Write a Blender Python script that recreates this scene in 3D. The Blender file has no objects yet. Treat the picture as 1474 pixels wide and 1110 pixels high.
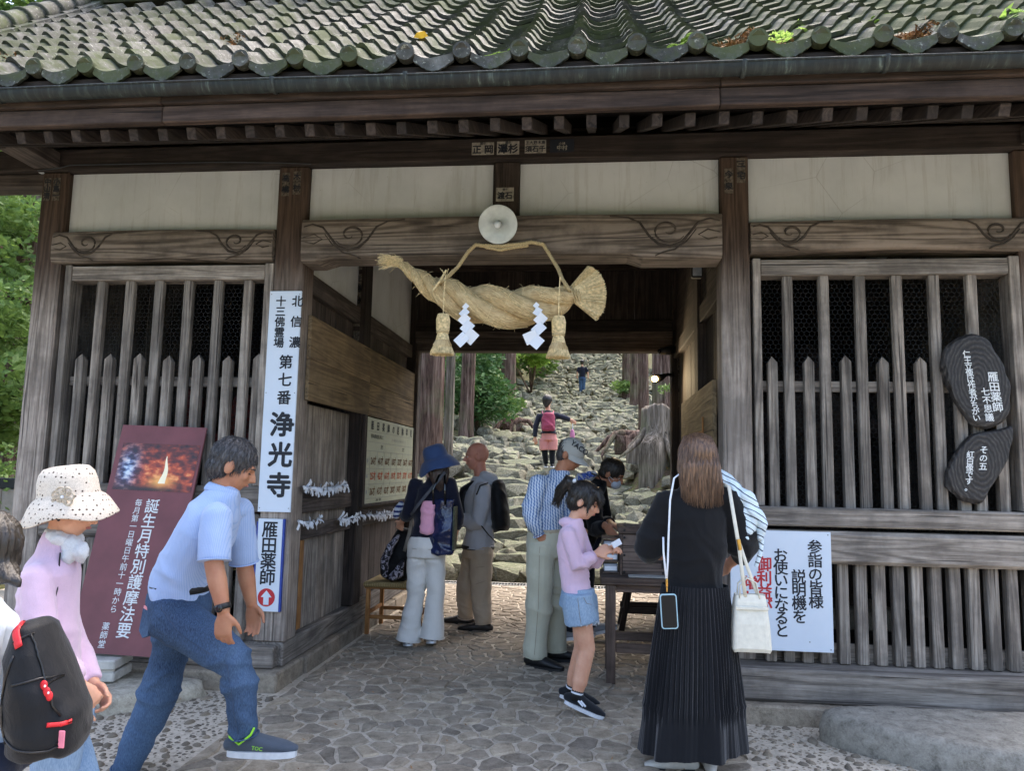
import bpy, bmesh, math, random
import numpy as np
from mathutils import Vector, Matrix, noise

# ---------------------------------------------------------------- camera, light, exposure
scn = bpy.context.scene
col = scn.collection
R = math.radians
PI = math.pi
V = Vector

def camera_matrix(yaw, pitch, roll):
    f = V((-math.sin(yaw) * math.cos(pitch), math.cos(yaw) * math.cos(pitch), math.sin(pitch)))
    r = V((math.cos(yaw), math.sin(yaw), 0))
    u = r.cross(f)
    r2 = r * math.cos(roll) + u * math.sin(roll)
    u2 = -r * math.sin(roll) + u * math.cos(roll)
    return Matrix((r2, u2, -f)).transposed()

cam_d = bpy.data.cameras.new('camera')
cam = bpy.data.objects.new('camera', cam_d)
col.objects.link(cam)
cam_d.lens = 26.51
cam_d.sensor_width = 36
cam_d.clip_start = 0.05
cam_d.clip_end = 800
cam.matrix_world = Matrix.Translation((0, -4.89, 1.40)) @ camera_matrix(0.10605, 0.11423, 0.01986).to_4x4()
scn.camera = cam

world = bpy.data.worlds.new('World')
scn.world = world
world.use_nodes = True
wn = world.node_tree
sky = wn.nodes.new('ShaderNodeTexSky')
sky.sky_type = 'NISHITA'
sky.sun_disc = False
SUN_EL, SUN_AZ = R(62), R(25)      # azimuth clockwise from +Y
sky.sun_elevation = SUN_EL
sky.sun_rotation = SUN_AZ
sky.air_density = 0.9
sky.dust_density = 4.0
sky.ozone_density = 0.0
bg = wn.nodes['Background']
wn.links.new(sky.outputs[0], bg.inputs[0])
bg.inputs[1].default_value = 0.15
sun_d = bpy.data.lights.new('sun', 'SUN')
sun_d.energy = 0.55
sun_d.angle = R(60)
sun_d.color = (1.0, 0.97, 0.93)
sun = bpy.data.objects.new('sun', sun_d)
col.objects.link(sun)
sdir = V((math.sin(SUN_AZ) * math.cos(SUN_EL), math.cos(SUN_AZ) * math.cos(SUN_EL), math.sin(SUN_EL)))
sun.rotation_euler = sdir.to_track_quat('Z', 'Y').to_euler()

scn.view_settings.view_transform = 'Standard'
scn.view_settings.look = 'None'
scn.view_settings.exposure = 2.35
scn.view_settings.gamma = 1.0
scn.view_settings.use_curve_mapping = False
try:
    scn.cycles.max_bounces = 6
    scn.cycles.diffuse_bounces = 4
    scn.cycles.transparent_max_bounces = 8
except Exception:
    pass

# ---------------------------------------------------------------- helpers
rnd = random.Random(11)
npr = np.random.RandomState(5)

def tag(o, label=None, cat=None, group=None, kind=None):
    if label: o['label'] = label
    if cat: o['category'] = cat
    if group: o['group'] = group
    if kind: o['kind'] = kind
    return o

def empty(name, loc=(0, 0, 0), label=None, cat=None, group=None, parent=None):
    o = bpy.data.objects.new(name, None)
    o.empty_display_size = 0.1
    col.objects.link(o)
    if parent:
        o.parent = parent
        o.location = loc
        PW[o.name] = V(loc) + PW.get(parent.name, V((0, 0, 0)))
    else:
        o.location = loc
        PW[o.name] = V(loc)
    tag(o, label, cat, group)
    return o

PW = {}          # world position of every empty and part (no rotations are used on parents)

def link(o, parent=None, origin=None):
    """link an object whose mesh data is written in world coordinates; move its origin to its own middle"""
    me = o.data
    n = len(me.vertices)
    if n:
        a = np.empty(n * 3, dtype=np.float32)
        me.vertices.foreach_get('co', a)
        a = a.reshape(-1, 3)
        c = (a.min(0) + a.max(0)) / 2 if origin is None else np.array(origin)
        a -= c
        me.vertices.foreach_set('co', a.ravel())
        me.update()
    else:
        c = (0, 0, 0)
    col.objects.link(o)
    cw = V([float(k) for k in c])
    PW[o.name] = cw
    if parent is not None:
        o.parent = parent
        o.location = cw - PW.get(parent.name, V((0, 0, 0)))
    else:
        o.location = cw
    return o

def dup(o, loc=None, rot=None, scale=None, parent=None):
    """copy of one object; loc is a world position"""
    c = o.copy()
    col.objects.link(c)
    p = parent or o.parent
    base = PW.get(p.name, V((0, 0, 0))) if p else V((0, 0, 0))
    if p: c.parent = p
    if loc is not None:
        c.location = V(loc) - base
        PW[c.name] = V(loc)
    else:
        PW[c.name] = PW.get(o.name, V((0, 0, 0)))
    if rot is not None: c.rotation_euler = rot
    if scale is not None: c.scale = scale
    return c

class MB:
    def __init__(s):
        s.v = []; s.f = []; s.uv = []; s.m = []
        s.cur = 0
    def add(s, vs, fs, uvs=None):
        b = len(s.v)
        s.v.extend([tuple(x) for x in vs])
        for i, f in enumerate(fs):
            s.f.append([b + k for k in f])
            s.m.append(s.cur)
            s.uv.append(uvs[i] if uvs else None)
        return b
    def box(s, x0, x1, y0, y1, z0, z1, ch=0.0, M=None):
        if ch <= 0:
            vs = [(x, y, z) for x in (x0, x1) for y in (y0, y1) for z in (z0, z1)]
            fs = [(0, 1, 3, 2), (4, 6, 7, 5), (0, 4, 5, 1), (2, 3, 7, 6), (0, 2, 6, 4), (1, 5, 7, 3)]
        else:
            c = ch
            vs = []; idx = {}
            X = (x0, x1); Y = (y0, y1); Z = (z0, z1)
            for i in (0, 1):
                for j in (0, 1):
                    for k in (0, 1):
                        for a in range(3):
                            p = [X[i], Y[j], Z[k]]
                            sg = [1 if q == 0 else -1 for q in (i, j, k)]
                            for b in range(3):
                                if b != a: p[b] += sg[b] * c
                            idx[(i, j, k, a)] = len(vs); vs.append(tuple(p))
            fs = []
            for i in (0, 1):
                q = [idx[(i, 0, 0, 0)], idx[(i, 1, 0, 0)], idx[(i, 1, 1, 0)], idx[(i, 0, 1, 0)]]
                fs.append(q if i else q[::-1])
                q = [idx[(0, i, 0, 1)], idx[(0, i, 1, 1)], idx[(1, i, 1, 1)], idx[(1, i, 0, 1)]]
                fs.append(q if i else q[::-1])
                q = [idx[(0, 0, i, 2)], idx[(1, 0, i, 2)], idx[(1, 1, i, 2)], idx[(0, 1, i, 2)]]
                fs.append(q if i else q[::-1])
            for i in (0, 1):
                for j in (0, 1):
                    q = [idx[(i, j, 0, 0)], idx[(i, j, 1, 0)], idx[(i, j, 1, 1)], idx[(i, j, 0, 1)]]
                    fs.append(q if i != j else q[::-1])
                    q = [idx[(i, 0, j, 0)], idx[(i, 1, j, 0)], idx[(i, 1, j, 2)], idx[(i, 0, j, 2)]]
                    fs.append(q if i == j else q[::-1])
                    q = [idx[(0, i, j, 1)], idx[(1, i, j, 1)], idx[(1, i, j, 2)], idx[(0, i, j, 2)]]
                    fs.append(q if i != j else q[::-1])
                    for k in (0, 1):
                        t = [idx[(i, j, k, 0)], idx[(i, j, k, 1)], idx[(i, j, k, 2)]]
                        fs.append(t if (i + j + k) % 2 else t[::-1])
        if M is not None:
            vs = [tuple(M @ V(p)) for p in vs]
        s.add(vs, fs)
        return s
    def bar(s, a, b, w, h, up=(0, 0, 1), ch=0.0):
        """box from a to b, w across, h along up"""
        a = V(a); b = V(b); d = b - a; L = d.length; d.normalize()
        x = d.cross(V(up)).normalized(); z = x.cross(d)
        M = Matrix((x, d, z)).transposed().to_4x4(); M.translation = a
        s.box(-w / 2, w / 2, 0, L, -h / 2, h / 2, ch, M)
        return s
    def tube(s, pts, rad, n=8, cap=True, uvl=1.0, ell=None, side=None, dome=False):
        """loft through pts; rad float, list, or list of (a,b) with a along side"""
        pts = [V(p) for p in pts]
        if not hasattr(rad, '__len__'): rad = [rad] * len(pts)
        rad = [(r if hasattr(r, '__len__') else (r, r)) for r in rad]
        if dome:
            d0 = (pts[0] - pts[1]).normalized(); d1 = (pts[-1] - pts[-2]).normalized()
            a0 = min(rad[0]); a1 = min(rad[-1])
            pre = [(pts[0] + d0 * a0 * k, [q * m for q in rad[0]]) for k, m in ((0.95, 0.3), (0.75, 0.66), (0.4, 0.92))]
            post = [(pts[-1] + d1 * a1 * k, [q * m for q in rad[-1]]) for k, m in ((0.4, 0.92), (0.75, 0.66), (0.95, 0.3))]
            pts = [p for p, r in pre] + pts + [p for p, r in post]
            rad = [r for p, r in pre] + list(rad) + [r for p, r in post]
        m = len(pts)
        T = []
        for i in range(m):
            a = pts[max(i - 1, 0)]; b = pts[min(i + 1, m - 1)]
            t = (b - a)
            if t.length < 1e-9: t = V((0, 0, 1))
            T.append(t.normalized())
        if side is None:
            sd = V((1, 0, 0)) if abs(T[0].x) < 0.8 else V((0, 1, 0))
        else:
            sd = V(side)
        base = len(s.v); acc = 0
        rings = []
        for i in range(m):
            x = sd - T[i] * sd.dot(T[i])
            if x.length < 1e-6: x = T[i].orthogonal()
            x.normalize(); y = T[i].cross(x)
            if side is None: sd = x
            ring = []
            for k in range(n):
                an = 2 * PI * k / n
                p = pts[i] + x * (math.cos(an) * rad[i][0]) + y * (math.sin(an) * rad[i][1])
                ring.append(tuple(p))
            rings.append(ring)
            s.v.extend(ring)
        for i in range(m - 1):
            L = (pts[i + 1] - pts[i]).length
            for k in range(n):
                k2 = (k + 1) % n
                s.f.append([base + i * n + k, base + i * n + k2, base + (i + 1) * n + k2, base + (i + 1) * n + k])
                u0 = k / n; u1 = (k + 1) / n
                s.uv.append([(u0, acc), (u1, acc), (u1, acc + L), (u0, acc + L)])
                s.m.append(s.cur)
            acc += L
        if cap:
            s.f.append([base + k for k in range(n)][::-1]); s.uv.append(None); s.m.append(s.cur)
            s.f.append([base + (m - 1) * n + k for k in range(n)]); s.uv.append(None); s.m.append(s.cur)
        return s
    def ell(s, c, r, ax=None, n=12, m=8):
        """ellipsoid, radii r along the columns of ax"""
        c = V(c)
        if ax is None: ax = Matrix.Identity(3)
        vs = []; fs = []
        vs.append(c + ax @ V((0, 0, r[2])))
        for i in range(1, m):
            ph = PI * i / m
            for k in range(n):
                t = 2 * PI * k / n
                vs.append(c + ax @ V((r[0] * math.sin(ph) * math.cos(t), r[1] * math.sin(ph) * math.sin(t), r[2] * math.cos(ph))))
        vs.append(c + ax @ V((0, 0, -r[2])))
        for k in range(n):
            fs.append((0, 1 + k, 1 + (k + 1) % n))
        for i in range(m - 2):
            for k in range(n):
                a = 1 + i * n + k; b = 1 + i * n + (k + 1) % n
                fs.append((a, a + n, b + n, b))
        l = 1 + (m - 2) * n; e = len(vs) - 1
        for k in range(n):
            fs.append((l + k, e, l + (k + 1) % n))
        s.add(vs, fs)
        return s
    def prism(s, poly, M, d0, d1):
        """extrude 2D outline (counter-clockwise) from depth d0 to d1 along the z of matrix M"""
        n = len(poly)
        vs = [M @ V((p[0], p[1], d0)) for p in poly] + [M @ V((p[0], p[1], d1)) for p in poly]
        fs = [tuple(range(n))[::-1], tuple(range(n, 2 * n))]
        for i in range(n):
            j = (i + 1) % n
            fs.append((i, j, n + j, n + i))
        s.add(vs, fs)
        return s
    def quad(s, a, b, c, d, uv=True):
        s.add([a, b, c, d], [(0, 1, 2, 3)], [[(0, 0), (1, 0), (1, 1), (0, 1)]])
        return s
    def mesh(s, name='m', smooth=False):
        me = bpy.data.meshes.new(name)
        me.from_pydata(s.v, [], s.f)
        if any(u is not None for u in s.uv):
            uvl = me.uv_layers.new(name='UVMap')
            flat = []
            for f, u in zip(s.f, s.uv):
                if u is None: flat.extend([0.0, 0.0] * len(f))
                else:
                    for q in u: flat.extend(q)
            uvl.data.foreach_set('uv', flat)
        if smooth:
            me.polygons.foreach_set('use_smooth', [True] * len(me.polygons))
        if any(s.m):
            me.polygons.foreach_set('material_index', s.m)
        me.update()
        return me
    def build(s, name, mat, parent=None, smooth=False, origin=None, recalc=False):
        me = s.mesh(name, smooth)
        for m_ in (mat if isinstance(mat, (list, tuple)) else [mat]):
            me.materials.append(m_)
        if recalc:
            b = bmesh.new(); b.from_mesh(me); bmesh.ops.recalc_face_normals(b, faces=b.faces); b.to_mesh(me); b.free()
        o = bpy.data.objects.new(name, me)
        return link(o, parent, origin)

def voxel_skin(mb, name, mat, parent=None, voxel=0.008, smooth_it=4, fold=None, origin=None, planar=None):
    """fuse overlapping closed lofts to one continuous surface, then smooth and fold it"""
    me = mb.mesh('tmp')
    b = bmesh.new(); b.from_mesh(me); bmesh.ops.recalc_face_normals(b, faces=b.faces); b.to_mesh(me); b.free()
    tmp = bpy.data.objects.new('tmp', me)
    col.objects.link(tmp)
    md = tmp.modifiers.new('r', 'REMESH'); md.mode = 'VOXEL'; md.voxel_size = voxel; md.adaptivity = 0
    if smooth_it:
        sm = tmp.modifiers.new('s', 'SMOOTH'); sm.factor = 0.5; sm.iterations = smooth_it
    dg = bpy.context.evaluated_depsgraph_get()
    new = bpy.data.meshes.new_from_object(tmp.evaluated_get(dg))
    bpy.data.objects.remove(tmp); bpy.data.meshes.remove(me)
    n = len(new.vertices)
    if fold is not None and n:
        co = np.empty(n * 3, dtype=np.float32); new.vertices.foreach_get('co', co); co = co.reshape(-1, 3)
        no = np.empty(n * 3, dtype=np.float32); new.vertex_normals.foreach_get('vector', no); no = no.reshape(-1, 3)
        d = fold(co, no)
        co = co + no * d[:, None]
        new.vertices.foreach_set('co', co.astype(np.float32).ravel())
        new.update()
    new.polygons.foreach_set('use_smooth', [True] * len(new.polygons))
    new.materials.clear()
    new.materials.append(mat)
    o = bpy.data.objects.new(name, new)
    return link(o, parent, origin)

def vnoise(p):
    """smooth lattice noise, 0..1, for an n x 3 array"""
    i = np.floor(p).astype(np.int64); f = p - i; f = f * f * (3 - 2 * f)
    def h(a, b, c):
        n = (a * 73856093) ^ (b * 19349663) ^ (c * 83492791)
        n = (n ^ (n >> 13)) * 1274126177
        return ((n ^ (n >> 16)) & 0xFFFF) / 65535.0
    r = 0
    for dx in (0, 1):
        for dy in (0, 1):
            for dz in (0, 1):
                w = (f[:, 0] if dx else 1 - f[:, 0]) * (f[:, 1] if dy else 1 - f[:, 1]) * (f[:, 2] if dz else 1 - f[:, 2])
                r = r + w * h(i[:, 0] + dx, i[:, 1] + dy, i[:, 2] + dz)
    return r

def folds(amp=0.004, freq=22, axis=(0.3, 0.2, 1), seed=0, joints=(), jamp=0.008, jr=0.13):
    """cloth creases: long warped ridges across two directions, stronger round the given joints"""
    rs = np.random.RandomState(seed)
    ax = V(axis).normalized()
    sets = []
    for k in range(3):
        d = (ax + V(rs.randn(3) * 0.35)).normalized(); e = d.orthogonal().normalized(); g = d.cross(e)
        sets.append((np.array([d, e, g]), freq * (0.55, 0.9, 1.7)[k], (1.0, 0.7, 0.35)[k], rs.rand(3) * 40))
    def fn(co, no):
        t = np.zeros(len(co))
        co = co.astype(np.float64)
        warp = np.stack([vnoise(co * 7 + 11 + k * 5) for k in range(3)], 1) * 0.10
        for m, f, w, o in sets:
            q = (co + warp) @ m.T
            q = q * np.array([f, f * 0.30, f * 0.30]) + o
            n = vnoise(q)
            ridge = 1 - np.abs(2 * n - 1)
            t += w * (ridge ** 1.8 - 0.4)
        a = np.full(len(co), amp * 2.3)
        for j in joints:
            r2 = ((co - np.array(j)) ** 2).sum(1)
            a = a + jamp * 1.9 * np.exp(-r2 / (2 * (jr / 1.8) ** 2))
        return t * a
    return fn

# ---------------------------------------------------------------- materials
def lin(h):
    if isinstance(h, (tuple, list)): return tuple(h) + (1,) if len(h) == 3 else tuple(h)
    h = h.lstrip('#')
    c = [int(h[i:i + 2], 16) / 255 for i in (0, 2, 4)]
    return tuple((x / 12.92 if x <= 0.04045 else ((x + 0.055) / 1.055) ** 2.4) for x in c) + (1,)

class NT:
    def __init__(s, name, rough=0.8, spec=0.3):
        s.mat = bpy.data.materials.new(name); s.mat.use_nodes = True
        s.nt = s.mat.node_tree; s.p = s.nt.nodes['Principled BSDF']
        s.p.inputs['Roughness'].default_value = rough
        s.p.inputs['Specular IOR Level'].default_value = spec
    def n(s, t, **kw):
        nd = s.nt.nodes.new(t)
        for k, v in kw.items():
            if k.startswith('i_'):
                key = k[2:].replace('_', ' ')
                nd.inputs[key].default_value = v
            else: setattr(nd, k, v)
        return nd
    def l(s, a, b): s.nt.links.new(a, b)
    def coord(s, scale=(1, 1, 1), rndoff=True, kind='Object'):
        tc = s.n('ShaderNodeTexCoord')
        out = tc.outputs[kind]
        if rndoff:
            oi = s.n('ShaderNodeObjectInfo')
            mu = s.n('ShaderNodeMath', operation='MULTIPLY'); mu.inputs[1].default_value = 43.7
            s.l(oi.outputs['Random'], mu.inputs[0])
            va = s.n('ShaderNodeVectorMath', operation='ADD')
            s.l(out, va.inputs[0]); s.l(mu.outputs[0], va.inputs[1]); out = va.outputs[0]
        mp = s.n('ShaderNodeMapping'); mp.inputs['Scale'].default_value = scale
        s.l(out, mp.inputs[0])
        return mp.outputs[0]
    def noise(s, vec, scale, detail=5, rough=0.55, dist=0.0):
        nd = s.n('ShaderNodeTexNoise'); nd.inputs['Scale'].default_value = scale
        nd.inputs['Detail'].default_value = detail; nd.inputs['Roughness'].default_value = rough
        nd.inputs['Distortion'].default_value = dist
        s.l(vec, nd.inputs['Vector']); return nd.outputs['Fac']
    def voro(s, vec, scale, feature='F1', out='Distance'):
        nd = s.n('ShaderNodeTexVoronoi', feature=feature); nd.inputs['Scale'].default_value = scale
        s.l(vec, nd.inputs['Vector']); return nd.outputs[out]
    def ramp(s, fac, stops):
        r = s.n('ShaderNodeValToRGB'); cr = r.color_ramp
        while len(cr.elements) < len(stops): cr.elements.new(0.5)
        for e, (p, c) in zip(cr.elements, stops):
            e.position = p; e.color = lin(c) if not isinstance(c, float) else (c, c, c, 1)
        s.l(fac, r.inputs[0]); return r.outputs[0]
    def mix(s, fac, a, b, mode='MIX'):
        m = s.n('ShaderNodeMix', data_type='RGBA', blend_type=mode)
        for sock, val in ((m.inputs[0], fac), (m.inputs[6], a), (m.inputs[7], b)):
            if hasattr(val, 'links'): s.l(val, sock)
            elif isinstance(val, float) or isinstance(val, int): sock.default_value = val if sock is m.inputs[0] else (val,) * 3 + (1,)
            else: sock.default_value = lin(val)
        return m.outputs[2]
    def math(s, op, a, b=None, clamp=False):
        m = s.n('ShaderNodeMath', operation=op, use_clamp=clamp)
        for sock, val in ((m.inputs[0], a), (m.inputs[1], b)):
            if val is None: continue
            if hasattr(val, 'links'): s.l(val, sock)
            else: sock.default_value = val
        return m.outputs[0]
    def sep(s, vec):
        x = s.n('ShaderNodeSeparateXYZ'); s.l(vec, x.inputs[0]); return x.outputs
    def rand(s):
        return s.n('ShaderNodeObjectInfo').outputs['Random']
    def base(s, c):
        if hasattr(c, 'links'): s.l(c, s.p.inputs['Base Color'])
        else: s.p.inputs['Base Color'].default_value = lin(c)
        return s
    def bump(s, h, strength=0.4, dist=0.01, prev=None):
        b = s.n('ShaderNodeBump'); b.inputs['Strength'].default_value = strength; b.inputs['Distance'].default_value = dist
        s.l(h, b.inputs['Height'])
        if prev is not None: s.l(prev, b.inputs['Normal'])
        s.l(b.outputs[0], s.p.inputs['Normal']); return b.outputs[0]
    def roughness(s, v):
        s.l(v, s.p.inputs['Roughness'])

def wood(name, axis, light, mid, dark, contrast=1.0, zfade=None, rough=0.85):
    t = NT(name, rough, 0.25)
    al = 0.055
    sc = [1.0, 1.0, 1.0]; sc['XYZ'.index(axis)] = al
    vec = t.coord(tuple(sc))
    fine = t.noise(vec, 110, 6, 0.65)
    wide = t.noise(vec, 14, 4, 0.6, 0.3)
    ringsrc = t.noise(vec, 5.0, 2, 0.5, 0.2)
    rings = t.math('SINE', t.math('MULTIPLY', ringsrc, 90.0))
    rings = t.math('MULTIPLY', t.math('ADD', rings, 1.0), 0.5)
    f = t.math('ADD', t.math('MULTIPLY', fine, 0.50), t.math('MULTIPLY', wide, 0.42))
    f = t.math('ADD', f, t.math('MULTIPLY', rings, 0.14 * contrast))
    c = t.ramp(f, [(0.33, dark), (0.50, mid), (0.70, light)])
    ov = t.n('ShaderNodeMix', data_type='RGBA', blend_type='MULTIPLY')
    ov.inputs[0].default_value = 1.0
    rr = t.ramp(t.rand(), [(0.0, (0.72, 0.71, 0.70)), (1.0, (1.12, 1.08, 1.04))])
    t.l(c, ov.inputs[6]); t.l(rr, ov.inputs[7]); c = ov.outputs[2]
    # drying cracks along the grain
    sk = [1.0, 1.0, 1.0]; sk['XYZ'.index(axis)] = 0.022
    crack = t.ramp(t.noise(t.coord(tuple(sk)), 42, 2, 0.5, 0.15), [(0.66, 0.0), (0.70, 1.0)])
    c = t.mix(t.math('MULTIPLY', crack, 0.75), c, '#1A1614')
    # stains and grime patches
    g = t.noise(t.coord((1, 1, 1)), 3.2, 5, 0.65)
    c = t.mix(t.ramp(g, [(0.38, 0.55), (0.58, 0.0)]), c, dark)
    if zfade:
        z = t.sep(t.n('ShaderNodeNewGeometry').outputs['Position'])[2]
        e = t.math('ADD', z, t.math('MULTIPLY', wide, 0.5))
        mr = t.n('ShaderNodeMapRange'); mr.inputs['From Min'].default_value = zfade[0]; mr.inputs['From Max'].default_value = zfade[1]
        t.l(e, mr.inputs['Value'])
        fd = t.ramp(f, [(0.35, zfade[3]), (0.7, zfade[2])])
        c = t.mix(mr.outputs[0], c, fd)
    t.base(c)
    b = t.math('SUBTRACT', t.math('ADD', t.math('MULTIPLY', fine, 0.7), t.math('MULTIPLY', rings, 0.25)), t.math('MULTIPLY', crack, 0.8))
    t.bump(b, 0.6, 0.006)
    return t.mat

def plain(name, c, rough=0.6, spec=0.3, var=0.06, scale=30, bump=0.1, metallic=0.0, alt=None):
    t = NT(name, rough, spec)
    n = t.noise(t.coord(), scale, 4, 0.6)
    cc = lin(c)
    lo = tuple(max(0, x * (1 - var * 2)) for x in cc[:3]); hi = tuple(min(1, x * (1 + var * 2)) for x in cc[:3])
    t.base(t.ramp(n, [(0.3, lo), (0.7, hi if alt is None else alt)]))
    if bump: t.bump(n, bump, 0.004)
    t.p.inputs['Metallic'].default_value = metallic
    return t.mat

def fabric(name, c, var=0.10, weave=900, rough=0.9, sheen=0.2, stripes=None):
    t = NT(name, rough, 0.15)
    v = t.coord(rndoff=False)
    a = t.noise(v, 9, 4, 0.6)
    w = t.noise(v, weave, 2, 0.5)
    cc = lin(c)
    lo = tuple(x * (1 - var * 1.5) for x in cc[:3]); hi = tuple(min(1, x * (1 + var)) for x in cc[:3])
    base = t.ramp(t.math('ADD', t.math('MULTIPLY', a, 0.6), t.math('MULTIPLY', w, 0.4)), [(0.35, lo), (0.65, hi)])
    if stripes:
        ax, fr, c2, wd = stripes
        xyz = t.sep(v)
        s1 = t.math('SINE', t.math('ADD', t.math('MULTIPLY', xyz['XYZ'.index(ax)], fr), t.math('MULTIPLY', a, 6.0)))
        base = t.mix(t.ramp(s1, [(wd, 0.0), (min(wd + 0.15, 1), 1.0)]), base, c2)
    t.base(base)
    t.p.inputs['Sheen Weight'].default_value = sheen
    cr = t.noise(t.coord((1.0, 1.0, 0.5), False), 26, 4, 0.65, 1.2)
    t.bump(t.math('ADD', t.math('MULTIPLY', w, 0.08), t.math('ABSOLUTE', t.math('SUBTRACT', cr, 0.5))), 0.28, 0.015)
    return t.mat

WG = ('#ABA49B', '#827B73', '#4A4541')      # bleached grey wood
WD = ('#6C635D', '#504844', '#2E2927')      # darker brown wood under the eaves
M = {}
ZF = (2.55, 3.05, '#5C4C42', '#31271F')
for a in 'XYZ':
    M['grey' + a] = wood('weathered_grey_wood_' + a.lower(), a, *WG)
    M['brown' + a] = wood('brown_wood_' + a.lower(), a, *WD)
    M['dark' + a] = wood('dark_wood_' + a.lower(), a, '#4B423D', '#362F2B', '#1E1A18')
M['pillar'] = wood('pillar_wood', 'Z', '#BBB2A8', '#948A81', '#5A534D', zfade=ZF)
M['beam'] = wood('carved_beam_wood', 'X', '#857B71', '#645B52', '#39332E', contrast=2.2)
M['tanY'] = wood('tan_board_wood', 'Y', '#8C7A5E', '#75654C', '#55483A', contrast=1.5)
M['oak'] = wood('stool_wood', 'Z', '#B58858', '#9A6E42', '#6E4B2B')
M['table'] = wood('table_wood', 'X', '#7B6B60', '#5D5049', '#3B322D')

def plaster():
    t = NT('white_plaster', 0.9, 0.2)
    v = t.coord()
    n = t.noise(v, 2.5, 5, 0.6); s = t.noise(v, 60, 3, 0.6)
    c = t.ramp(n, [(0.3, '#BDC2C4'), (0.7, '#CED2D4')])
    c = t.mix(t.ramp(s, [(0.70, 0.0), (0.78, 0.5)]), c, '#6E6A60')
    st = t.noise(t.coord((5.0, 1.0, 0.35)), 3.5, 5, 0.7)
    c = t.mix(t.ramp(st, [(0.52, 0.0), (0.72, 0.35)]), c, '#8A867A')
    ck = t.voro(v, 2.2, 'DISTANCE_TO_EDGE'); nn = t.noise(v, 1.5, 3, 0.6)
    c = t.mix(t.math('MULTIPLY', t.ramp(ck, [(0.0, 0.4), (0.005, 0.0)]), t.ramp(nn, [(0.5, 0.0), (0.6, 1.0)])), c, '#5E5A52')
    t.base(c); t.bump(t.noise(v, 25, 6, 0.7), 0.15, 0.004); return t.mat
M['plaster'] = plaster()

def tile_mat():
    t = NT('roof_tile', 0.7, 0.25)
    v = t.coord(); g = t.n('ShaderNodeNewGeometry').outputs['Position']
    n = t.noise(v, 7, 6, 0.7); sp = t.noise(v, 45, 4, 0.7)
    c = t.ramp(n, [(0.28, '#2A2A25'), (0.5, '#51504A'), (0.74, '#82807A')])
    c = t.mix(t.ramp(sp, [(0.60, 0.0), (0.66, 0.7)]), c, '#B9BBAC')
    big = t.noise(g, 1.1, 4, 0.6)
    gx = t.math('MULTIPLY', t.math('ADD', t.sep(g)[0], 0.2), 0.035, True)
    moss = t.math('ADD', gx, t.math('ADD', t.math('MULTIPLY', big, 0.62), t.math('MULTIPLY', t.noise(v, 16, 5, 0.75), 0.42)))
    c = t.mix(t.ramp(moss, [(0.47, 0.0), (0.58, 0.85)]), c, '#4F5637')
    c = t.mix(t.math('MULTIPLY', t.rand(), 0.45), c, '#2E2F2B')
    t.base(c)
    t.roughness(t.ramp(moss, [(0.45, 0.70), (0.60, 0.92)]))
    t.bump(t.math('ADD', n, t.math('MULTIPLY', sp, 0.6)), 0.5, 0.008); return t.mat
M['tile'] = tile_mat()

def rock_mat(name, light, mid, dark, moss=None, scale=1.0, lichen=0.0):
    t = NT(name, 0.9, 0.2)
    v = t.coord()
    n = t.noise(v, 4.5 * scale, 7, 0.68, 0.3)
    f = t.noise(v, 30 * scale, 5, 0.7)
    c = t.ramp(t.math('ADD', t.math('MULTIPLY', n, 0.65), t.math('MULTIPLY', f, 0.35)), [(0.32, dark), (0.48, mid), (0.66, light)])
    rr = t.ramp(t.rand(), [(0.0, (0.66, 0.66, 0.66)), (0.5, (0.95, 0.94, 0.90)), (1.0, (1.15, 1.12, 1.04))])
    ov = t.n('ShaderNodeMix', data_type='RGBA', blend_type='MULTIPLY'); ov.inputs[0].default_value = 1.0
    t.l(c, ov.inputs[6]); t.l(rr, ov.inputs[7]); c = ov.outputs[2]
    if moss:
        up = t.sep(t.n('ShaderNodeNewGeometry').outputs['Normal'])[2]
        q = t.math('ADD', t.math('MULTIPLY', up, 0.25), t.noise(v, 6 * scale, 5, 0.7))
        c = t.mix(t.ramp(q, [(0.60, 0.0), (0.80, 0.8)]), c, moss)
    if lichen:
        c = t.mix(t.ramp(t.noise(v, 14 * scale, 4, 0.7), [(0.62, 0.0), (0.68, lichen)]), c, '#CFCFBE')
    t.base(c)
    t.bump(t.math('ADD', n, t.math('MULTIPLY', f, 0.5)), 0.7, 0.03 / scale)
    return t.mat
M['rock'] = rock_mat('stair_rock', '#AEAA9B', '#757163', '#2A2720', '#626A4C', 1.6, 0.6)
M['slab'] = rock_mat('paving_slab', '#B3A798', '#968B7C', '#665D51', None, 3.0)
M['bigstone'] = rock_mat('step_stone', '#C2BCAF', '#A09A8E', '#67625A', None, 3.2)
M['basestone'] = rock_mat('chiselled_base_stone', '#A89D8F', '#8B8174', '#5E574E', None, 2.5)
M['pebble'] = rock_mat('pebble', '#B0A290', '#7B7266', '#45403A', None, 8.0)
M['mortar'] = plain('mortar', '#BAAF9E', 0.95, 0.1, 0.12, 40, 0.3)
M['soil'] = rock_mat('forest_soil', '#7A6753', '#54463A', '#2F2721', '#5A6338', 1.5)
M['concrete'] = plain('concrete', '#B5B1A8', 0.9, 0.2, 0.12, 12, 0.3)

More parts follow.
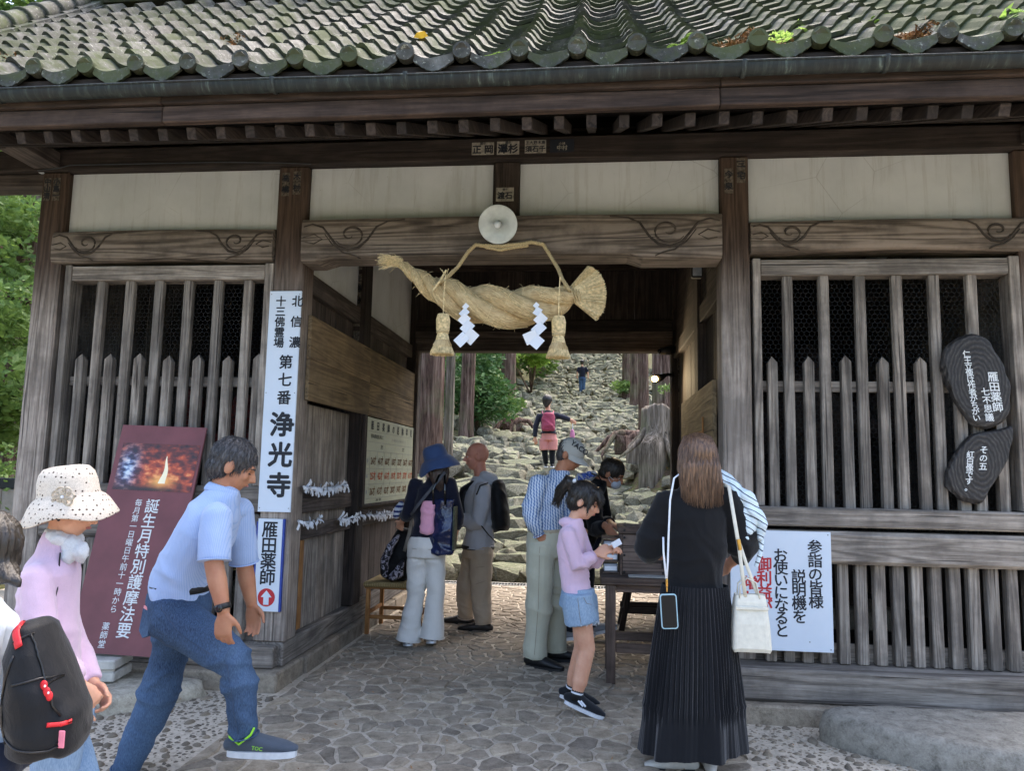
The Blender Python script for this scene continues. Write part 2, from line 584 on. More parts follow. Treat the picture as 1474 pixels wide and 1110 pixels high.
def leafmat(name, a, b, trans=0.35):
    t = NT(name, 0.6, 0.3)
    n = t.noise(t.n('ShaderNodeNewGeometry').outputs['Position'], 1.7, 3, 0.6)
    f = t.noise(t.n('ShaderNodeNewGeometry').outputs['Position'], 23, 2, 0.6)
    q = t.math('ADD', t.math('MULTIPLY', n, 0.55), t.math('MULTIPLY', f, 0.45))
    c = t.ramp(q, [(0.35, a), (0.65, b)])
    t.base(c)
    tr = t.n('ShaderNodeBsdfTranslucent'); t.l(c, tr.inputs[0])
    ms = t.n('ShaderNodeMixShader'); ms.inputs[0].default_value = trans
    t.l(t.p.outputs[0], ms.inputs[1]); t.l(tr.outputs[0], ms.inputs[2])
    t.l(ms.outputs[0], t.nt.nodes['Material Output'].inputs[0])
    return t.mat
M['leaf'] = leafmat('green_leaves', '#3C5628', '#7E9A50')
M['leaf2'] = leafmat('dark_conifer_leaves', '#2D4A26', '#5C7F45', 0.25)
M['leaf3'] = leafmat('bright_leaves', '#6F9A38', '#B9D070', 0.55)
M['moss'] = plain('moss', '#5E7424', 0.95, 0.1, 0.3, 60, 0.8)
M['litter'] = plain('dry_leaves', '#8C6A48', 0.9, 0.2, 0.35, 40, 0.3)

def bark(name, light, mid, dark):
    t = NT(name, 0.95, 0.15)
    v = t.coord((1, 1, 0.07))
    n = t.noise(v, 16, 6, 0.65, 0.4); f = t.noise(v, 60, 4, 0.6)
    big = t.noise(t.coord(), 1.2, 4, 0.6)
    c = t.ramp(t.math('ADD', t.math('MULTIPLY', n, 0.7), t.math('MULTIPLY', f, 0.3)), [(0.36, dark), (0.5, mid), (0.66, light)])
    c = t.mix(t.ramp(big, [(0.5, 0.0), (0.68, 0.5)]), c, '#6F7456')
    t.base(c); t.bump(n, 0.9, 0.05); return t.mat
M['bark'] = bark('cedar_bark', '#8F7B6F', '#624E44', '#2C211C')
M['bark2'] = bark('pale_stump_wood', '#A1968A', '#70675B', '#352F28')

def straw():
    t = NT('straw', 0.7, 0.3)
    g = t.n('ShaderNodeTexCoord').outputs['UV']
    mp = t.n('ShaderNodeMapping'); mp.inputs['Scale'].default_value = (34, 6, 1); t.l(g, mp.inputs[0])
    n = t.noise(mp.outputs[0], 3, 4, 0.6, 0.3)
    b = t.noise(t.coord(), 18, 4, 0.6)
    c = t.ramp(t.math('ADD', t.math('MULTIPLY', n, 0.6), t.math('MULTIPLY', b, 0.4)), [(0.3, '#7E6640'), (0.5, '#B9A176'), (0.7, '#DBC9A0')])
    t.base(c); t.bump(n, 0.6, 0.006); return t.mat
M['straw'] = straw()
M['straw2'] = plain('straw_stalk', '#D6C294', 0.7, 0.3, 0.22, 60, 0.1)
M['rope'] = plain('rice_rope', '#B5A27A', 0.8, 0.2, 0.2, 200, 0.5)
M['paper'] = plain('white_paper', '#DCE0E6', 0.8, 0.2, 0.02, 10, 0.05)
M['signwhite'] = plain('painted_white_board', '#C9D3DE', 0.5, 0.4, 0.02, 3, 0.02)
M['signblue'] = plain('blue_paint', '#27408F', 0.5, 0.4)
M['ink'] = plain('black_lettering', '#20242B', 0.6, 0.3, 0.02)
M['redink'] = plain('red_lettering', '#B4242E', 0.5, 0.4, 0.03)
M['whiteink'] = plain('white_lettering', '#D9DCDC', 0.6, 0.3, 0.02)
M['maroon'] = plain('maroon_board', '#704043', 0.55, 0.4, 0.08, 5, 0.05)
M['steel'] = plain('grey_metal', '#8A8D8C', 0.4, 0.5, 0.1, 20, 0.05, 0.8)
M['black'] = plain('black_plastic', '#17181A', 0.5, 0.4, 0.1)
M['blackmat'] = plain('blackened_wood', '#2A2826', 0.8, 0.2, 0.3, 30, 0.4, alt=lin('#45413C')[:3])
M['wire'] = plain('old_wire', '#3C3F42', 0.6, 0.3, 0.1, 10, 0)

def gutter_mat():
    t = NT('patinated_copper', 0.7, 0.3)
    v = t.coord((1, 0.3, 0.12), False)
    n = t.noise(v, 28, 5, 0.65, 0.2); b = t.noise(t.coord(rndoff=False), 1.6, 4, 0.6)
    c = t.ramp(n, [(0.46, '#2B3030'), (0.60, '#3D4442'), (0.74, '#76847C')])
    c = t.mix(t.ramp(b, [(0.45, 0.0), (0.65, 0.6)]), c, '#2E2A27')
    t.base(c); t.p.inputs['Metallic'].default_value = 0.25
    t.bump(n, 0.15, 0.003); return t.mat
M['gutter'] = gutter_mat()

def skin(name, c):
    t = NT(name, 0.55, 0.35)
    n = t.noise(t.coord(rndoff=False), 14, 4, 0.6)
    cc = lin(c)[:3]
    t.base(t.ramp(n, [(0.3, (cc[0] * 0.86, cc[1] * 0.74, cc[2] * 0.70)), (0.7, cc)]))
    t.bump(t.noise(t.coord(rndoff=False), 160, 4, 0.6), 0.15, 0.002)
    t.p.inputs['Subsurface Weight'].default_value = 0.12
    t.p.inputs['Subsurface Radius'].default_value = (0.02, 0.008, 0.004)
    return t.mat

def hairmat(name, a, b):
    t = NT(name, 0.42, 0.5)
    v = t.coord((1, 1, 0.12), False)
    n = t.noise(v, 120, 4, 0.6)
    t.base(t.ramp(n, [(0.35, a), (0.7, b)]))
    t.bump(n, 0.8, 0.004)
    return t.mat

# ---------------------------------------------------------------- lettering
def lettering(text, pos, right, up, size, mat, parent, name='lettering', weight=0.0, depth=0.0012, centre=True, squash=1.0):
    """flat lettering of one line, lying in the plane of right/up, as a mesh part"""
    cu = bpy.data.curves.new('t', 'FONT')
    cu.body = text; cu.size = size; cu.align_x = 'CENTER' if centre else 'LEFT'; cu.align_y = 'CENTER'
    cu.resolution_u = 2
    o = bpy.data.objects.new('t', cu); col.objects.link(o)
    dg = bpy.context.evaluated_depsgraph_get()
    me = bpy.data.meshes.new_from_object(o.evaluated_get(dg))
    bpy.data.objects.remove(o); bpy.data.curves.remove(cu)
    r = V(right).normalized(); u = V(up).normalized(); n = r.cross(u)
    m4 = Matrix((r * squash, u, n)).transposed().to_4x4(); m4.translation = V(pos) + n * depth
    if weight > 0:
        b = bmesh.new(); src = me.copy(); b.from_mesh(me)
        w = weight * size * 0.85
        for k in range(6):
            an = 2 * PI * k / 6 + 0.3
            n0 = len(b.verts); b.from_mesh(src); b.verts.ensure_lookup_table()
            for v in b.verts[n0:]: v.co += V((math.cos(an) * w, math.sin(an) * w, -0.00012 * (k + 1)))
        b.to_mesh(me); b.free(); bpy.data.meshes.remove(src)
    me.transform(m4)
    me.materials.clear(); me.materials.append(mat)
    return me

def vtext(cols, right, up, mat, parent, name='lettering', weight=0.012, depth=0.0015):
    """cols: list of (text, top-centre position, character size, pitch); every column is joined to one part"""
    r = V(right).normalized(); u = V(up).normalized()
    bm = bmesh.new()
    for text, top, size, pitch in cols:
        for i, ch in enumerate(text):
            if ch == ' ': continue
            me = lettering(ch, V(top) - u * (pitch * (i + 0.5)), r, u, size, mat, None, weight=weight, depth=depth)
            bm.from_mesh(me); bpy.data.meshes.remove(me)
    me = bpy.data.meshes.new(name); bm.to_mesh(me); bm.free()
    me.materials.append(mat)
    o = bpy.data.objects.new(name, me)
    return link(o, parent)
# ================================================================ the gate
gate = empty('temple_gate', (-0.6, 0, 0), 'old grey timber temple gate with moss-flecked tiled roof over a cobbled passage', 'temple gate')

def bx(name, mat, x0, x1, y0, y1, z0, z1, ch=0.004, parent=None, label=None):
    o = MB().box(x0, x1, y0, y1, z0, z1, ch).build(name, M[mat], parent or gate)
    if label: o['label'] = label
    return o

# base stones -------------------------------------------------------
def rough_box(name, x0, x1, y0, y1, z0, z1, mat, parent, seed=0, seg=0.06, amp=0.006):
    """stone block with tooled faces"""
    me = bpy.data.meshes.new(name)
    b = bmesh.new()
    mb = MB().box(x0, x1, y0, y1, z0, z1, 0.012)
    t = mb.mesh('t'); b.from_mesh(t); bpy.data.meshes.remove(t)
    for k in range(3):
        es = [e for e in b.edges if e.calc_length() > seg * 2]
        if es: bmesh.ops.subdivide_edges(b, edges=es, cuts=1, use_grid_fill=True)
    b.normal_update()
    for v in b.verts:
        v.co += v.normal * (noise.noise(v.co * 9 + V((seed, 0, 0))) * amp + noise.noise(v.co * 31) * amp * 0.5)
    bmesh.ops.triangulate(b, faces=[f for f in b.faces if len(f.verts) > 4])
    b.to_mesh(me); b.free(); me.materials.append(M[mat])
    return link(bpy.data.objects.new(name, me), parent)

for i, (x0, x1) in enumerate([(-4.3, -3.2), (-3.19, -1.95)]):
    rough_box('base_stone', x0, x1, -0.17, 0.30, -0.06, 0.11, 'basestone', gate, i)
for i, (y0, y1) in enumerate([(0.305, 1.6), (1.61, 2.7), (2.71, 3.6)]):
    rough_box('base_stone', -2.3, -1.935, y0, y1, -0.06, 0.11, 'basestone', gate, 5 + i)
for i, (x0, x1) in enumerate([(0.80, 1.462), (1.47, 2.6), (2.61, 3.5)]):
    rough_box('base_stone', x0, x1, -0.27, 0.25, -0.08, 0.10, 'basestone', gate, 10 + i)
for i, (y0, y1) in enumerate([(0.255, 1.9), (1.91, 3.6)]):
    rough_box('base_stone', 0.80, 1.2, y0, y1, -0.06, 0.10, 'basestone', gate, 15 + i)
# timber sills
bx('sill', 'greyX', -4.15, -2.02, -0.07, 0.22, 0.112, 0.250, 0.008)
bx('sill', 'greyY', -2.24, -1.985, 0.0, 3.5, 0.112, 0.262, 0.008)
bx('sill', 'greyX', 0.86, 3.2, -0.20, 0.20, 0.103, 0.285, 0.010)
bx('sill', 'greyY', 0.86, 1.10, 0.202, 3.5, 0.103, 0.27, 0.008)

# pillars -----------------------------------------------------------
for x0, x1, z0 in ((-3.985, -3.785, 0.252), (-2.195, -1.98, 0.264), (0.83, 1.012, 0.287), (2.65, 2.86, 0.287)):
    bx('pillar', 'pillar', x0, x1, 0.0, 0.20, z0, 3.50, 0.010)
for x0, x1 in ((-2.16, -1.95), (0.86, 1.06)):
    bx('middle_pillar', 'darkZ', x0, x1, 1.33, 1.53, 0.272, 3.62, 0.008)
    bx('rear_pillar', 'darkZ', x0 - 0.0, x1, 3.24, 3.46, 0.272, 3.62, 0.008)
for x in (-3.9, 2.75):
    bx('rear_pillar', 'darkZ', x - 0.1, x + 0.1, 3.24, 3.46, 0.272, 3.62, 0.008)
# eave beam on the pillar heads
bx('eave_beam', 'darkX', -5.0, 3.7, -0.03, 0.20, 3.502, 3.66, 0.008)
bx('rear_eave_beam', 'darkX', -5.0, 3.7, 3.24, 3.46, 3.622, 3.78, 0.008)
# beam end that reaches out past the corner pillar
bx('bracket_arm', 'brownY', -4.03, -3.83, -0.42, -0.032, 3.515, 3.63, 0.006)
bx('bracket_arm', 'brownY', 2.68, 2.88, -0.42, -0.032, 3.515, 3.63, 0.006)
bx('bracket_arm', 'brownX', -4.9, -3.99, 0.02, 0.18, 3.40, 3.498, 0.006)
# short post above the lamp
bx('strut', 'darkZ', -0.679, -0.499, 0.01, 0.16, 3.096, 3.498, 0.005)
# plaster fields
for x0, x1 in ((-3.783, -2.197), (-1.978, -0.681), (-0.497, 0.828), (1.014, 2.648)):
    bx('plaster_panel', 'plaster', x0, x1, 0.055, 0.12, 3.05, 3.50, 0)
# thin wire along the plaster head
mb = MB().tube([(-4.0, -0.035, 3.50), (-3.82, -0.04, 3.515), (-3.75, -0.036, 3.535), (-2.6, -0.036, 3.53), (-2.19, -0.036, 3.515), (-1.95, -0.036, 3.50)], 0.004, 5)
mb.build('wire', M['wire'], gate)

M['scroll'] = wood('groove_shade_wood', 'X', '#5E554C', '#463F38', '#2E2924')  # darker wood tone imitating the shade inside cut grooves
def carved(x0, x1, z0, z1, y0, y1, notch=None, seed=0):
    """rainbow beam: slightly bowed, rounded arrises, with dark scroll strips standing for carved grooves at both ends"""
    n = 28; mb = MB()
    prof_n = 10
    rings = []
    for i in range(n + 1):
        u = i / n; x = x0 + (x1 - x0) * u
        zb = z0 + (0.020 * math.sin(PI * min(1, max(0, (u - 0.1) / 0.8))) if notch is None else 0)
        if notch and notch[0] < x < notch[1]: zb += 0.03
        zt = z1 + 0.008 * math.sin(u * PI)
        r = 0.03
        ring = [(x, y1, zb), (x, y0 + r, zb), (x, y0 + 0.3 * r, zb + 0.3 * r), (x, y0, zb + r), (x, y0 - 0.006, (zb + zt) / 2), (x, y0, zt - r), (x, y0 + 0.3 * r, zt - 0.3 * r), (x, y0 + r, zt), (x, y1, zt)]
        rings.append(ring)
    m = len(rings[0]); vs = [p for r_ in rings for p in r_]; fs = []
    for i in range(n):
        for k in range(m):
            k2 = (k + 1) % m
            fs.append((i * m + k, i * m + k2, (i + 1) * m + k2, (i + 1) * m + k))
    fs.append(tuple(range(m))); fs.append(tuple(range(n * m, n * m + m))[::-1])
    mb.add(vs, fs)
    o = mb.build('carved_beam', M['beam'], gate, smooth=False, recalc=True)
    # scroll lines: raised dark strips, the groove shade put into their colour
    H = z1 - z0
    for side in (0, 1):
        sx = 1 if side == 0 else -1
        ox = x0 if side == 0 else x1
        def P(a, b): return (ox + sx * a * H, y0 - 0.0055, z0 + H * b)
        curves = []
        cx_, cz_ = 1.15, 0.60
        sp = []
        for k in range(26):
            a = k / 25 * PI * 2.6
            rr = 0.30 - 0.25 * k / 25
            sp.append(P(cx_ + rr * math.cos(a + 3.6) * 1.25, cz_ + rr * math.sin(a + 3.6)))
        curves.append((sp, 0.010))
        curves.append(([P(0.05, 0.80), P(0.25, 0.86), P(0.5, 0.78), P(0.68, 0.55), P(0.86, 0.33), P(1.1, 0.24), P(1.35, 0.30), P(1.55, 0.48), P(1.75, 0.78), P(2.0, 0.90), P(2.4, 0.94)], 0.011))
        curves.append(([P(0.55, 0.62), P(0.75, 0.36), P(1.0, 0.18), P(1.25, 0.12), P(1.42, 0.04)], 0.007))
        curves.append(([P(0.04, 0.55), P(0.3, 0.62), P(0.5, 0.50), P(0.3, 0.40), P(0.1, 0.44)], 0.007))
        for pts, r_ in curves:
            MB().tube(pts, [(0.85 * r_ * (0.25 + 0.75 * math.sin(PI * (i + 0.5) / len(pts))), 0.004) for i in range(len(pts))], 6, side=(0, 0, 1)).build('scroll_shade_line', M['scroll'], gate, smooth=True)
    return o
carved(-1.976, 0.826, 2.795, 3.094, -0.075, 0.17, notch=(-1.8, 0.30))
carved(-3.84, -2.199, 2.815, 3.048, -0.03, 0.17)
carved(1.016, 2.76, 2.835, 3.048, -0.03, 0.17)

# lattice screens ---------------------------------------------------
def hexmesh(x0, x1, z0, z1, y, s=0.019, r=0.0013):
    mb = MB()
    dx = s * math.sqrt(3); dz = s * 1.5
    seg = set()
    j = 0; z = z0
    while z < z1:
        x = x0 + (dx / 2 if j % 2 else 0)
        while x < x1:
            c = [(round(x + s * math.sin(k * PI / 3), 4), round(z + s * math.cos(k * PI / 3), 4)) for k in range(6)]
            for k in (0, 1, 2):
                seg.add((c[k], c[(k + 1) % 6]))
            x += dx
        z += dz; j += 1
    for a, b in seg:
        d = V((b[0] - a[0], 0, b[1] - a[1])).normalized(); q = V((d.z, 0, -d.x)) * r
        A = V((a[0], y, a[1])); B = V((b[0], y, b[1])); Y = V((0, r, 0))
        mb.add([A + q, A - q, A - Y * 1.5, B + q, B - q, B - Y * 1.5], [(0, 2, 5, 3), (2, 1, 4, 5)])
    return mb

def pointed(x, w, y0, y1, z0, zt, jit=0):
    mb = MB()
    h = w * 0.75; c = w * 0.12
    vs = []
    for y in (y0, y1):
        vs += [(x - w / 2, y, z0), (x + w / 2, y, z0), (x + w / 2, y, zt - h), (x, y, zt), (x - w / 2, y, zt - h)]
    vs[3] = (x, y0 + (y1 - y0) * 0.45, zt); vs[8] = (x, y0 + (y1 - y0) * 0.55, zt)
    fs = [(0, 1, 2, 3, 4), (9, 8, 7, 6, 5), (0, 5, 6, 1), (1, 6, 7, 2), (2, 7, 8, 3), (3, 8, 9, 4), (4, 9, 5, 0)]
    mb.add(vs, fs)
    return mb

def screen(xa, xb, tall, pick, zled, sx):
    """open timber screen of one bay"""
    s = empty('lattice_screen', ((xa + xb) / 2, 0.06, zled), parent=gate)
    bx('top_rail', 'greyX', xa + 0.002, xb - 0.002, 0.0, 0.13, 2.692, 2.795, 0.004, s)
    bx('stile', 'greyZ', xa - 0.048, xa, -0.005, 0.13, zled, 2.805, 0.004, s)
    bx('stile', 'greyZ', xb, xb + 0.06, -0.005, 0.13, zled, 2.805, 0.004, s)
    for i, x in enumerate(tall):
        o = bx('lattice_bar', 'greyZ', x - 0.031, x + 0.031, 0.018, 0.073, zled - 0.01, 2.70, 0.009, s)
    for i, x in enumerate(pick):
        z = 2.172 + rnd.uniform(-0.012, 0.01)
        pointed(x, 0.058, 0.018, 0.07, zled - 0.01, z).build('pointed_picket', M['greyZ'], s, recalc=True)
    bx('middle_rail', 'greyX', xa, xb, 0.076, 0.115, 1.948, 2.016, 0.003, s)
    w = hexmesh(xa, xb, zled, 2.70, 0.125).build('wire_mesh', M['wire'], s)
    w['kind'] = 'stuff'
    return s
tallR = [1.251 + 0.2243 * k for k in range(7)]
pickR = [1.147 + 0.2258 * k for k in range(7)]
screen(1.078, 2.585, tallR[:6], pickR[:7], 1.222, 1)
tallL = [-3.478 + 0.2185 * k for k in range(6)]
pickL = [-3.588 + 0.2175 * k for k in range(7)]
screen(-3.69, -2.255, tallL, pickL, 1.272, -1)

def lower(xa, xb, zt, slats, right):
    s = empty('lower_screen', ((xa + xb) / 2, 0.06, 0.3), parent=gate)
    if right:
        bx('ledge_rail', 'greyX', xa, xb, -0.075, 0.16, 1.105, 1.219, 0.010, s)
        bx('cross_beam', 'greyX', xa, xb, -0.085, 0.10, 0.885, 1.080, 0.022, s)
    else:
        bx('ledge_rail', 'greyX', xa, xb, -0.02, 0.16, 1.10, 1.268, 0.008, s)
        bx('cross_beam', 'greyX', xa, xb, 0.0, 0.10, 0.90, 1.085, 0.015, s)
    for x in slats:
        bx('slat', 'greyZ', x - 0.034, x + 0.030, -0.02, 0.045, 0.262 if right is False else 0.287, 0.90, 0.007, s)
    bx('back_board', 'greyX', xa, xb, 0.055, 0.085, 0.25, 0.395, 0.003, s)
    return s
lower(1.014, 2.648, 1.22, [1.100 + 0.1076 * k for k in range(14)], True)
lower(-3.783, -2.197, 1.27, [-3.70 + 0.108 * k for k in range(14)], False)

# passage walls -----------------------------------------------------
def plank_row(x, y0, y1, z0, z1, n, mat, sgn, parent, name='wall_board', seed=0):
    r_ = random.Random(seed)
    ys = [y0 + (y1 - y0) * k / n for k in range(n + 1)]
    for k in range(1, n): ys[k] += r_.uniform(-0.2, 0.2) * (y1 - y0) / n
    for k in range(n):
        o = r_.uniform(0, 0.006)
        xa = x + sgn * o
        bx(name, mat, min(xa, xa - sgn * 0.03), max(xa, xa - sgn * 0.03), ys[k] + 0.0015, ys[k + 1] - 0.0015, z0, z1, 0.003, parent)
wl = empty('passage_wall', (-2.04, 1.7, 0.3), parent=gate)
plank_row(-2.045, 0.205, 1.325, 0.264, 1.86, 5, 'greyZ', 1, wl, seed=1)
plank_row(-2.045, 1.535, 3.235, 0.264, 1.86, 7, 'brownZ', 1, wl, seed=2)
plank_row(-2.045, 0.205, 1.325, 2.40, 2.66, 5, 'brownZ', 1, wl, seed=3)
plank_row(-2.045, 1.535, 3.235, 2.40, 2.66, 7, 'brownZ', 1, wl, seed=4)
bx('wall_rail', 'brownY', -2.04, -1.995, 0.203, 1.327, 1.085, 1.225, 0.006, wl)
bx('wall_rail', 'brownY', -2.04, -1.995, 0.203, 1.327, 0.90, 1.00, 0.006, wl)
bx('wall_rail', 'brownY', -2.04, -1.995, 1.533, 3.237, 0.90, 1.08, 0.006, wl)
bx('wall_rail', 'brownY', -2.06, -1.985, 0.203, 1.327, 2.64, 2.78, 0.006, wl)
bx('wall_rail', 'brownY', -2.06, -1.985, 1.533, 3.237, 2.64, 2.78, 0.006, wl)
bx('brace', 'oak', -2.01, -1.985, 0.225, 0.285, 0.30, 0.90, 0.003, wl, 'newer orange board nailed upright on the grey wall')
bx('plaster_panel', 'plaster', -2.06, -2.02, 0.21, 1.325, 2.782, 3.62, 0, wl)
bx('plaster_panel', 'plaster', -2.06, -2.02, 1.535, 3.235, 2.782, 3.62, 0, wl)
for y0, y1 in ((0.12, 1.56), (1.563, 3.238)):
    for z0, z1 in ((1.868, 2.155), (2.158, 2.462)):
        bx('cladding_board', 'tanY', -1.976 + 0.0, -1.948, y0, y1, z0, z1, 0.003, wl)
wr = empty('passage_wall', (0.93, 1.7, 0.3), parent=gate)
plank_row(0.93, 0.205, 1.325, 0.272, 2.66, 5, 'darkZ', -1, wr, seed=6)
plank_row(0.93, 1.535, 3.235, 0.272, 2.66, 7, 'darkZ', -1, wr, seed=7)
for y0, y1 in ((0.203, 1.327), (1.533, 3.237)):
    bx('wall_rail', 'darkY', 0.87, 0.94, y0, y1, 2.64, 2.78, 0.006, wr)
    bx('wall_rail', 'darkY', 0.885, 0.94, y0, y1, 0.95, 1.1, 0.006, wr)
    bx('upper_board', 'darkY', 0.90, 0.94, y0, y1, 2.782, 3.62, 0, wr)
# board with framed sheet lit by the spotlight
b = bx('notice_board', 'tanY', 0.800, 0.828, 0.215, 1.98, 1.10, 2.04, 0.004, gate)
for y0, y1, z0, z1 in ((0.62, 0.645, 1.15, 1.82), (1.55, 1.575, 1.15, 1.72)):
    bx('frame', 'oak', 0.790, 0.7995, y0, y1, z0, z1, 0.002, b)
bx('frame', 'oak', 0.790, 0.7995, 0.647, 1.548, 1.70, 1.725, 0.002, b)
# rear opening
bx('lintel', 'brownX', -1.948, 0.858, 3.26, 3.42, 2.722, 2.80, 0.004)
bx('lintel', 'brownX', -1.948, 0.858, 3.23, 3.42, 2.803, 2.86, 0.004)
bx('lintel', 'brownX', -1.948, 0.858, 3.20, 3.42, 2.863, 2.93, 0.004)
for k in range(7):
    x0 = -1.948 + 2.806 * k / 7
    bx('transom_board', 'darkZ', x0 + 0.002, x0 + 2.806 / 7 - 0.002, 3.27 - 0.004 * (k % 2), 3.30, 3.07, 3.62, 0.004)
bx('transom_rail', 'darkX', -1.948, 0.858, 3.235, 3.31, 2.932, 3.068, 0.006)
bx('door_jamb', 'brownZ', -1.948, -1.915, 3.25, 3.40, 0.27, 2.72, 0.004)
bx('door_jamb', 'brownZ', 0.845, 0.858, 3.25, 3.40, 0.27, 2.72, 0.003)
bx('tie_beam', 'darkX', -1.99, 0.90, 1.36, 1.50, 3.40, 3.60, 0.01)
# side rooms
for xa, xb in ((-4.0, -2.08), (0.97, 2.9)):
    n = 7
    for k in range(n):
        w = (xb - xa) / n
        bx('room_board', 'darkZ', xa + w * k + 0.002, xa + w * (k + 1) - 0.002, 3.30, 3.33, 0.27, 3.6, 0.003)
    bx('room_floor', 'darkX', xa, xb, 0.14, 3.3, 0.235, 0.262, 0)
for x in (-3.95, 2.80):
    for k in range(8):
        y0 = 0.205 + 3.03 * k / 8
        bx('outer_board', 'greyZ', x - 0.015, x + 0.015, y0, y0 + 3.03 / 8 - 0.003, 0.26, 3.5, 0.003)
# ceiling
for k in range(24):
    x0 = -4.0 + 6.9 * k / 24
    bx('ceiling_board', 'brownY', x0 + 0.002, x0 + 6.9 / 24 - 0.002, 0.205, 3.40, 3.80, 3.82, 0)
bx('plate', 'darkX', -4.0, 2.9, 0.205, 0.26, 3.66, 3.80, 0)

# rafters and eave --------------------------------------------------
EY, EZ = -1.20, 3.185
sl = math.tan(R(24))
n_r = 0
r0 = None
for k in range(-26, 28):
    x = -0.674 + 0.1655 * k
    if x < -5.0 or x > 3.75: continue
    if r0 is None:
        r0 = MB().bar((x, EY, EZ), (x, 0.24, EZ + 1.44 * sl), 0.052, 0.064, ch=0.003).build('rafter', M['darkY'], gate)
        base = V((x, 0, 0)); rp = PW[r0.name].copy()
    else:
        dup(r0, rp + V((x - base.x, rnd.uniform(-0.008, 0.008), 0)))
MB().bar((-0.62, -1.235, 3.272), (-0.62, 0.26, 3.272 + 1.495 * sl), 8.8, 0.022).build('soffit', M['darkY'], gate)
M['eaveX'] = wood('eave_board_wood', 'X', '#594B43', '#40352F', '#231D1A')
fb = [(-5.05, -2.3), (-2.297, 0.62), (0.623, 3.8)]
for x0, x1 in fb:
    bx('fascia_board', 'eaveX', x0, x1, -1.265, -1.215, 3.222, 3.315, 0.006)
    bx('fascia_board', 'eaveX', x0, x1, -1.285, -1.235, 3.318, 3.40, 0.004)
# gutter: half round trough with rolled lip, joints and brackets
def gutter():
    n = 14; L0, L1 = -5.1, 3.85
    mb = MB()
    xs = np.linspace(L0, L1, 60)
    cy, cz, r = -1.322, 3.388, 0.046
    outer = [(cy - r * math.cos(PI * k / n), cz - 1.1 * r * math.sin(PI * k / n)) for k in range(n + 1)]
    inner = [(cy + (y - cy) * 0.94, z + 0.003) for y, z in outer]
    prof = outer + inner[::-1]
    m = len(prof); vs = []; fs = []
    for x in xs:
        sag = 0.004 * math.sin(x * 2.1)
        vs += [(x, y, z + sag) for y, z in prof]
    for i in range(len(xs) - 1):
        for k in range(m):
            fs.append((i * m + k, i * m + (k + 1) % m, (i + 1) * m + (k + 1) % m, (i + 1) * m + k))
    mb.add(vs, fs)
    g = mb.build('gutter', M['gutter'], gate, smooth=False, recalc=True)
    MB().tube([(x, cy - r, cz + 0.004 * math.sin(x * 2.1)) for x in xs], 0.006, 6).build('gutter_lip', M['gutter'], g, smooth=True)
    for x in (-3.2, -1.65, -0.95, 0.72, 1.38, 2.4):
        pr = [(x, cy - (r + 0.003) * math.cos(PI * k / n), cz - 1.1 * (r + 0.003) * math.sin(PI * k / n)) for k in range(-1, n + 1)]
        MB().tube(pr, [(0.012, 0.003)] * len(pr), 6, side=(1, 0, 0)).build('gutter_bracket', M['gutter'], g)
gutter()

# ---------------------------------------------------------------- tiled roof
PITCH = 0.2945; X0 = -0.38
EXPO = 0.235
RY, RZ = -1.27, 3.478
def slope_pts(n):
    pts = [(RY, RZ)]
    for k in range(n):
        a = R(35.5 + 7.5 * min(1, k / 14))
        pts.append((pts[-1][0] + EXPO * math.cos(a), pts[-1][1] + EXPO * math.sin(a)))
    return pts
ROWS = 16
SP = slope_pts(ROWS)
roof = empty('roof', (-0.6, 1.1, 3.5), parent=gate)
def prof(u):
    """u in 0..1 across one tile, hump centred on u=0 / 1"""
    u = u % 1.0
    if u < 0.17: return 0.052 * math.cos(u / 0.17 * PI / 2) + 0.006
    if u > 0.83: return 0.052 * math.cos((1 - u) / 0.17 * PI / 2) + 0.006
    t = (u - 0.17) / 0.66
    return 0.006 - 0.022 * math.sin(PI * t) ** 0.8 - 0.006 * math.sin(2 * PI * t)
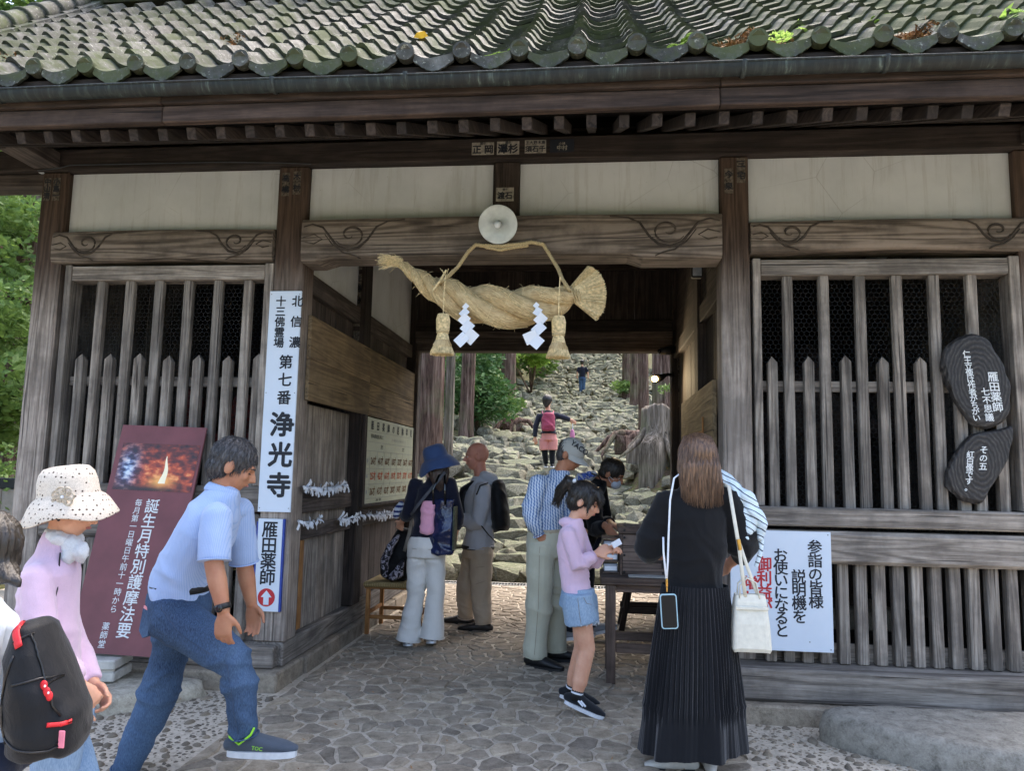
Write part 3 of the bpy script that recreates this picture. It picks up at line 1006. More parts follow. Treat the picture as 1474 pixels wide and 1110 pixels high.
def tile_mb(thick=0.026, length=0.27, tilt=0.030, eave=False):
    """one tile in its own frame: x across, y up the slope, z off the roof"""
    us = [-0.16, -0.10, -0.03, 0.04, 0.11, 0.18, 0.28, 0.42, 0.56, 0.70, 0.80, 0.86, 0.90]
    mb = MB(); vs = []
    zo = 0.022
    for y, lift in ((0.0, tilt), (length, 0.0)):
        for u in us: vs.append((u * PITCH, y, prof(u) + zo + lift))
        for u in us: vs.append((u * PITCH, y + 0.002, prof(u) + zo + lift - thick))
    n = len(us); fs = []
    for k in range(n - 1):
        fs.append((k, k + 1, 2 * n + k + 1, 2 * n + k))                # top
        fs.append((n + k, 3 * n + k, 3 * n + k + 1, n + k + 1))        # bottom
        fs.append((k, n + k, n + k + 1, k + 1))                        # front
        fs.append((2 * n + k, 2 * n + k + 1, 3 * n + k + 1, 3 * n + k))
    fs.append((0, 2 * n, 3 * n, n)); fs.append((n - 1, 2 * n - 1, 4 * n - 1, 3 * n - 1))
    mb.add(vs, fs)
    if eave:
        # scalloped pendant below the trough and round cap under the hump
        top = [(u * PITCH, prof(u) + zo + tilt - 0.001) for u in np.linspace(0.17, 0.84, 12)]
        low = []
        for k in range(25):
            t = k / 24; u = 0.86 - 0.72 * t
            h = 0.030 + 0.055 * math.sin(PI * t) ** 1.2 + 0.005 * abs(math.sin(t * PI * 7))
            low.append((u * PITCH, 0.012 + zo + tilt - 0.014 - h))
        poly = top + low
        Mx = Matrix(((1, 0, 0, 0), (0, 0, -1, 0), (0, 1, 0, 0), (0, 0, 0, 1)))
        ca = R(35.5)
        # the pendant hangs plumb, the tile slopes
        Rt = Matrix.Rotation(-ca, 4, 'X')
        mb2 = MB().prism(poly, Mx, -0.001, 0.016)
        vs2 = [tuple(Rt @ (V(p) - V((0, 0, 0.03))) + V((0, 0, 0.03))) for p in mb2.v]
        mb.add(vs2, mb2.f)
        c = [(0.047 * math.cos(2 * PI * k / 20), 0.047 * math.sin(2 * PI * k / 20)) for k in range(20)]
        mb3 = MB().prism([(a, b + zo + tilt + 0.014) for a, b in c], Mx, -0.022, 0.030)
        vs3 = [tuple(Rt @ (V(p) - V((0, 0, 0.03))) + V((0, 0, 0.03))) for p in mb3.v]
        mb.add(vs3, mb3.f)
    return mb
def tile_obj(name, eave):
    mb = tile_mb(eave=eave)
    me = mb.mesh(name); me.materials.append(M['tile'])
    b = bmesh.new(); b.from_mesh(me); bmesh.ops.recalc_face_normals(b, faces=b.faces); b.to_mesh(me); b.free()
    return me
tm = tile_obj('roof_tile', False); te = tile_obj('eave_tile', True)
rbase = PW[roof.name]
def place_tile(me, name, k, i):
    o = bpy.data.objects.new(name, me); col.objects.link(o); o.parent = roof
    a = math.atan2(SP[k + 1][1] - SP[k][1], SP[k + 1][0] - SP[k][0])
    p = V((X0 + PITCH * i, SP[k][0], SP[k][1]))
    o.location = p - rbase + V((rnd.uniform(-0.003, 0.003), rnd.uniform(-0.005, 0.005), rnd.uniform(-0.001, 0.004)))
    o.rotation_euler = (a + rnd.uniform(-0.012, 0.012), rnd.uniform(-0.015, 0.015), rnd.uniform(-0.02, 0.02))
    return o
I0, I1 = -11, 9
far = bmesh.new()
for k in range(ROWS - 1):
    for i in range(-16, 15):
        near = I0 <= i <= I1 and k <= 13 and not (k > 8 and i > 3)
        if k == 0 and -15 <= i: place_tile(te, 'eave_tile', 0, i)
        elif near: place_tile(tm, 'roof_tile', k, i)
        else:
            a = math.atan2(SP[k + 1][1] - SP[k][1], SP[k + 1][0] - SP[k][0])
            T = Matrix.Translation(V((X0 + PITCH * i, SP[k][0], SP[k][1]))) @ Matrix.Rotation(a, 4, 'X')
            n0 = len(far.verts); far.from_mesh(tm); far.verts.ensure_lookup_table()
            for v in far.verts[n0:]: v.co = T @ v.co
fm = bpy.data.meshes.new('roof_tile_field'); far.to_mesh(fm)
fm.materials.append(M['tile'])
o = link(bpy.data.objects.new('roof_tile_field', fm), roof); o['kind'] = 'stuff'
# rear slope, same field turned round the ridge
yr, zr = SP[-1]
for v in far.verts: v.co = V((-1.2 - v.co.x, 2 * yr - v.co.y, v.co.z))
fm2 = bpy.data.meshes.new('rear_tile_field'); far.to_mesh(fm2); far.free(); fm2.materials.append(M['tile'])
# deck under the tiles
mb = MB()
xs = (-5.1, 3.9)
top = [(y, z - 0.002) for y, z in SP]; full = top + [(2 * yr - y, z) for y, z in top[::-1]]
vs = [(x, y, z) for x in xs for y, z in full] + [(x, y, z - 0.05) for x in xs for y, z in full]
n = len(full)
fs = []
for k in range(n - 1):
    fs.append((k, k + 1, n + k + 1, n + k)); fs.append((2 * n + k, 3 * n + k, 3 * n + k + 1, 2 * n + k + 1))
    fs.append((k, 2 * n + k, 2 * n + k + 1, k + 1)); fs.append((n + k, n + k + 1, 3 * n + k + 1, 3 * n + k))
fs.append((0, n, 3 * n, 2 * n))
mb.add(vs, fs)
mb.build('roof_deck', M['darkX'], roof, recalc=True)
# gable walls above the side rooms and main ridge
for x in (-4.0, 2.9):
    pts = [(p[0], p[1] - 0.06) for p in full if 0.0 <= p[0] <= 2 * yr]
    poly = [(0.0, 3.5)] + [(3.4, 3.5)] + [(min(3.4, q[0]), q[1]) for q in pts[::-1]]
    Mx = Matrix(((0, 0, 1, x), (1, 0, 0, 0), (0, 1, 0, 0), (0, 0, 0, 1)))
    MB().prism(poly, Mx, -0.02, 0.02).build('gable_wall', M['plaster'], gate, recalc=True)
MB().box(-5.2, 4.0, yr - 0.16, yr + 0.16, zr, zr + 0.38, 0.05).build('ridge', M['tile'], roof)
# verge ridge coming down the left end of the slope
def verge(xc):
    v = empty('verge_ridge', (xc, 1.0, 4.6), parent=gate)
    for lay, (w, h0) in enumerate(((0.40, 0.05), (0.33, 0.095))):
        for k in range(0, ROWS - 1, 2):
            a = V((xc, SP[k][0], SP[k][1] + h0)); b = V((xc, SP[min(k + 2, ROWS)][0], SP[min(k + 2, ROWS)][1] + h0))
            MB().bar(a, b - (b - a).normalized() * 0.006, w, 0.04, up=(0, -0.6, 0.8), ch=0.004).build('flat_ridge_tile', M['tile'], v)
    for k in range(ROWS - 1):
        a = V((xc, SP[k][0], SP[k][1] + 0.15)); b = V((xc, SP[k + 1][0], SP[k + 1][1] + 0.15))
        MB().tube([a - (b - a) * 0.12, a, a + (b - a) * 0.12, b], [(0.108, 0.10), (0.108, 0.10), (0.092, 0.085), (0.088, 0.08)], 14).build('round_ridge_tile', M['tile'], v, smooth=True)
verge(-4.93); verge(3.72)

# moss, litter on the roof ------------------------------------------
def roof_at(x, t):
    """point on the tile surface t metres up the slope"""
    k = min(int(t / EXPO), ROWS - 1); f = t / EXPO - k
    a = SP[k]; b = SP[k + 1]
    u = ((x - X0) / PITCH) % 1
    return V((x, a[0] + (b[0] - a[0]) * f, a[1] + (b[1] - a[1]) * f + prof(u) + 0.05))
def moss(x, t, w, label):
    mb = MB()
    r_ = random.Random(int(x * 100))
    for k in range(34):
        p = roof_at(x + r_.gauss(0, w * 0.4), max(0.01, t + r_.gauss(0, 0.05)))
        s_ = r_.uniform(0.010, 0.024)
        mb.ell(p + V((0, 0, -0.006)), (s_ * 1.3, s_ * 1.1, s_ * 0.7), n=7, m=5)
    o = mb.build('moss', M['moss'], None, smooth=True)
    tag(o, label, 'moss', None, 'stuff')
moss(-0.50, 0.05, 0.10, 'green moss cushion left of the middle eave tile caps')
moss(0.45, 0.06, 0.09, 'bright moss cushion on the eave right of the lamp')
moss(-1.62, 0.03, 0.05, 'small moss tuft low on the left eave')
moss(1.72, 0.9, 0.16, 'pale moss patch higher up on the right roof')
def litter(x, t, w, n, label, mat='litter', s0=0.02):
    mb = MB(); r_ = random.Random(int(x * 77) + 3)
    for k in range(n):
        p = roof_at(x + r_.gauss(0, w * 0.45), max(0.02, t + r_.gauss(0, 0.07))) + V((0, 0, r_.uniform(0, 0.02)))
        a = V((r_.gauss(0, 1), r_.gauss(0, 1), r_.gauss(0, 0.45))).normalized() * s0 * r_.uniform(0.6, 1.6)
        b = a.cross(V((r_.gauss(0, 1), r_.gauss(0, 1), 1))).normalized() * s0 * 0.35
        mb.add([p - a, p + b, p + a, p - b], [(0, 1, 2, 3)])
    o = mb.build('leaf_litter', M[mat], None)
    tag(o, label, 'leaf litter', None, 'stuff')
litter(0.80, 0.10, 0.17, 260, 'dry brown litter caught behind the eave right of the centre')
litter(1.58, 0.12, 0.15, 200, 'dry brown litter on the right part of the eave')
litter(-3.75, 0.45, 0.35, 420, 'rusty leaf litter at the foot of the left ridge')
litter(-2.35, 1.15, 0.14, 120, 'pinch of dry litter up the left slope')
litter(0.98, 0.36, 0.10, 90, 'yellow fallen leaves on the right of the roof', 'leaf3', 0.026)
litter(2.35, 0.55, 0.16, 60, 'green maple leaves at the right edge of the roof', 'leaf3', 0.05)
mb = MB(); p = roof_at(-0.98, 0.40) + V((0, -0.01, 0.02))
mb.add([p + V(q) for q in ((-0.04, 0, 0), (-0.02, -0.01, 0.022), (0.0, 0.0, 0.035), (0.025, -0.01, 0.03), (0.045, 0, 0.005), (0.01, -0.01, -0.015))], [(0, 1, 2, 3, 4, 5)])
tag(mb.build('fallen_leaf', M['leafy'] if 'leafy' in M else plain('yellow_leaf', '#E0A81C', 0.6, 0.3), None), 'single yellow leaf lying on the grey roof tiles', 'leaf')
bpy.data.meshes.remove(fm2)
# ================================================================ ground and paving
def hill(x, y):
    """terrain height behind the gate"""
    ks = [(-50, 0), (4.95, 0), (7, 0.45), (10, 1.27), (15, 2.2), (20, 3.1), (29, 4.9), (35, 6.6), (42, 9.0), (55, 13.5), (90, 24)]
    z = 0
    for (a, za), (b, zb) in zip(ks, ks[1:]):
        if y <= b:
            z = za + (zb - za) * max(0, (y - a)) / (b - a) if y > a else za
            break
    else: z = ks[-1][1]
    s = min(1, max(0, (y - 4.5) / 3))
    xc = 0.0
    if x < -2.2: z += s * (0.28 * (-2.2 - x) if x > -5 else 0.78 + 0.08 * (-5 - x))
    if x > 1.6: z += s * (0.42 * (x - 1.6) if x < 4 else 1.0 + 0.15 * (x - 4))
    z += 1.0 * math.exp(-((x - 1.4) ** 2 / 0.5 + (y - 9.0) ** 2 / 1.1))
    z += s * 0.12 * noise.noise(V((x * 0.7, y * 0.7, 3)))
    return z

def ground_sheet():
    mb = MB()
    xs = list(np.linspace(-60, -8, 12)) + list(np.linspace(-7, 7, 50)) + list(np.linspace(8, 60, 12))
    ys = list(np.linspace(-40, -4, 6)) + [-2, 0, 2, 4, 4.6] + list(np.linspace(5, 50, 80)) + list(np.linspace(54, 140, 8))
    vs = [(x, y, hill(x, y) - 0.075) for y in ys for x in xs]
    n = len(xs)
    fs = [(j * n + i, j * n + i + 1, (j + 1) * n + i + 1, (j + 1) * n + i) for j in range(len(ys) - 1) for i in range(n - 1)]
    mb.add(vs, fs)
    tag(mb.build('ground', M['soil'], None, smooth=True), kind='structure')
ground_sheet()
tag(MB().box(-6.5, 6.5, -6.5, 4.62, -0.07, -0.007).build('mortar_bed', M['mortar'], None), kind='structure')

def voronoi_cells(pts, region, reach):
    """clip a box cell for every point by the bisectors with its neighbours"""
    pts = np.array(pts)
    out = []
    for i, p in enumerate(pts):
        d = pts - p; r2 = (d ** 2).sum(1)
        nb = np.where((r2 > 1e-9) & (r2 < reach ** 2))[0]
        nb = nb[np.argsort(r2[nb])][:14]
        poly = [(p[0] - reach, p[1] - reach), (p[0] + reach, p[1] - reach), (p[0] + reach, p[1] + reach), (p[0] - reach, p[1] + reach)]
        for j in nb:
            m = (p + pts[j]) / 2; nn = pts[j] - p
            new = []
            for a, b in zip(poly, poly[1:] + poly[:1]):
                da = (a[0] - m[0]) * nn[0] + (a[1] - m[1]) * nn[1]; db = (b[0] - m[0]) * nn[0] + (b[1] - m[1]) * nn[1]
                if da <= 0: new.append(a)
                if da * db < 0:
                    t = da / (da - db); new.append((a[0] + (b[0] - a[0]) * t, a[1] + (b[1] - a[1]) * t))
            poly = new
            if len(poly) < 3: break
        x0, x1, y0, y1 = region
        poly = [(min(max(a, x0), x1), min(max(b, y0), y1)) for a, b in poly]
        q = []
        for a in poly:
            if not q or (a[0] - q[-1][0]) ** 2 + (a[1] - q[-1][1]) ** 2 > 1e-6: q.append(a)
        out.append((p, q))
    return out

def slab_mb(mb, c, poly, joint, r_, h=0.016):
    if len(poly) < 3: return False
    A = 0
    for a, b in zip(poly, poly[1:] + poly[:1]): A += a[0] * b[1] - a[1] * b[0]
    A = abs(A) / 2
    if A < 0.0018: return False
    cx_ = sum(p[0] for p in poly) / len(poly); cy_ = sum(p[1] for p in poly) / len(poly)
    # wobble the outline: add midpoints pushed in and out
    ring = []
    n = len(poly)
    for k in range(n):
        a = V((poly[k][0], poly[k][1], 0)); b = V((poly[(k + 1) % n][0], poly[(k + 1) % n][1], 0)); pr = V((poly[k - 1][0], poly[k - 1][1], 0))
        ring.append(a * 0.84 + b * 0.08 + pr * 0.08)
        if (b - a).length > 0.05:
            d = (b - a).normalized(); ring.append((a + b) / 2 + V((d.y, -d.x, 0)) * r_.uniform(-0.006, 0.005))
    cc = V((cx_, cy_, 0))
    def off(s, z):
        o = []
        for p in ring:
            d = cc - p; L = d.length
            o.append(p + d * min(0.6, s / max(L, 0.01)) + V((0, 0, z)))
        return o
    tz = h + r_.uniform(-0.004, 0.004); tx = r_.uniform(-0.02, 0.02); ty = r_.uniform(-0.02, 0.02)
    lo = off(joint, -0.02); mid = off(joint + 0.001, tz - 0.007); top = off(joint + 0.008, tz)
    for p in mid + top: p.z += (p.x - cx_) * tx + (p.y - cy_) * ty - 0.014
    m = len(ring)
    fs = [tuple(range(2 * m, 3 * m))]
    for k in range(m):
        k2 = (k + 1) % m
        fs.append((k, k2, m + k2, m + k)); fs.append((m + k, m + k2, 2 * m + k2, 2 * m + k))
    mb.add(lo + mid + top, fs)
    return True

pav = empty('paved_path', (-0.55, 0, 0), None)
pav['kind'] = 'structure'
def pave(region, dx, dy, limit, ycut, seed, aniso_seed=0):
    r_ = random.Random(seed)
    x0, x1, y0, y1 = region
    pts = []
    ny = int((y1 - y0) / dy); nx = int((x1 - x0) / dx)
    for j in range(ny + 2):
        for i in range(nx + 2):
            if r_.random() < 0.17: continue
            pts.append((x0 + dx * (i + (0.5 if j % 2 else 0) - 0.25 + r_.uniform(-0.5, 0.5)), y0 + dy * (j - 0.25 + r_.uniform(-0.5, 0.5))))
    cells = voronoi_cells([p for p in pts if x0 - 0.02 < p[0] < x1 + 0.02 and y0 - 0.02 < p[1] < y1 + 0.02], region, max(dx, dy) * 2.6)
    cells.sort(key=lambda c: abs(c[0][1] + 1.4) + 0.25 * abs(c[0][0] + 0.4))
    rest = MB(); n = 0
    for c, poly in cells:
        if n < limit and c[1] > -1.75:
            mb = MB()
            if slab_mb(mb, c, poly, 0.0065, r_):
                mb.build('paving_stone', M['slab'], pav, recalc=True); n += 1
        else:
            slab_mb(rest, c, poly, 0.0065, r_)
    o = rest.build('paving_stones', M['slab'], pav, recalc=True); o['kind'] = 'stuff'
pave((-1.90, 0.80, -3.4, 4.55), 0.122, 0.118, 297, 0, 4)
# one squared flagstone let into the path
o = MB().box(-1.16, -0.93, 0.10, 0.26, -0.02, 0.012, 0.005).build('flagstone', M['slab'], pav)

# pebbles set in mortar at both sides
peb = empty('pebble_strip', (0, -0.8, 0), None)
peb['kind'] = 'structure'
pm = []
for s_ in range(5):
    b = bmesh.new(); bmesh.ops.create_icosphere(b, subdivisions=2, radius=1.0)
    r_ = random.Random(s_)
    o1 = V((r_.random() * 9, s_, 0))
    for v in b.verts:
        v.co *= 1 + 0.22 * noise.noise(v.co * 1.1 + o1)
    me = bpy.data.meshes.new('pebble'); b.to_mesh(me); b.free(); me.polygons.foreach_set('use_smooth', [True] * len(me.polygons))
    me.materials.append(M['pebble']); pm.append(me)
def pebbles(x0, x1, y0, y1, n, ind, seed):
    r_ = random.Random(seed); pts = []; tries = 0
    grid = {}
    cand = []
    while len(cand) < n and tries < n * 12:
        tries += 1
        s_ = r_.choice((0.010, 0.014, 0.018, 0.022, 0.028)) * r_.uniform(0.8, 1.15)
        x = r_.uniform(x0, x1); y = r_.uniform(y0, y1)
        gx, gy = int(x / 0.07), int(y / 0.07); ok = True
        for a in (-1, 0, 1):
            for b in (-1, 0, 1):
                for q in grid.get((gx + a, gy + b), ()):
                    if (q[0] - x) ** 2 + (q[1] - y) ** 2 < (q[2] + s_) ** 2 * 1.0: ok = False
        if ok:
            grid.setdefault((gx, gy), []).append((x, y, s_)); cand.append((x, y, s_))
    cand.sort(key=lambda c: -c[2] / (5 + c[1]))
    rest = bmesh.new()
    for i, (x, y, s_) in enumerate(cand):
        sc = (s_ * r_.uniform(0.9, 1.5), s_ * r_.uniform(0.7, 1.0), s_ * r_.uniform(0.6, 0.9)); rz = r_.uniform(0, 6.28)
        if i < ind:
            o = bpy.data.objects.new('pebble', pm[i % 5]); col.objects.link(o); o.parent = peb
            o.location = V((x, y, -0.012)) - PW[peb.name]; o.scale = sc; o.rotation_euler = (0, 0, rz)
        else:
            T = Matrix.Translation((x, y, -0.012)) @ Matrix.Rotation(rz, 4, 'Z') @ Matrix.Diagonal((*sc, 1))
            n0 = len(rest.verts)
            bmesh.ops.create_icosphere(rest, subdivisions=1, radius=1.0, matrix=T)
    me = bpy.data.meshes.new('pebbles'); rest.to_mesh(me); rest.free(); me.materials.append(M['pebble'])
    me.polygons.foreach_set('use_smooth', [True] * len(me.polygons))
    o = link(bpy.data.objects.new('pebbles', me), peb); o['kind'] = 'stuff'
pebbles(-3.2, -1.93, -1.7, -0.20, 2600, 130, 3)
pebbles(0.83, 2.9, -1.5, -0.28, 3600, 165, 5)

def natural_stone(name, outline, z0, z1, label, seed, mat='bigstone', n=64, slope=0.0, parent=None, amp=0.012):
    """big low stone from a ground outline: domed irregular top, broken sides"""
    cx_ = sum(p[0] for p in outline) / len(outline); cy_ = sum(p[1] for p in outline) / len(outline)
    pts = []
    m = len(outline)
    for k in range(n):                      # Catmull-Rom round the outline
        t = k / n * m; i = int(t); f = t - i
        P = [V((*outline[(i + j - 1) % m], 0)) for j in range(4)]
        pts.append(0.5 * ((2 * P[1]) + (P[2] - P[0]) * f + (2 * P[0] - 5 * P[1] + 4 * P[2] - P[3]) * f * f + (3 * P[1] - P[0] - 3 * P[2] + P[3]) * f ** 3))
    rings = []; cc = V((cx_, cy_, 0))
    lv = [(1.0, 0.0), (1.0, 0.30), (0.985, 0.62), (0.955, 0.86), (0.90, 0.97), (0.80, 1.0), (0.65, 1.0), (0.48, 1.0), (0.3, 1.0), (0.12, 1.0)]
    vs = []; fs = []
    for s_, h in lv:
        for p in pts:
            q = cc + (p - cc) * s_
            z = z0 + (z1 - z0) * h + slope * (q.y - cc.y) * h
            w = V((q.x, q.y, z))
            d = noise.noise(w * 3 + V((seed, 0, 0))) * amp * 1.5 + noise.noise(w * 11) * amp + noise.noise(w * 30) * amp * 0.35
            out = (p - cc).normalized()
            k = max(0, 1 - h * 0.9)
            side = noise.noise(V((w.x * 8, w.y * 8, w.z * 18)) + V((seed, 3, 0))) * 0.03
            w += out * side * (0.4 + k) * (1 if s_ > 0.85 else 0) + V((0, 0, d if h > 0.5 else 0))
            vs.append(w)
    L = len(lv)
    for i in range(L - 1):
        for k in range(n):
            k2 = (k + 1) % n
            fs.append((i * n + k, i * n + k2, (i + 1) * n + k2, (i + 1) * n + k))
    vs.append(V((cx_, cy_, z1))); e = len(vs) - 1
    for k in range(n): fs.append(((L - 1) * n + k, (L - 1) * n + (k + 1) % n, e))
    mb = MB(); mb.add(vs, fs)
    o = mb.build(name, M[mat], parent, smooth=True)
    if label: tag(o, label, 'stone')
    return o
natural_stone('step_stone', [(1.30, -0.40), (1.65, -0.33), (2.1, -0.31), (2.55, -0.36), (2.75, -0.62), (2.5, -0.98), (1.98, -0.94), (1.60, -0.82), (1.36, -0.66), (1.24, -0.50)], -0.06, 0.15,
              'large flat natural step stone before the right lattice bay', 4, slope=0.05)
natural_stone('step_stone', [(-3.35, -0.20), (-2.85, -0.19), (-2.45, -0.19), (-2.36, -0.32), (-2.55, -0.62), (-2.78, -0.80), (-3.10, -0.92), (-3.5, -0.86), (-3.7, -0.5)], -0.06, 0.095,
              'wide grey step stone under the maroon poster board', 9, amp=0.010)
# hollow concrete blocks carrying the poster
def block(x, y, z, w, d, h, rz, label):
    t = empty('concrete_block', (x, y, z), label, 'concrete block', 'concrete blocks under the poster')
    Mx = Matrix.Translation((x, y, z)) @ Matrix.Rotation(rz, 4, 'Z')
    MB().box(-w / 2, w / 2, -d / 2, d / 2, h * 0.56, h, 0.008, Mx).build('face_shell', M['concrete'], t)
    MB().box(-w / 2 + 0.004, w / 2 - 0.004, -d / 2 + 0.01, d / 2, 0, h * 0.44, 0.008, Mx).build('face_shell', M['concrete'], t)
    MB().box(-w / 2 + 0.012, w / 2 - 0.014, -d / 2 + 0.02, -d / 2 + 0.045, h * 0.44, h * 0.56, 0, Mx).build('web', M['concrete'], t)
    MB().box(-0.015, 0.015, -d / 2 + 0.07, d / 2 - 0.01, h * 0.44, h * 0.56, 0, Mx).build('web', M['concrete'], t)
block(-3.27, -0.40, 0.10, 0.235, 0.26, 0.13, 0.10, 'stained concrete block left of its twin under the maroon poster')
block(-2.96, -0.38, 0.10, 0.235, 0.26, 0.13, 0.16, 'paler concrete block under the right end of the maroon poster')

# ---------------------------------------------------------------- drain and stone stairway
dr = empty('drain_channel', (-0.6, 4.7, 0), 'narrow drain with a slotted grate across the path before the stairs', 'drain')
MB().box(-3.4, 2.4, 4.63, 4.66, -0.10, 0.0).build('drain_edge', M['concrete'], dr)
MB().box(-3.4, 2.4, 4.84, 4.87, -0.10, 0.0).build('drain_edge', M['concrete'], dr)
gm = MB()
for k in range(150):
    x = -3.4 + 5.8 * k / 150
    gm.box(x, x + 0.012, 4.665, 4.835, -0.03, -0.004)
gm.build('grate', M['steel'], dr)['kind'] = 'stuff'

def rock_mesh(seed, sx=1.0, sy=1.0, sz=1.0, n=22, box=0.75):
    r_ = random.Random(seed); b = bmesh.new()
    for k in range(n):
        p = V((r_.uniform(-1, 1), r_.uniform(-1, 1), r_.uniform(-1, 1)))
        m = max(abs(p.x), abs(p.y), abs(p.z)); q = p / m
        s_ = p.normalized()
        p = q * box + s_ * (1 - box)
        b.verts.new((p.x * sx, p.y * sy, p.z * sz))
    bmesh.ops.convex_hull(b, input=b.verts)
    for v in [v for v in b.verts if not v.link_faces]: b.verts.remove(v)
    bmesh.ops.recalc_face_normals(b, faces=b.faces)
    me = bpy.data.meshes.new('stone'); b.to_mesh(me); b.free(); me.materials.append(M['rock'])
    return me
rocks = [rock_mesh(100 + k) for k in range(10)]
flats = [rock_mesh(200 + k, n=26, box=0.95) for k in range(8)]
stair = empty('stone_stairway', (0, 10, 1), None)
stair['kind'] = 'structure'
specs = []
rr = random.Random(21)
y = 5.05; zprev = 0
while y < 47:
    dist = y + 4.9
    tread = rr.uniform(0.50, 0.72) * (1.0 if y < 20 else 1.2)
    rise_z = hill(0, y + tread * 0.5)
    xc = 0.0 + 0.15 * math.sin(y * 0.3)
    hw = 2.15 + 0.012 * y
    x = xc - hw + rr.uniform(-0.2, 0.2)
    while x < xc + hw:
        w = rr.choice((0.22, 0.35, 0.5, 0.65, 0.9)) * rr.uniform(0.85, 1.15) * (1.0 if y < 20 else 1.2)
        h = rr.uniform(0.10, 0.17) + (0.03 if y < 12 else 0)
        specs.append((flats[rr.randrange(8)], x + w / 2, y + rr.uniform(-0.09, 0.09) + tread / 2, rise_z + rr.uniform(-0.035, 0.045) - h * 0.30, w * 0.50, tread * rr.uniform(0.46, 0.60), h, rr.uniform(-0.14, 0.14), rr.uniform(-0.09, 0.09)))
        if rr.random() < 0.35:
            s_ = rr.uniform(0.04, 0.10)
            specs.append((rocks[rr.randrange(10)], x + rr.uniform(0, w), y + 0.02, rise_z - 0.02 + s_ * 0.3, s_, s_, s_ * 0.8, rr.uniform(0, 6), 0.2))
        x += w * 1.03
    y += tread
# boulders along both banks
for k in range(620):
    yy = 5.0 + 42 * rr.random() ** 1.7
    sgn = -1 if rr.random() < 0.55 else 1
    off = abs(rr.gauss(0, 0.8))
    xx = (-2.0 - off) if sgn < 0 else (1.75 + off * 0.8)
    s_ = rr.uniform(0.08, 0.30) * (1.25 if yy < 9 else 1)
    specs.append((rocks[rr.randrange(10)], xx, yy, hill(xx, yy) + s_ * 0.15, s_ * rr.uniform(0.8, 1.4), s_ * rr.uniform(0.7, 1.1), s_ * rr.uniform(0.5, 0.9), rr.uniform(0, 6), rr.uniform(-0.3, 0.3)))
# loose stones lying on the steps
for k in range(420):
    yy = 5.4 + 30 * rr.random() ** 1.3; xx = rr.uniform(-2.0, 1.9); s_ = rr.uniform(0.05, 0.15)
    if abs(xx) < 0.5 and rr.random() < 0.6: continue
    specs.append((rocks[rr.randrange(10)], xx, yy, hill(xx, yy) + 0.06 + s_ * 0.4, s_ * 1.3, s_, s_ * 0.7, rr.uniform(0, 6), rr.uniform(-0.3, 0.3)))
for k in range(60):
    a = rr.uniform(0, 6.28); q = rr.uniform(0.3, 1.3); xx = 1.2 + math.cos(a) * q; yy = 8.7 + math.sin(a) * q * 0.8 - 0.4; s_ = rr.uniform(0.08, 0.20)
    specs.append((rocks[rr.randrange(10)], xx, yy, hill(xx, yy) + s_ * 0.2, s_ * 1.3, s_, s_ * 0.8, rr.uniform(0, 6), rr.uniform(-0.3, 0.3)))
# stacked blocks of the lowest courses
for row in range(5):
    x = -2.9
    while x < 2.3:
        w = rr.uniform(0.28, 0.62)
        specs.append((flats[rr.randrange(8)], x + w / 2, 5.3 + row * 0.34 + rr.uniform(-0.05, 0.05), 0.06 + row * 0.135, w * 0.5, 0.26, 0.105 + rr.uniform(-0.01, 0.02), rr.uniform(-0.08, 0.08), rr.uniform(-0.03, 0.03)))
        x += w
specs.sort(key=lambda s: -(s[4] * s[6]) / (s[2] + 4.9) ** 2 * (1.0 if -3.2 < s[1] < 2.3 else 0.25))
rest = bmesh.new()
for i, (me, x, y, z, sx, sy, sz, rz, tl) in enumerate(specs):
    T = Matrix.Translation((x, y, z)) @ Matrix.Rotation(rz, 4, 'Z') @ Matrix.Rotation(tl, 4, 'Y') @ Matrix.Diagonal((sx, sy, sz, 1))
    if i < 298:
        o = bpy.data.objects.new('stone', me); col.objects.link(o); o.parent = stair
        o.location = V((x, y, z)) - PW[stair.name]; o.rotation_euler = (0, tl, rz); o.scale = (sx, sy, sz)
    else:
        n0 = len(rest.verts); rest.from_mesh(me); rest.verts.ensure_lookup_table()
        for v in rest.verts[n0:]: v.co = T @ v.co
me = bpy.data.meshes.new('stones'); rest.to_mesh(me); rest.free(); me.materials.append(M['rock'])
o = link(bpy.data.objects.new('stones', me), stair); o['kind'] = 'stuff'

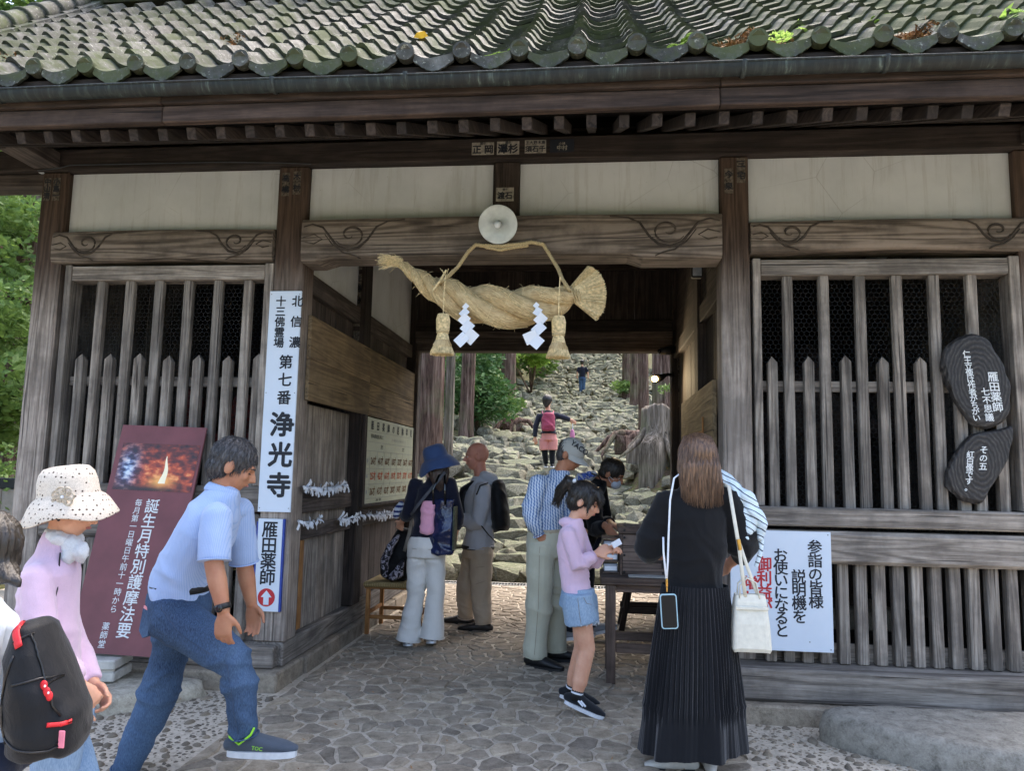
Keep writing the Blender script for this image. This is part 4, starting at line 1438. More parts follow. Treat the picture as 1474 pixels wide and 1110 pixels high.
# ---------------------------------------------------------------- trees and greenery
def cedar(x, y, r, h, label, lean=0.0, seed=0, roots=5, crown=True, mat='bark', group='cedar trunks beside the stairway'):
    z0 = hill(x, y) - 0.15
    t = empty('cedar_tree', (x, y, z0), label, 'tree', group)
    n = 40; mb = MB(); vs = []; fs = []
    zs = [0, 0.12, 0.25, 0.45, 0.7, 1.0, 1.5, 2.2, 3, 4, 5.5, 7, h * 0.75, h]
    zs = sorted(set(q for q in zs if q <= h))
    rs = random.Random(seed); ph = [rs.uniform(0, 6.28) for _ in range(6)]
    for z in zs:
        fl = r * (0.75 * math.exp(-z / (r * 1.1)))
        rad = r * (1 - 0.6 * z / h)
        for k in range(n):
            a = 2 * PI * k / n
            q = rad + fl * (0.45 + 0.55 * max(0, math.cos(a * roots + ph[0])))
            q += r * 0.055 * math.sin(a * 9 + ph[1] + z * 0.3) + r * 0.05 * math.sin(a * 17 + ph[2] - z * 0.2) + r * 0.03 * noise.noise(V((math.cos(a) * 3, math.sin(a) * 3, z * 0.6 + seed)))
            vs.append((x + lean * z + q * math.cos(a), y + q * math.sin(a), z0 + z))
    for i in range(len(zs) - 1):
        for k in range(n):
            k2 = (k + 1) % n
            fs.append((i * n + k, i * n + k2, (i + 1) * n + k2, (i + 1) * n + k))
    mb.add(vs, fs)
    mb.build('trunk', M[mat], t, smooth=True)
    if crown:
        c = leaf_cloud([(x + lean * h + rs.uniform(-0.8, 0.8) * q, y + rs.uniform(-0.8, 0.8) * q, z0 + h * (0.80 + 0.07 * q_i), 1.1 - 0.2 * q_i) for q_i, q in enumerate((0.9, 0.7, 0.5, 0.3))], 600, 0.22, seed)
        c.build('crown', M['leaf2'], t)
        mb = MB()
        for k in range(7):
            a = rs.uniform(0, 6.28); zz = z0 + h * rs.uniform(0.55, 0.9)
            mb.tube([(x + lean * h, y, zz), (x + lean * h + math.cos(a) * 0.8, y + math.sin(a) * 0.8, zz + 0.1), (x + lean * h + math.cos(a) * 1.6, y + math.sin(a) * 1.6, zz - 0.1)], [0.06, 0.04, 0.015], 6)
        mb.build('limb', M[mat], t, smooth=True)
    return t

def leaf_cloud(clumps, n, size, seed, droop=0.3, spread=1.0, flat=0.6):
    """n leaf faces spread through clumps (x, y, z, radius), denser towards clump skins"""
    r_ = np.random.RandomState(seed)
    mb = MB()
    cl = np.array([(c[0], c[1], c[2], c[3]) for c in clumps], float)
    w = cl[:, 3] ** 2; w /= w.sum()
    idx = r_.choice(len(cl), n, p=w)
    d = r_.randn(n, 3); d /= np.linalg.norm(d, axis=1)[:, None]
    rad = cl[idx, 3] * (0.35 + 0.65 * r_.rand(n) ** 0.5)
    p = cl[idx, :3] + d * rad[:, None] * np.array([1, 1, flat])
    a = r_.randn(n, 3); a[:, 2] *= 0.5; a[:, 2] -= droop; a /= np.linalg.norm(a, axis=1)[:, None]
    b = np.cross(a, r_.randn(n, 3)); b /= np.linalg.norm(b, axis=1)[:, None]
    s = size * (0.5 + r_.rand(n)) * 0.5
    a *= s[:, None]; b *= (s * 0.42)[:, None]
    P = np.stack([p - a, p + b - a * 0.1, p + a, p - b - a * 0.1], 1).reshape(-1, 3)
    mb.v = [tuple(q) for q in P.tolist()]
    mb.f = [[4 * i, 4 * i + 1, 4 * i + 2, 4 * i + 3] for i in range(n)]
    mb.uv = [None] * n; mb.m = [0] * n
    return mb

cedar(-3.02, 9.0, 0.235, 19, 'thick reddish cedar trunk just behind the blue sun hat', 0.008, 1)
cedar(-2.83, 9.9, 0.095, 18, 'slim tan trunk leaning close behind the thick reddish cedar', 0.004, 2, mat='bark2')
flare = cedar(-3.09, 13.6, 0.17, 20, 'greenish cedar trunk with root flare above the bald man', 0.012, 3)
cedar(-3.95, 22.0, 0.11, 21, 'thin far cedar trunk nearest the greenish trunk', 0.0, 4)
cedar(-3.88, 25.0, 0.15, 21, 'thin far cedar trunk just left of the broad dark one', 0.0, 5)
cedar(-2.90, 21.0, 0.26, 21, 'broad dark cedar trunk halfway up the left of the stairway', 0.0, 6)
cedar(-2.59, 34.0, 0.24, 22, 'small distant cedar right beside the top of the stairs at left', 0.0, 7)
cedar(1.44, 27.0, 0.16, 22, 'far cedar on the right bank left of the others', 0.0, 8)
cedar(1.50, 17.0, 0.15, 21, 'reddish cedar trunk behind the glowing lamp', -0.01, 9)
cedar(1.80, 14.5, 0.27, 21, 'thick pale-barked cedar right of the glowing lamp', 0.0, 10)
cedar(1.62, 24.0, 0.16, 22, 'greyish cedar between the far one and the reddish one at right', 0.0, 11)
cedar(-6.2, 14.0, 0.40, 20, 'cedar standing off to the left behind the gate', 0.0, 12)
cedar(-5.4, 20.0, 0.42, 20, 'cedar deep in the greenery left of the stairway', 0.0, 13)

def shrub(clumps, n, size, seed, label, mat='leaf', name='shrub', group=None, flat=0.8, stems=True):
    c0 = clumps[0]
    zb = hill(c0[0], c0[1])
    t = empty(name, (c0[0], c0[1], zb), label, 'shrub', group)
    leaf_cloud(clumps, n, size, seed, flat=flat).build('foliage', M[mat], t)
    mb = MB()
    for k, c in enumerate(clumps[:8]):
        mb.tube([(c0[0], c0[1], zb - 0.1), ((c0[0] + c[0]) / 2, (c0[1] + c[1]) / 2, (zb + c[2]) / 2 + 0.1), (c[0], c[1], c[2])], [0.03, 0.02, 0.01], 5)
    mb.build('stem', M['bark'], t, smooth=True)
rs = random.Random(8)
def cl(x, y, z, r, n, sx, sy, sz):
    return [(x + rs.uniform(-sx, sx), y + rs.uniform(-sy, sy), z + rs.uniform(-sz, sz), r * rs.uniform(0.6, 1.2)) for _ in range(n)]
shrub(cl(-2.75, 14.5, hill(-2.75, 14.5) + 1.5, 0.42, 12, 0.5, 0.5, 0.9), 3000, 0.16, 1, 'hanging green sprays in front of the greenish cedar trunk', 'leaf2', flat=1.2)
shrub(cl(-3.1, 18.0, hill(-3, 18) + 1.3, 0.36, 30, 1.3, 0.8, 1.3), 5000, 0.15, 2, 'leafy bush between the trunks left of the stairway', 'leaf')
shrub(cl(-2.9, 27.0, hill(-3, 27) + 2.4, 0.7, 10, 1.0, 1.0, 1.4), 3200, 0.26, 3, 'bright leaves hanging by the upper left of the stairs', 'leaf3')
shrub(cl(1.2, 27.0, hill(1.2, 27) + 0.5, 0.3, 5, 0.4, 0.3, 0.2), 700, 0.14, 4, 'small green tuft on the upper right of the stairs', 'leaf')
shrub(cl(1.45, 9.6, hill(1.5, 9.6) + 1.15, 0.15, 5, 0.25, 0.2, 0.1), 500, 0.07, 5, 'small green weeds behind the hollow stump', 'leaf')
shrub(cl(-5.6, 19.0, hill(-5.6, 19) + 3.0, 1.0, 16, 1.6, 1.0, 2.6), 7000, 0.26, 6, 'bright leaves filling the gaps between the left trunks', 'leaf3')
shrub(cl(-4.4, 25.0, hill(-4.4, 25) + 3.4, 1.1, 16, 1.9, 1.0, 2.8), 7000, 0.30, 7, 'bright leafy sprays further back between the left trunks', 'leaf3')
shrub(cl(-2.75, 31.0, hill(-3, 31) + 3.0, 0.9, 12, 1.2, 1.0, 2.0), 4000, 0.30, 8, 'green sprays hanging beside the distant left cedar', 'leaf')
shrub(cl(-3.5, 15.8, hill(-3.5, 15.8) + 1.2, 0.55, 10, 0.8, 0.5, 0.8), 3500, 0.17, 9, 'low dark bush at the foot of the broad cedar', 'leaf2')
# woodland behind everything: a few masses of bright leaves
wood_specs = [(-9, 30, 10), (-15, 38, 14), (-4, 44, 16), (9, 34, 12), (16, 42, 14), (3, 62, 22), (-8, 58, 22), (-20, 22, 10), (-13, 16, 7)]
WL = ['leafy tree %s in the woodland behind the gate' % q for q in ('up the slope left of the stairs', 'far left up the slope', 'behind the top of the left bank', 'right of the stairs', 'far right of the stairs', 'crowning the top of the stairs', 'high behind the left bank', 'at the outermost left', 'behind the left end of the gate')]
for i, (x, y, h) in enumerate(wood_specs):
    z = hill(x, y)
    t = empty('broadleaf_tree', (x, y, z), WL[i], 'tree', 'woodland trees behind the gate')
    leaf_cloud([(x + rs.uniform(-3, 3), y + rs.uniform(-2, 2), z + h * rs.uniform(0.12, 0.95), rs.uniform(1.2, 2.4)) for _ in range(14)], 6500, 0.55, 40 + i, flat=0.8).build('crown', M['leaf3'], t)
    MB().tube([(x, y, z - 0.3), (x, y, z + h * 0.5), (x + 0.4, y, z + h * 0.9)], [0.35, 0.25, 0.08], 10).build('trunk', M['bark'], t, smooth=True)
# greenery seen past the left corner of the gate
cedar(-9.3, 6.5, 0.30, 11, 'conifer trunk outside the left corner of the gate', 0.0, 22, crown=False, group='trees outside the left corner of the gate')
left_specs = [(-8.8, 5.2, 3.6, 'leaf', 'dark feathery conifer beyond the left corner pillar'), (-12.5, 9.0, 5.5, 'leaf3', 'bright maple behind the dark conifer at the left edge'), (-7.8, 3.6, 0.9, 'leaf', 'low green bush above the metal fence at the left edge'), (-15.8, 14.0, 13.6, 'leaf', 'tall conifer whose top shows over the left end of the roof')]
for i, (x, y, zc, mt, lb) in enumerate(left_specs):
    t = empty('tree' if zc > 2 else 'bush', (x, y, 0), lb, 'tree' if zc > 2 else 'bush')
    sp = (1.2, 1.0, 1.8) if i == 0 else (2.2, 1.6, 2.6) if i == 1 else (0.9, 0.6, 0.45) if i == 2 else (3.0, 2.0, 4.0)
    leaf_cloud([(x + rs.uniform(-sp[0], sp[0]), y + rs.uniform(-sp[1], sp[1]), zc + rs.uniform(-sp[2], sp[2]), rs.uniform(0.45, 0.9) * (1 if i < 3 else 1.7)) for _ in range(22)], (11000, 9000, 6000, 9000)[i], (0.15, 0.24, 0.10, 0.4)[i], 70 + i, flat=0.6).build('foliage', M[mt], t)
    mb = MB().tube([(x, y, -0.1), (x + 0.1, y, zc * 0.6), (x, y, zc + sp[2] * 0.6)], [0.14 if zc > 2 else 0.04, 0.10 if zc > 2 else 0.03, 0.03 if zc > 2 else 0.01], 8)
    for k in range(9 if zc > 2 else 4):
        a = rs.uniform(0, 6.28); z1 = zc + rs.uniform(-sp[2], sp[2] * 0.7)
        mb.tube([(x, y, z1 - 0.2), (x + math.cos(a) * sp[0] * 0.6, y + math.sin(a) * sp[1] * 0.6, z1), (x + math.cos(a) * sp[0] * 1.1, y + math.sin(a) * sp[1] * 1.1, z1 - 0.1)], [0.045 if zc > 2 else 0.012, 0.03 if zc > 2 else 0.01, 0.008], 6)
    mb.build('trunk', M['bark'], t, smooth=True)
# low tiled wall-top and metal fence outside the left corner
f = empty('metal_fence', (-6.9, 3.0, 0), 'low grey panelled metal fence with dark cap outside the left pillar', 'fence')
MB().box(-9.5, -5.6, 3.0, 3.06, 1.10, 1.22, 0.006).build('cap_rail', M['black'], f)
for k in range(20):
    x = -9.5 + 3.9 * k / 20
    MB().box(x + 0.004, x + 0.191, 3.012, 3.048, 0.05, 1.098, 0.006).build('panel', M['fencepanel'] if 'fencepanel' in M else M.setdefault('fencepanel', plain('beige_metal_panel', '#8F8880', 0.5, 0.4, 0.05)), f)
f = empty('wooden_hut', (-12, 8.6, 0), 'dark plank roof edge of a low hut among the leaves at left', 'hut')
MB().box(-16.5, -10.3, 8.0, 8.5, 2.78, 3.10, 0.02).build('roof_edge', M['brownX'], f)
MB().box(-16.3, -10.5, 8.4, 9.6, 0, 2.77, 0.02).build('wall', M['darkX'], f)

# stump with roots ---------------------------------------------------
def stump(x, y, z, r, h, label):
    t = empty('tree_stump', (x, y, z), label, 'tree stump')
    mb = MB()
    n = 30; vs = []; fs = []
    prof_ = [(-1.6, 1.5), (-0.3, 1.45), (0.0, 1.38), (0.12, 1.22), (0.3, 1.06), (0.5, 1.0), (0.75, 0.97), (0.93, 0.98), (1.0, 0.94), (0.97, 0.80), (0.82, 0.70), (0.70, 0.45), (0.66, 0.05)]
    for hz, rr_ in prof_:
        for k in range(n):
            a = 2 * PI * k / n
            q = r * rr_ * (1 + 0.07 * math.sin(a * 7 + 1) + 0.05 * math.sin(a * 13) + (0.30 * math.cos(a * 4 + 2.2) if hz < 0.25 else 0.12 * math.cos(a * 4 + 2.2) if hz < 0.5 else 0))
            vs.append((x + q * math.cos(a), y + q * math.sin(a), z + h * hz + (0.05 * math.sin(a * 3 + 1) + 0.02 * math.sin(a * 11) if hz > 0.9 else 0)))
    for i in range(len(prof_) - 1):
        for k in range(n):
            k2 = (k + 1) % n
            fs.append((i * n + k, i * n + k2, (i + 1) * n + k2, (i + 1) * n + k))
    fs.append(tuple(range((len(prof_) - 1) * n, len(prof_) * n)))
    mb.add(vs, fs)
    mb.build('trunk', M['bark2'], t, smooth=True)
    for pts, rad in (
        ([(-0.55, -0.15, 0.62), (-0.85, -0.45, 0.36), (-1.15, -0.7, 0.10), (-1.6, -1.0, -0.15), (-2.1, -1.2, -0.35)], [0.17, 0.13, 0.10, 0.07, 0.03]),
        ([(-0.35, -0.5, 0.55), (-0.5, -0.85, 0.25), (-0.62, -1.1, -0.10), (-0.66, -1.2, -0.35)], [0.13, 0.09, 0.06, 0.04]),
        ([(-0.05, -0.62, 0.45), (0.05, -1.0, 0.15), (0.16, -1.25, -0.15), (0.3, -1.4, -0.45)], [0.14, 0.10, 0.07, 0.03]),
        ([(-0.75, -0.3, 0.40), (-0.95, -0.65, 0.16), (-0.92, -0.9, -0.08)], [0.07, 0.05, 0.03]),
        ([(0.4, -0.5, 0.5), (0.75, -0.8, 0.1), (0.95, -1.0, -0.3)], [0.15, 0.10, 0.05])):
        P = [(x + a * r, y + b * r, z + c * h) for a, b, c in pts]
        MB().tube(P, [q * r * 1.5 for q in rad], 9, dome=True).build('root', M['bark2'], t, smooth=True)
stump(1.27, 8.9, 1.93, 0.37, 0.68, 'weathered hollow tree stump with spreading roots right of the stairs')
def knot(x, y, z, s_, label):
    t = empty('root_tangle', (x, y, z), label, 'tree roots')
    r_ = random.Random(5)
    for k in range(9):
        a = r_.uniform(0, 6.28)
        pts = [(x + r_.uniform(-0.3, 0.3) * s_, y + r_.uniform(-0.2, 0.2), z + s_ * 0.5), (x + math.cos(a) * s_ * 0.6, y + math.sin(a) * 0.3, z + s_ * r_.uniform(0.2, 0.5)), (x + math.cos(a) * s_ * 1.2, y + math.sin(a) * 0.6, z - 0.2)]
        MB().tube(pts, [0.12 * s_, 0.09 * s_, 0.03 * s_], 8, dome=True).build('root', M['bark'], t, smooth=True)
    natural = rock_mesh(900, n=30); natural.materials.clear(); natural.materials.append(M['bark'])
    o = bpy.data.objects.new('root_ball', natural); col.objects.link(o); o.parent = t; o.scale = (0.45 * s_, 0.35, 0.35 * s_); o.location = (0, 0, 0.1)
knot(0.85, 12.4, hill(0.85, 12.4) + 0.25, 0.75, 'dark tangle of exposed roots left of the hollow stump')
knot(-2.2, 16.5, hill(-2.2, 16.5) + 0.05, 0.7, 'pale exposed roots under the bush left of the stairway')
for k in range(14):
    x = -2.4 + rs.uniform(-0.9, 0.6); y = 10.5 + rs.uniform(-2, 4)
    a = rs.uniform(-0.6, 0.4); L = rs.uniform(0.5, 1.3)
    pts = [(x + math.cos(a) * L * q, y + math.sin(a) * L * q, hill(x + math.cos(a) * L * q, y + math.sin(a) * L * q) + 0.0 + 0.03 * math.sin(q * 6)) for q in (0, 0.25, 0.5, 0.75, 1)]
    MB().tube(pts, [0.05, 0.045, 0.04, 0.03, 0.015], 7, dome=True).build('root', M['bark2'], flare, smooth=True)

def scattered(n, x0, x1, y0, y1, zf, s0, label, mat='litter'):
    mb = MB(); r_ = random.Random(n)
    for k in range(n):
        x = r_.uniform(x0, x1); y = r_.uniform(y0, y1); p = V((x, y, zf(x, y) + 0.012))
        a = V((r_.gauss(0, 1), r_.gauss(0, 1), 0.15)).normalized() * s0 * r_.uniform(0.5, 1.4)
        b = a.cross(V((0.2, 0.1, 1))).normalized() * s0 * r_.uniform(0.25, 0.5)
        mb.add([p - a, p + b + V((0, 0, 0.004)), p + a + V((0, 0, 0.006)), p - b], [(0, 1, 2, 3)])
    tag(mb.build('leaf_litter', M[mat], None), label, 'leaf litter', None, 'stuff')
scattered(130, -3.0, 2.6, -1.5, 4.4, lambda x, y: 0.0, 0.012, 'bits of dry leaf scattered on the paving')
scattered(1500, -5.0, 3.4, 5.2, 20.0, lambda x, y: hill(x, y) + 0.03, 0.035, 'fallen leaves among the stones of the stairway')
# ================================================================ signs
RX, UZ = (1, 0, 0), (0, 0, 1)
def board(name, x0, x1, y, z0, z1, mat, label, cat, th=0.012, group=None):
    t = empty(name, ((x0 + x1) / 2, y, z0), label, cat, group)
    MB().box(x0, x1, y - th, y, z0, z1, 0.002).build('panel', M[mat], t)
    return t
def screws(t, pts, y):
    for x, z in pts:
        MB().ell((x, y, z), (0.004, 0.003, 0.004), n=8, m=5).build('screw', M['steel'], t)

t = board('name_board', -2.203, -1.977, -0.006, 1.104, 2.603, 'signwhite', 'tall narrow white board with black lettering on the pillar left of the passage', 'sign')
vtext([('北', (-2.003, -0.019, 2.575), 0.082, 0.10), ('信', (-2.005, -0.019, 2.433), 0.082, 0.10), ('濃', (-2.007, -0.019, 2.290), 0.082, 0.10),
       ('十三佛霊場', (-2.120, -0.019, 2.562), 0.075, 0.072), ('第七番', (-2.062, -0.019, 2.164), 0.100, 0.121)], RX, UZ, M['ink'], t, weight=0.028)
vtext([('浄光寺', (-2.066, -0.019, 1.775), 0.172, 0.202)], RX, UZ, M['ink'], t, weight=0.040)
screws(t, [(-2.19, 2.58), (-1.99, 2.58), (-2.19, 1.9), (-1.99, 1.9), (-2.19, 1.13), (-1.99, 1.13)], -0.019)

t = board('direction_board', -2.190, -2.022, -0.012, 0.462, 1.060, 'signwhite', 'white board with blue edges and a red arrow disc, below the tall name board', 'sign')
MB().box(-2.202, -2.1905, -0.022, -0.002, 0.40, 1.04, 0.001).build('blue_edge', M['signblue'], t)
MB().box(-2.0215, -2.008, -0.024, -0.002, 0.462, 1.060, 0.001).build('blue_edge', M['signblue'], t)
vtext([('雁田薬師', (-2.106, -0.025, 1.035), 0.112, 0.103)], RX, UZ, M['ink'], t, weight=0.022)
n = 32
def disc(cx_, cz_, r, y, mat, name, parent, n=32, th=0.002):
    mb = MB()
    Mx = Matrix(((1, 0, 0, cx_), (0, 0, -1, y), (0, 1, 0, cz_), (0, 0, 0, 1)))
    mb.prism([(r * math.cos(2 * PI * k / n), r * math.sin(2 * PI * k / n)) for k in range(n)], Mx, 0, th)
    return mb.build(name, mat, parent, recalc=True)
disc(-2.106, 0.552, 0.058, -0.024, M['redink'], 'red_disc', t)
Mx = Matrix(((1, 0, 0, -2.106), (0, 0, -1, -0.0265), (0, 1, 0, 0.552), (0, 0, 0, 1)))
MB().prism([(-0.018, -0.046), (0.018, -0.046), (0.018, 0.002), (0.037, 0.002), (0, 0.045), (-0.037, 0.002), (-0.018, 0.002)], Mx, 0, 0.0015).build('arrow', M['signwhite'], t, recalc=True)

t = board('paper_notice', -2.285, -2.229, -0.024, 0.815, 1.085, 'paper', 'slim white paper notice left of the blue-edged board', 'notice', 0.002)
vtext([('お参りの方へ', (-2.245, -0.027, 1.06), 0.022, 0.026), ('本堂はこの上', (-2.270, -0.027, 1.05), 0.018, 0.024)], RX, UZ, M['steel'], t, weight=0.0)

t = board('notice_board', 0.845, 1.437, -0.094, 0.372, 1.077, 'signwhite', 'white notice board with black and red lettering at the foot of the right bay', 'sign')
vtext([('参詣の皆様', (1.341, -0.107, 1.020), 0.088, 0.080), ('説明機を', (1.244, -0.107, 0.842), 0.088, 0.078), ('お使いになると', (1.140, -0.107, 0.962), 0.088, 0.0735)], RX, UZ, M['ink'], t, weight=0.022)
vtext([('御利益が', (1.044, -0.107, 0.912), 0.092, 0.083), ('増し', (0.962, -0.107, 0.800), 0.085, 0.085)], RX, UZ, M['redink'], t, weight=0.028)
screws(t, [(1.42, 1.06), (1.42, 0.39), (0.86, 1.06), (0.86, 0.39), (1.30, 0.43)], -0.107)

# maroon poster leaning on the lattice ---------------------------------
def fire_print():
    """flat print: a tall flame in a dim red room with a cool window on the left"""
    t = NT('printed_photograph', 0.4, 0.5)
    uv = t.n('ShaderNodeTexCoord').outputs['UV']
    nz = t.n('ShaderNodeTexNoise'); nz.inputs['Scale'].default_value = 9; nz.inputs['Detail'].default_value = 5; t.l(uv, nz.inputs[0])
    n = nz.outputs[0]
    s = t.sep(uv); x, y = s[0], s[1]
    def gauss(cx_, cy_, sx, sy):
        a = t.math('POWER', t.math('DIVIDE', t.math('SUBTRACT', x, cx_), sx), 2.0)
        b = t.math('POWER', t.math('DIVIDE', t.math('SUBTRACT', y, cy_), sy), 2.0)
        return t.math('POWER', 2.718, t.math('MULTIPLY', t.math('ADD', a, b), -1.0))
    c = t.ramp(t.math('ADD', n, t.math('MULTIPLY', gauss(0.6, 0.3, 0.34, 0.35), 0.28)), [(0.35, '#2A1A1B'), (0.55, '#6A2C22'), (0.72, '#C2522C'), (0.88, '#F0A060')])
    c = t.mix(t.math('MULTIPLY', gauss(0.14, 0.45, 0.11, 0.33), 0.95, True), c, t.ramp(n, [(0.42, '#2C3B5A'), (0.5, '#6C86B0'), (0.58, '#D5E4EF')]))
    c = t.mix(gauss(0.45, 0.03, 0.5, 0.09), c, '#241A1A')
    c = t.mix(gauss(0.60, 0.20, 0.13, 0.10), c, '#F5B25A')
    xs = t.math('ADD', x, t.math('MULTIPLY', t.math('SINE', t.math('MULTIPLY', y, 11.0)), 0.012))
    w = t.math('ADD', t.math('MULTIPLY', t.math('SUBTRACT', 0.74, y), 0.07), 0.004)
    fl = t.math('LESS_THAN', t.math('ABSOLUTE', t.math('SUBTRACT', xs, 0.62)), w)
    fl = t.math('MULTIPLY', fl, t.math('MULTIPLY', t.math('GREATER_THAN', y, 0.16), t.math('LESS_THAN', y, 0.74)))
    c = t.mix(fl, c, '#FFF0C8')
    t.base(c)
    return t.mat
TL = V((-3.17, -0.062, 1.667)); TR = V((-2.605, -0.055, 1.655)); BL = V((-3.19, -0.42, 0.252))
pu = (TR - TL).normalized(); pd = (BL - TL); pd = (pd - pu * pd.dot(pu) * 0.0); PHt = pd.length; pd.normalize(); pnrm = pu.cross(-pd).normalized()
PW_ = 0.595
po = empty('poster_board', tuple(BL), 'maroon poster board with a fire photograph leaning on the left lattice', 'poster')
def pp(u, v, d=0.0): return TL + pu * (u * PW_) + pd * (v * PHt) + pnrm * d
def ppbox(u0, u1, v0, v1, d0, d1, mat, name, uv=False):
    c = [pp(u0, v1, d0), pp(u1, v1, d0), pp(u1, v0, d0), pp(u0, v0, d0), pp(u0, v1, d1), pp(u1, v1, d1), pp(u1, v0, d1), pp(u0, v0, d1)]
    mb = MB(); q = [(0, 0), (1, 0), (1, 1), (0, 1)]
    mb.add(c, [(3, 2, 1, 0), (4, 5, 6, 7), (0, 1, 5, 4), (1, 2, 6, 5), (2, 3, 7, 6), (3, 0, 4, 7)], [q] * 6)
    return mb.build(name, mat, po)
ppbox(0, 1, 0, 1, -0.012, 0, M['maroon'], 'panel')
ppbox(0.06, 0.97, 0.085, 0.305, 0.0005, 0.0025, fire_print(), 'photograph')
ppbox(0.02, 0.05, 0.02, 0.97, -0.05, -0.0125, M['brownZ'], 'back_batten'); ppbox(0.95, 0.98, 0.02, 0.97, -0.05, -0.0125, M['brownZ'], 'back_batten')
vtext([('誕生月特別護摩法要', pp(0.57, 0.345, 0.001), 0.098, 0.0965)], pu, -pd, M['whiteink'], po, weight=0.012)
vtext([('毎月第一日曜日午前十一時から', pp(0.405, 0.345, 0.001), 0.050, 0.0515), ('薬師堂', pp(0.365, 0.875, 0.001), 0.050, 0.052)], pu, -pd, M['whiteink'], po, weight=0.006)

# black wooden plaques -------------------------------------------------
def plaque(outline, y, label, texts, seed, tilt):
    cx_ = sum(p[0] for p in outline) / len(outline); cz_ = sum(p[1] for p in outline) / len(outline)
    t = empty('wooden_plaque', (cx_, y, min(p[1] for p in outline)), label, 'plaque', 'black slab plaques on the right lattice')
    n = 56; m = len(outline); pts = []
    for k in range(n):
        q = k / n * m; i = int(q); f = q - i
        P = [V((outline[(i + j - 1) % m][0], 0, outline[(i + j - 1) % m][1])) for j in range(4)]
        p = 0.5 * ((2 * P[1]) + (P[2] - P[0]) * f + (2 * P[0] - 5 * P[1] + 4 * P[2] - P[3]) * f * f + (3 * P[1] - P[0] - 3 * P[2] + P[3]) * f ** 3)
        pts.append(p)
    c = V((cx_, 0, cz_)); vs = []; fs = []
    lv = [(0.90, 0.0), (0.99, -0.012), (1.0, -0.035), (0.955, -0.052), (0.90, -0.056), (0.7, -0.056), (0.4, -0.057), (0.15, -0.057)]
    for s_, d in lv:
        for p in pts:
            q = c + (p - c) * s_
            r_ = noise.noise(V((q.x * 14 + seed, q.z * 14, d * 30))) * (0.012 if s_ > 0.93 else 0.0)
            vs.append((q.x + r_, y + d + (0.004 * noise.noise(V((q.x * 9, q.z * 9, seed))) if s_ > 0.9 else 0), q.z + r_))
    L = len(lv)
    for i in range(L - 1):
        for k in range(n):
            k2 = (k + 1) % n; fs.append((i * n + k, i * n + k2, (i + 1) * n + k2, (i + 1) * n + k))
    fs.append(tuple(range((L - 1) * n, L * n))); fs.append(tuple(range(n))[::-1])
    mb = MB(); mb.add(vs, fs)
    mb.build('slab', M['blackslab'], t, recalc=True, smooth=False)
    vtext([(s_, (x, y - 0.0585, z), size, pitch) for s_, x, z, size, pitch in texts], (1, 0, -tilt * 0), (tilt, 0, 1), M['whiteink'], t, weight=0.020)
    return t
def slabmat():
    t = NT('blackened_slab_wood', 0.6, 0.4)
    v = t.coord((1, 1, 0.6), False)
    w = t.n('ShaderNodeTexWave', wave_type='RINGS', rings_direction='Y'); w.inputs['Scale'].default_value = 16; w.inputs['Distortion'].default_value = 4; w.inputs['Detail'].default_value = 3; w.inputs['Detail Scale'].default_value = 2
    t.l(v, w.inputs[0])
    n = t.noise(v, 40, 4, 0.6)
    t.base(t.ramp(t.math('ADD', t.math('MULTIPLY', w.outputs['Fac'], 0.35), t.math('MULTIPLY', n, 0.5)), [(0.25, '#1E1C1B'), (0.55, '#343130'), (0.8, '#57524D')]))
    t.bump(t.math('ADD', w.outputs['Fac'], n), 0.4, 0.004); return t.mat
M['blackslab'] = slabmat()
o1 = [(2.278, 2.291), (2.391, 2.302), (2.467, 2.194), (2.525, 2.064), (2.544, 1.936), (2.522, 1.807), (2.464, 1.743), (2.383, 1.721), (2.304, 1.751), (2.238, 1.847), (2.183, 1.976), (2.153, 2.105), (2.162, 2.193), (2.205, 2.248)]
plaque(o1, 0.015, 'larger upper black slab plaque with white lettering on the right lattice', [('雁田薬師', 2.432, 2.062, 0.064, 0.062), ('七不思議', 2.385, 1.965, 0.052, 0.052), ('仁王立像は作者がちがい', 2.288, 2.192, 0.047, 0.0395)], 2, -0.10)
o2 = [(2.534, 1.730), (2.534, 1.659), (2.503, 1.532), (2.438, 1.426), (2.384, 1.342), (2.341, 1.268), (2.232, 1.281), (2.155, 1.347), (2.143, 1.42), (2.194, 1.548), (2.291, 1.672), (2.392, 1.700), (2.464, 1.715)]
plaque(o2, 0.012, 'smaller lower black slab plaque hanging under the larger one', [('その五', 2.362, 1.61, 0.050, 0.050), ('紅白像です。', 2.283, 1.575, 0.046, 0.040)], 6, 0.10)

# votive stickers ------------------------------------------------------
def sticker(x0, x1, y, z0, z1, rows, label, dark=False):
    t = empty('votive_sticker', ((x0 + x1) / 2, y, z0), label, 'votive sticker', 'paper votive stickers on the gate')
    MB().box(x0, x1, y - 0.002, y, z0, z1).build('paper', M['sticker' if not dark else 'ink'], t)
    for s_, cx_, cz_, size, wt in rows:
        me = lettering(s_, (cx_, y - 0.0035, cz_), RX, UZ, size, M['ink' if not dark else 'sticker'], None, weight=wt)
        link(bpy.data.objects.new('lettering', me), t)
M['sticker'] = plain('aged_paper', '#8E897E', 0.8, 0.2, 0.2, 40, 0)
ys = -0.032
sticker(-0.824, -0.672, ys, 3.537, 3.625, [('正 岡', -0.748, 3.570, 0.064, 0.04), ('講中', -0.748, 3.614, 0.020, 0.02)], 'votive sticker reading 正岡, leftmost of the four over the lamp')
sticker(-0.652, -0.500, ys, 3.535, 3.628, [('澤杉', -0.576, 3.570, 0.070, 0.045), ('講中', -0.576, 3.616, 0.020, 0.02)], 'votive sticker with two heavy characters, second from left over the lamp')
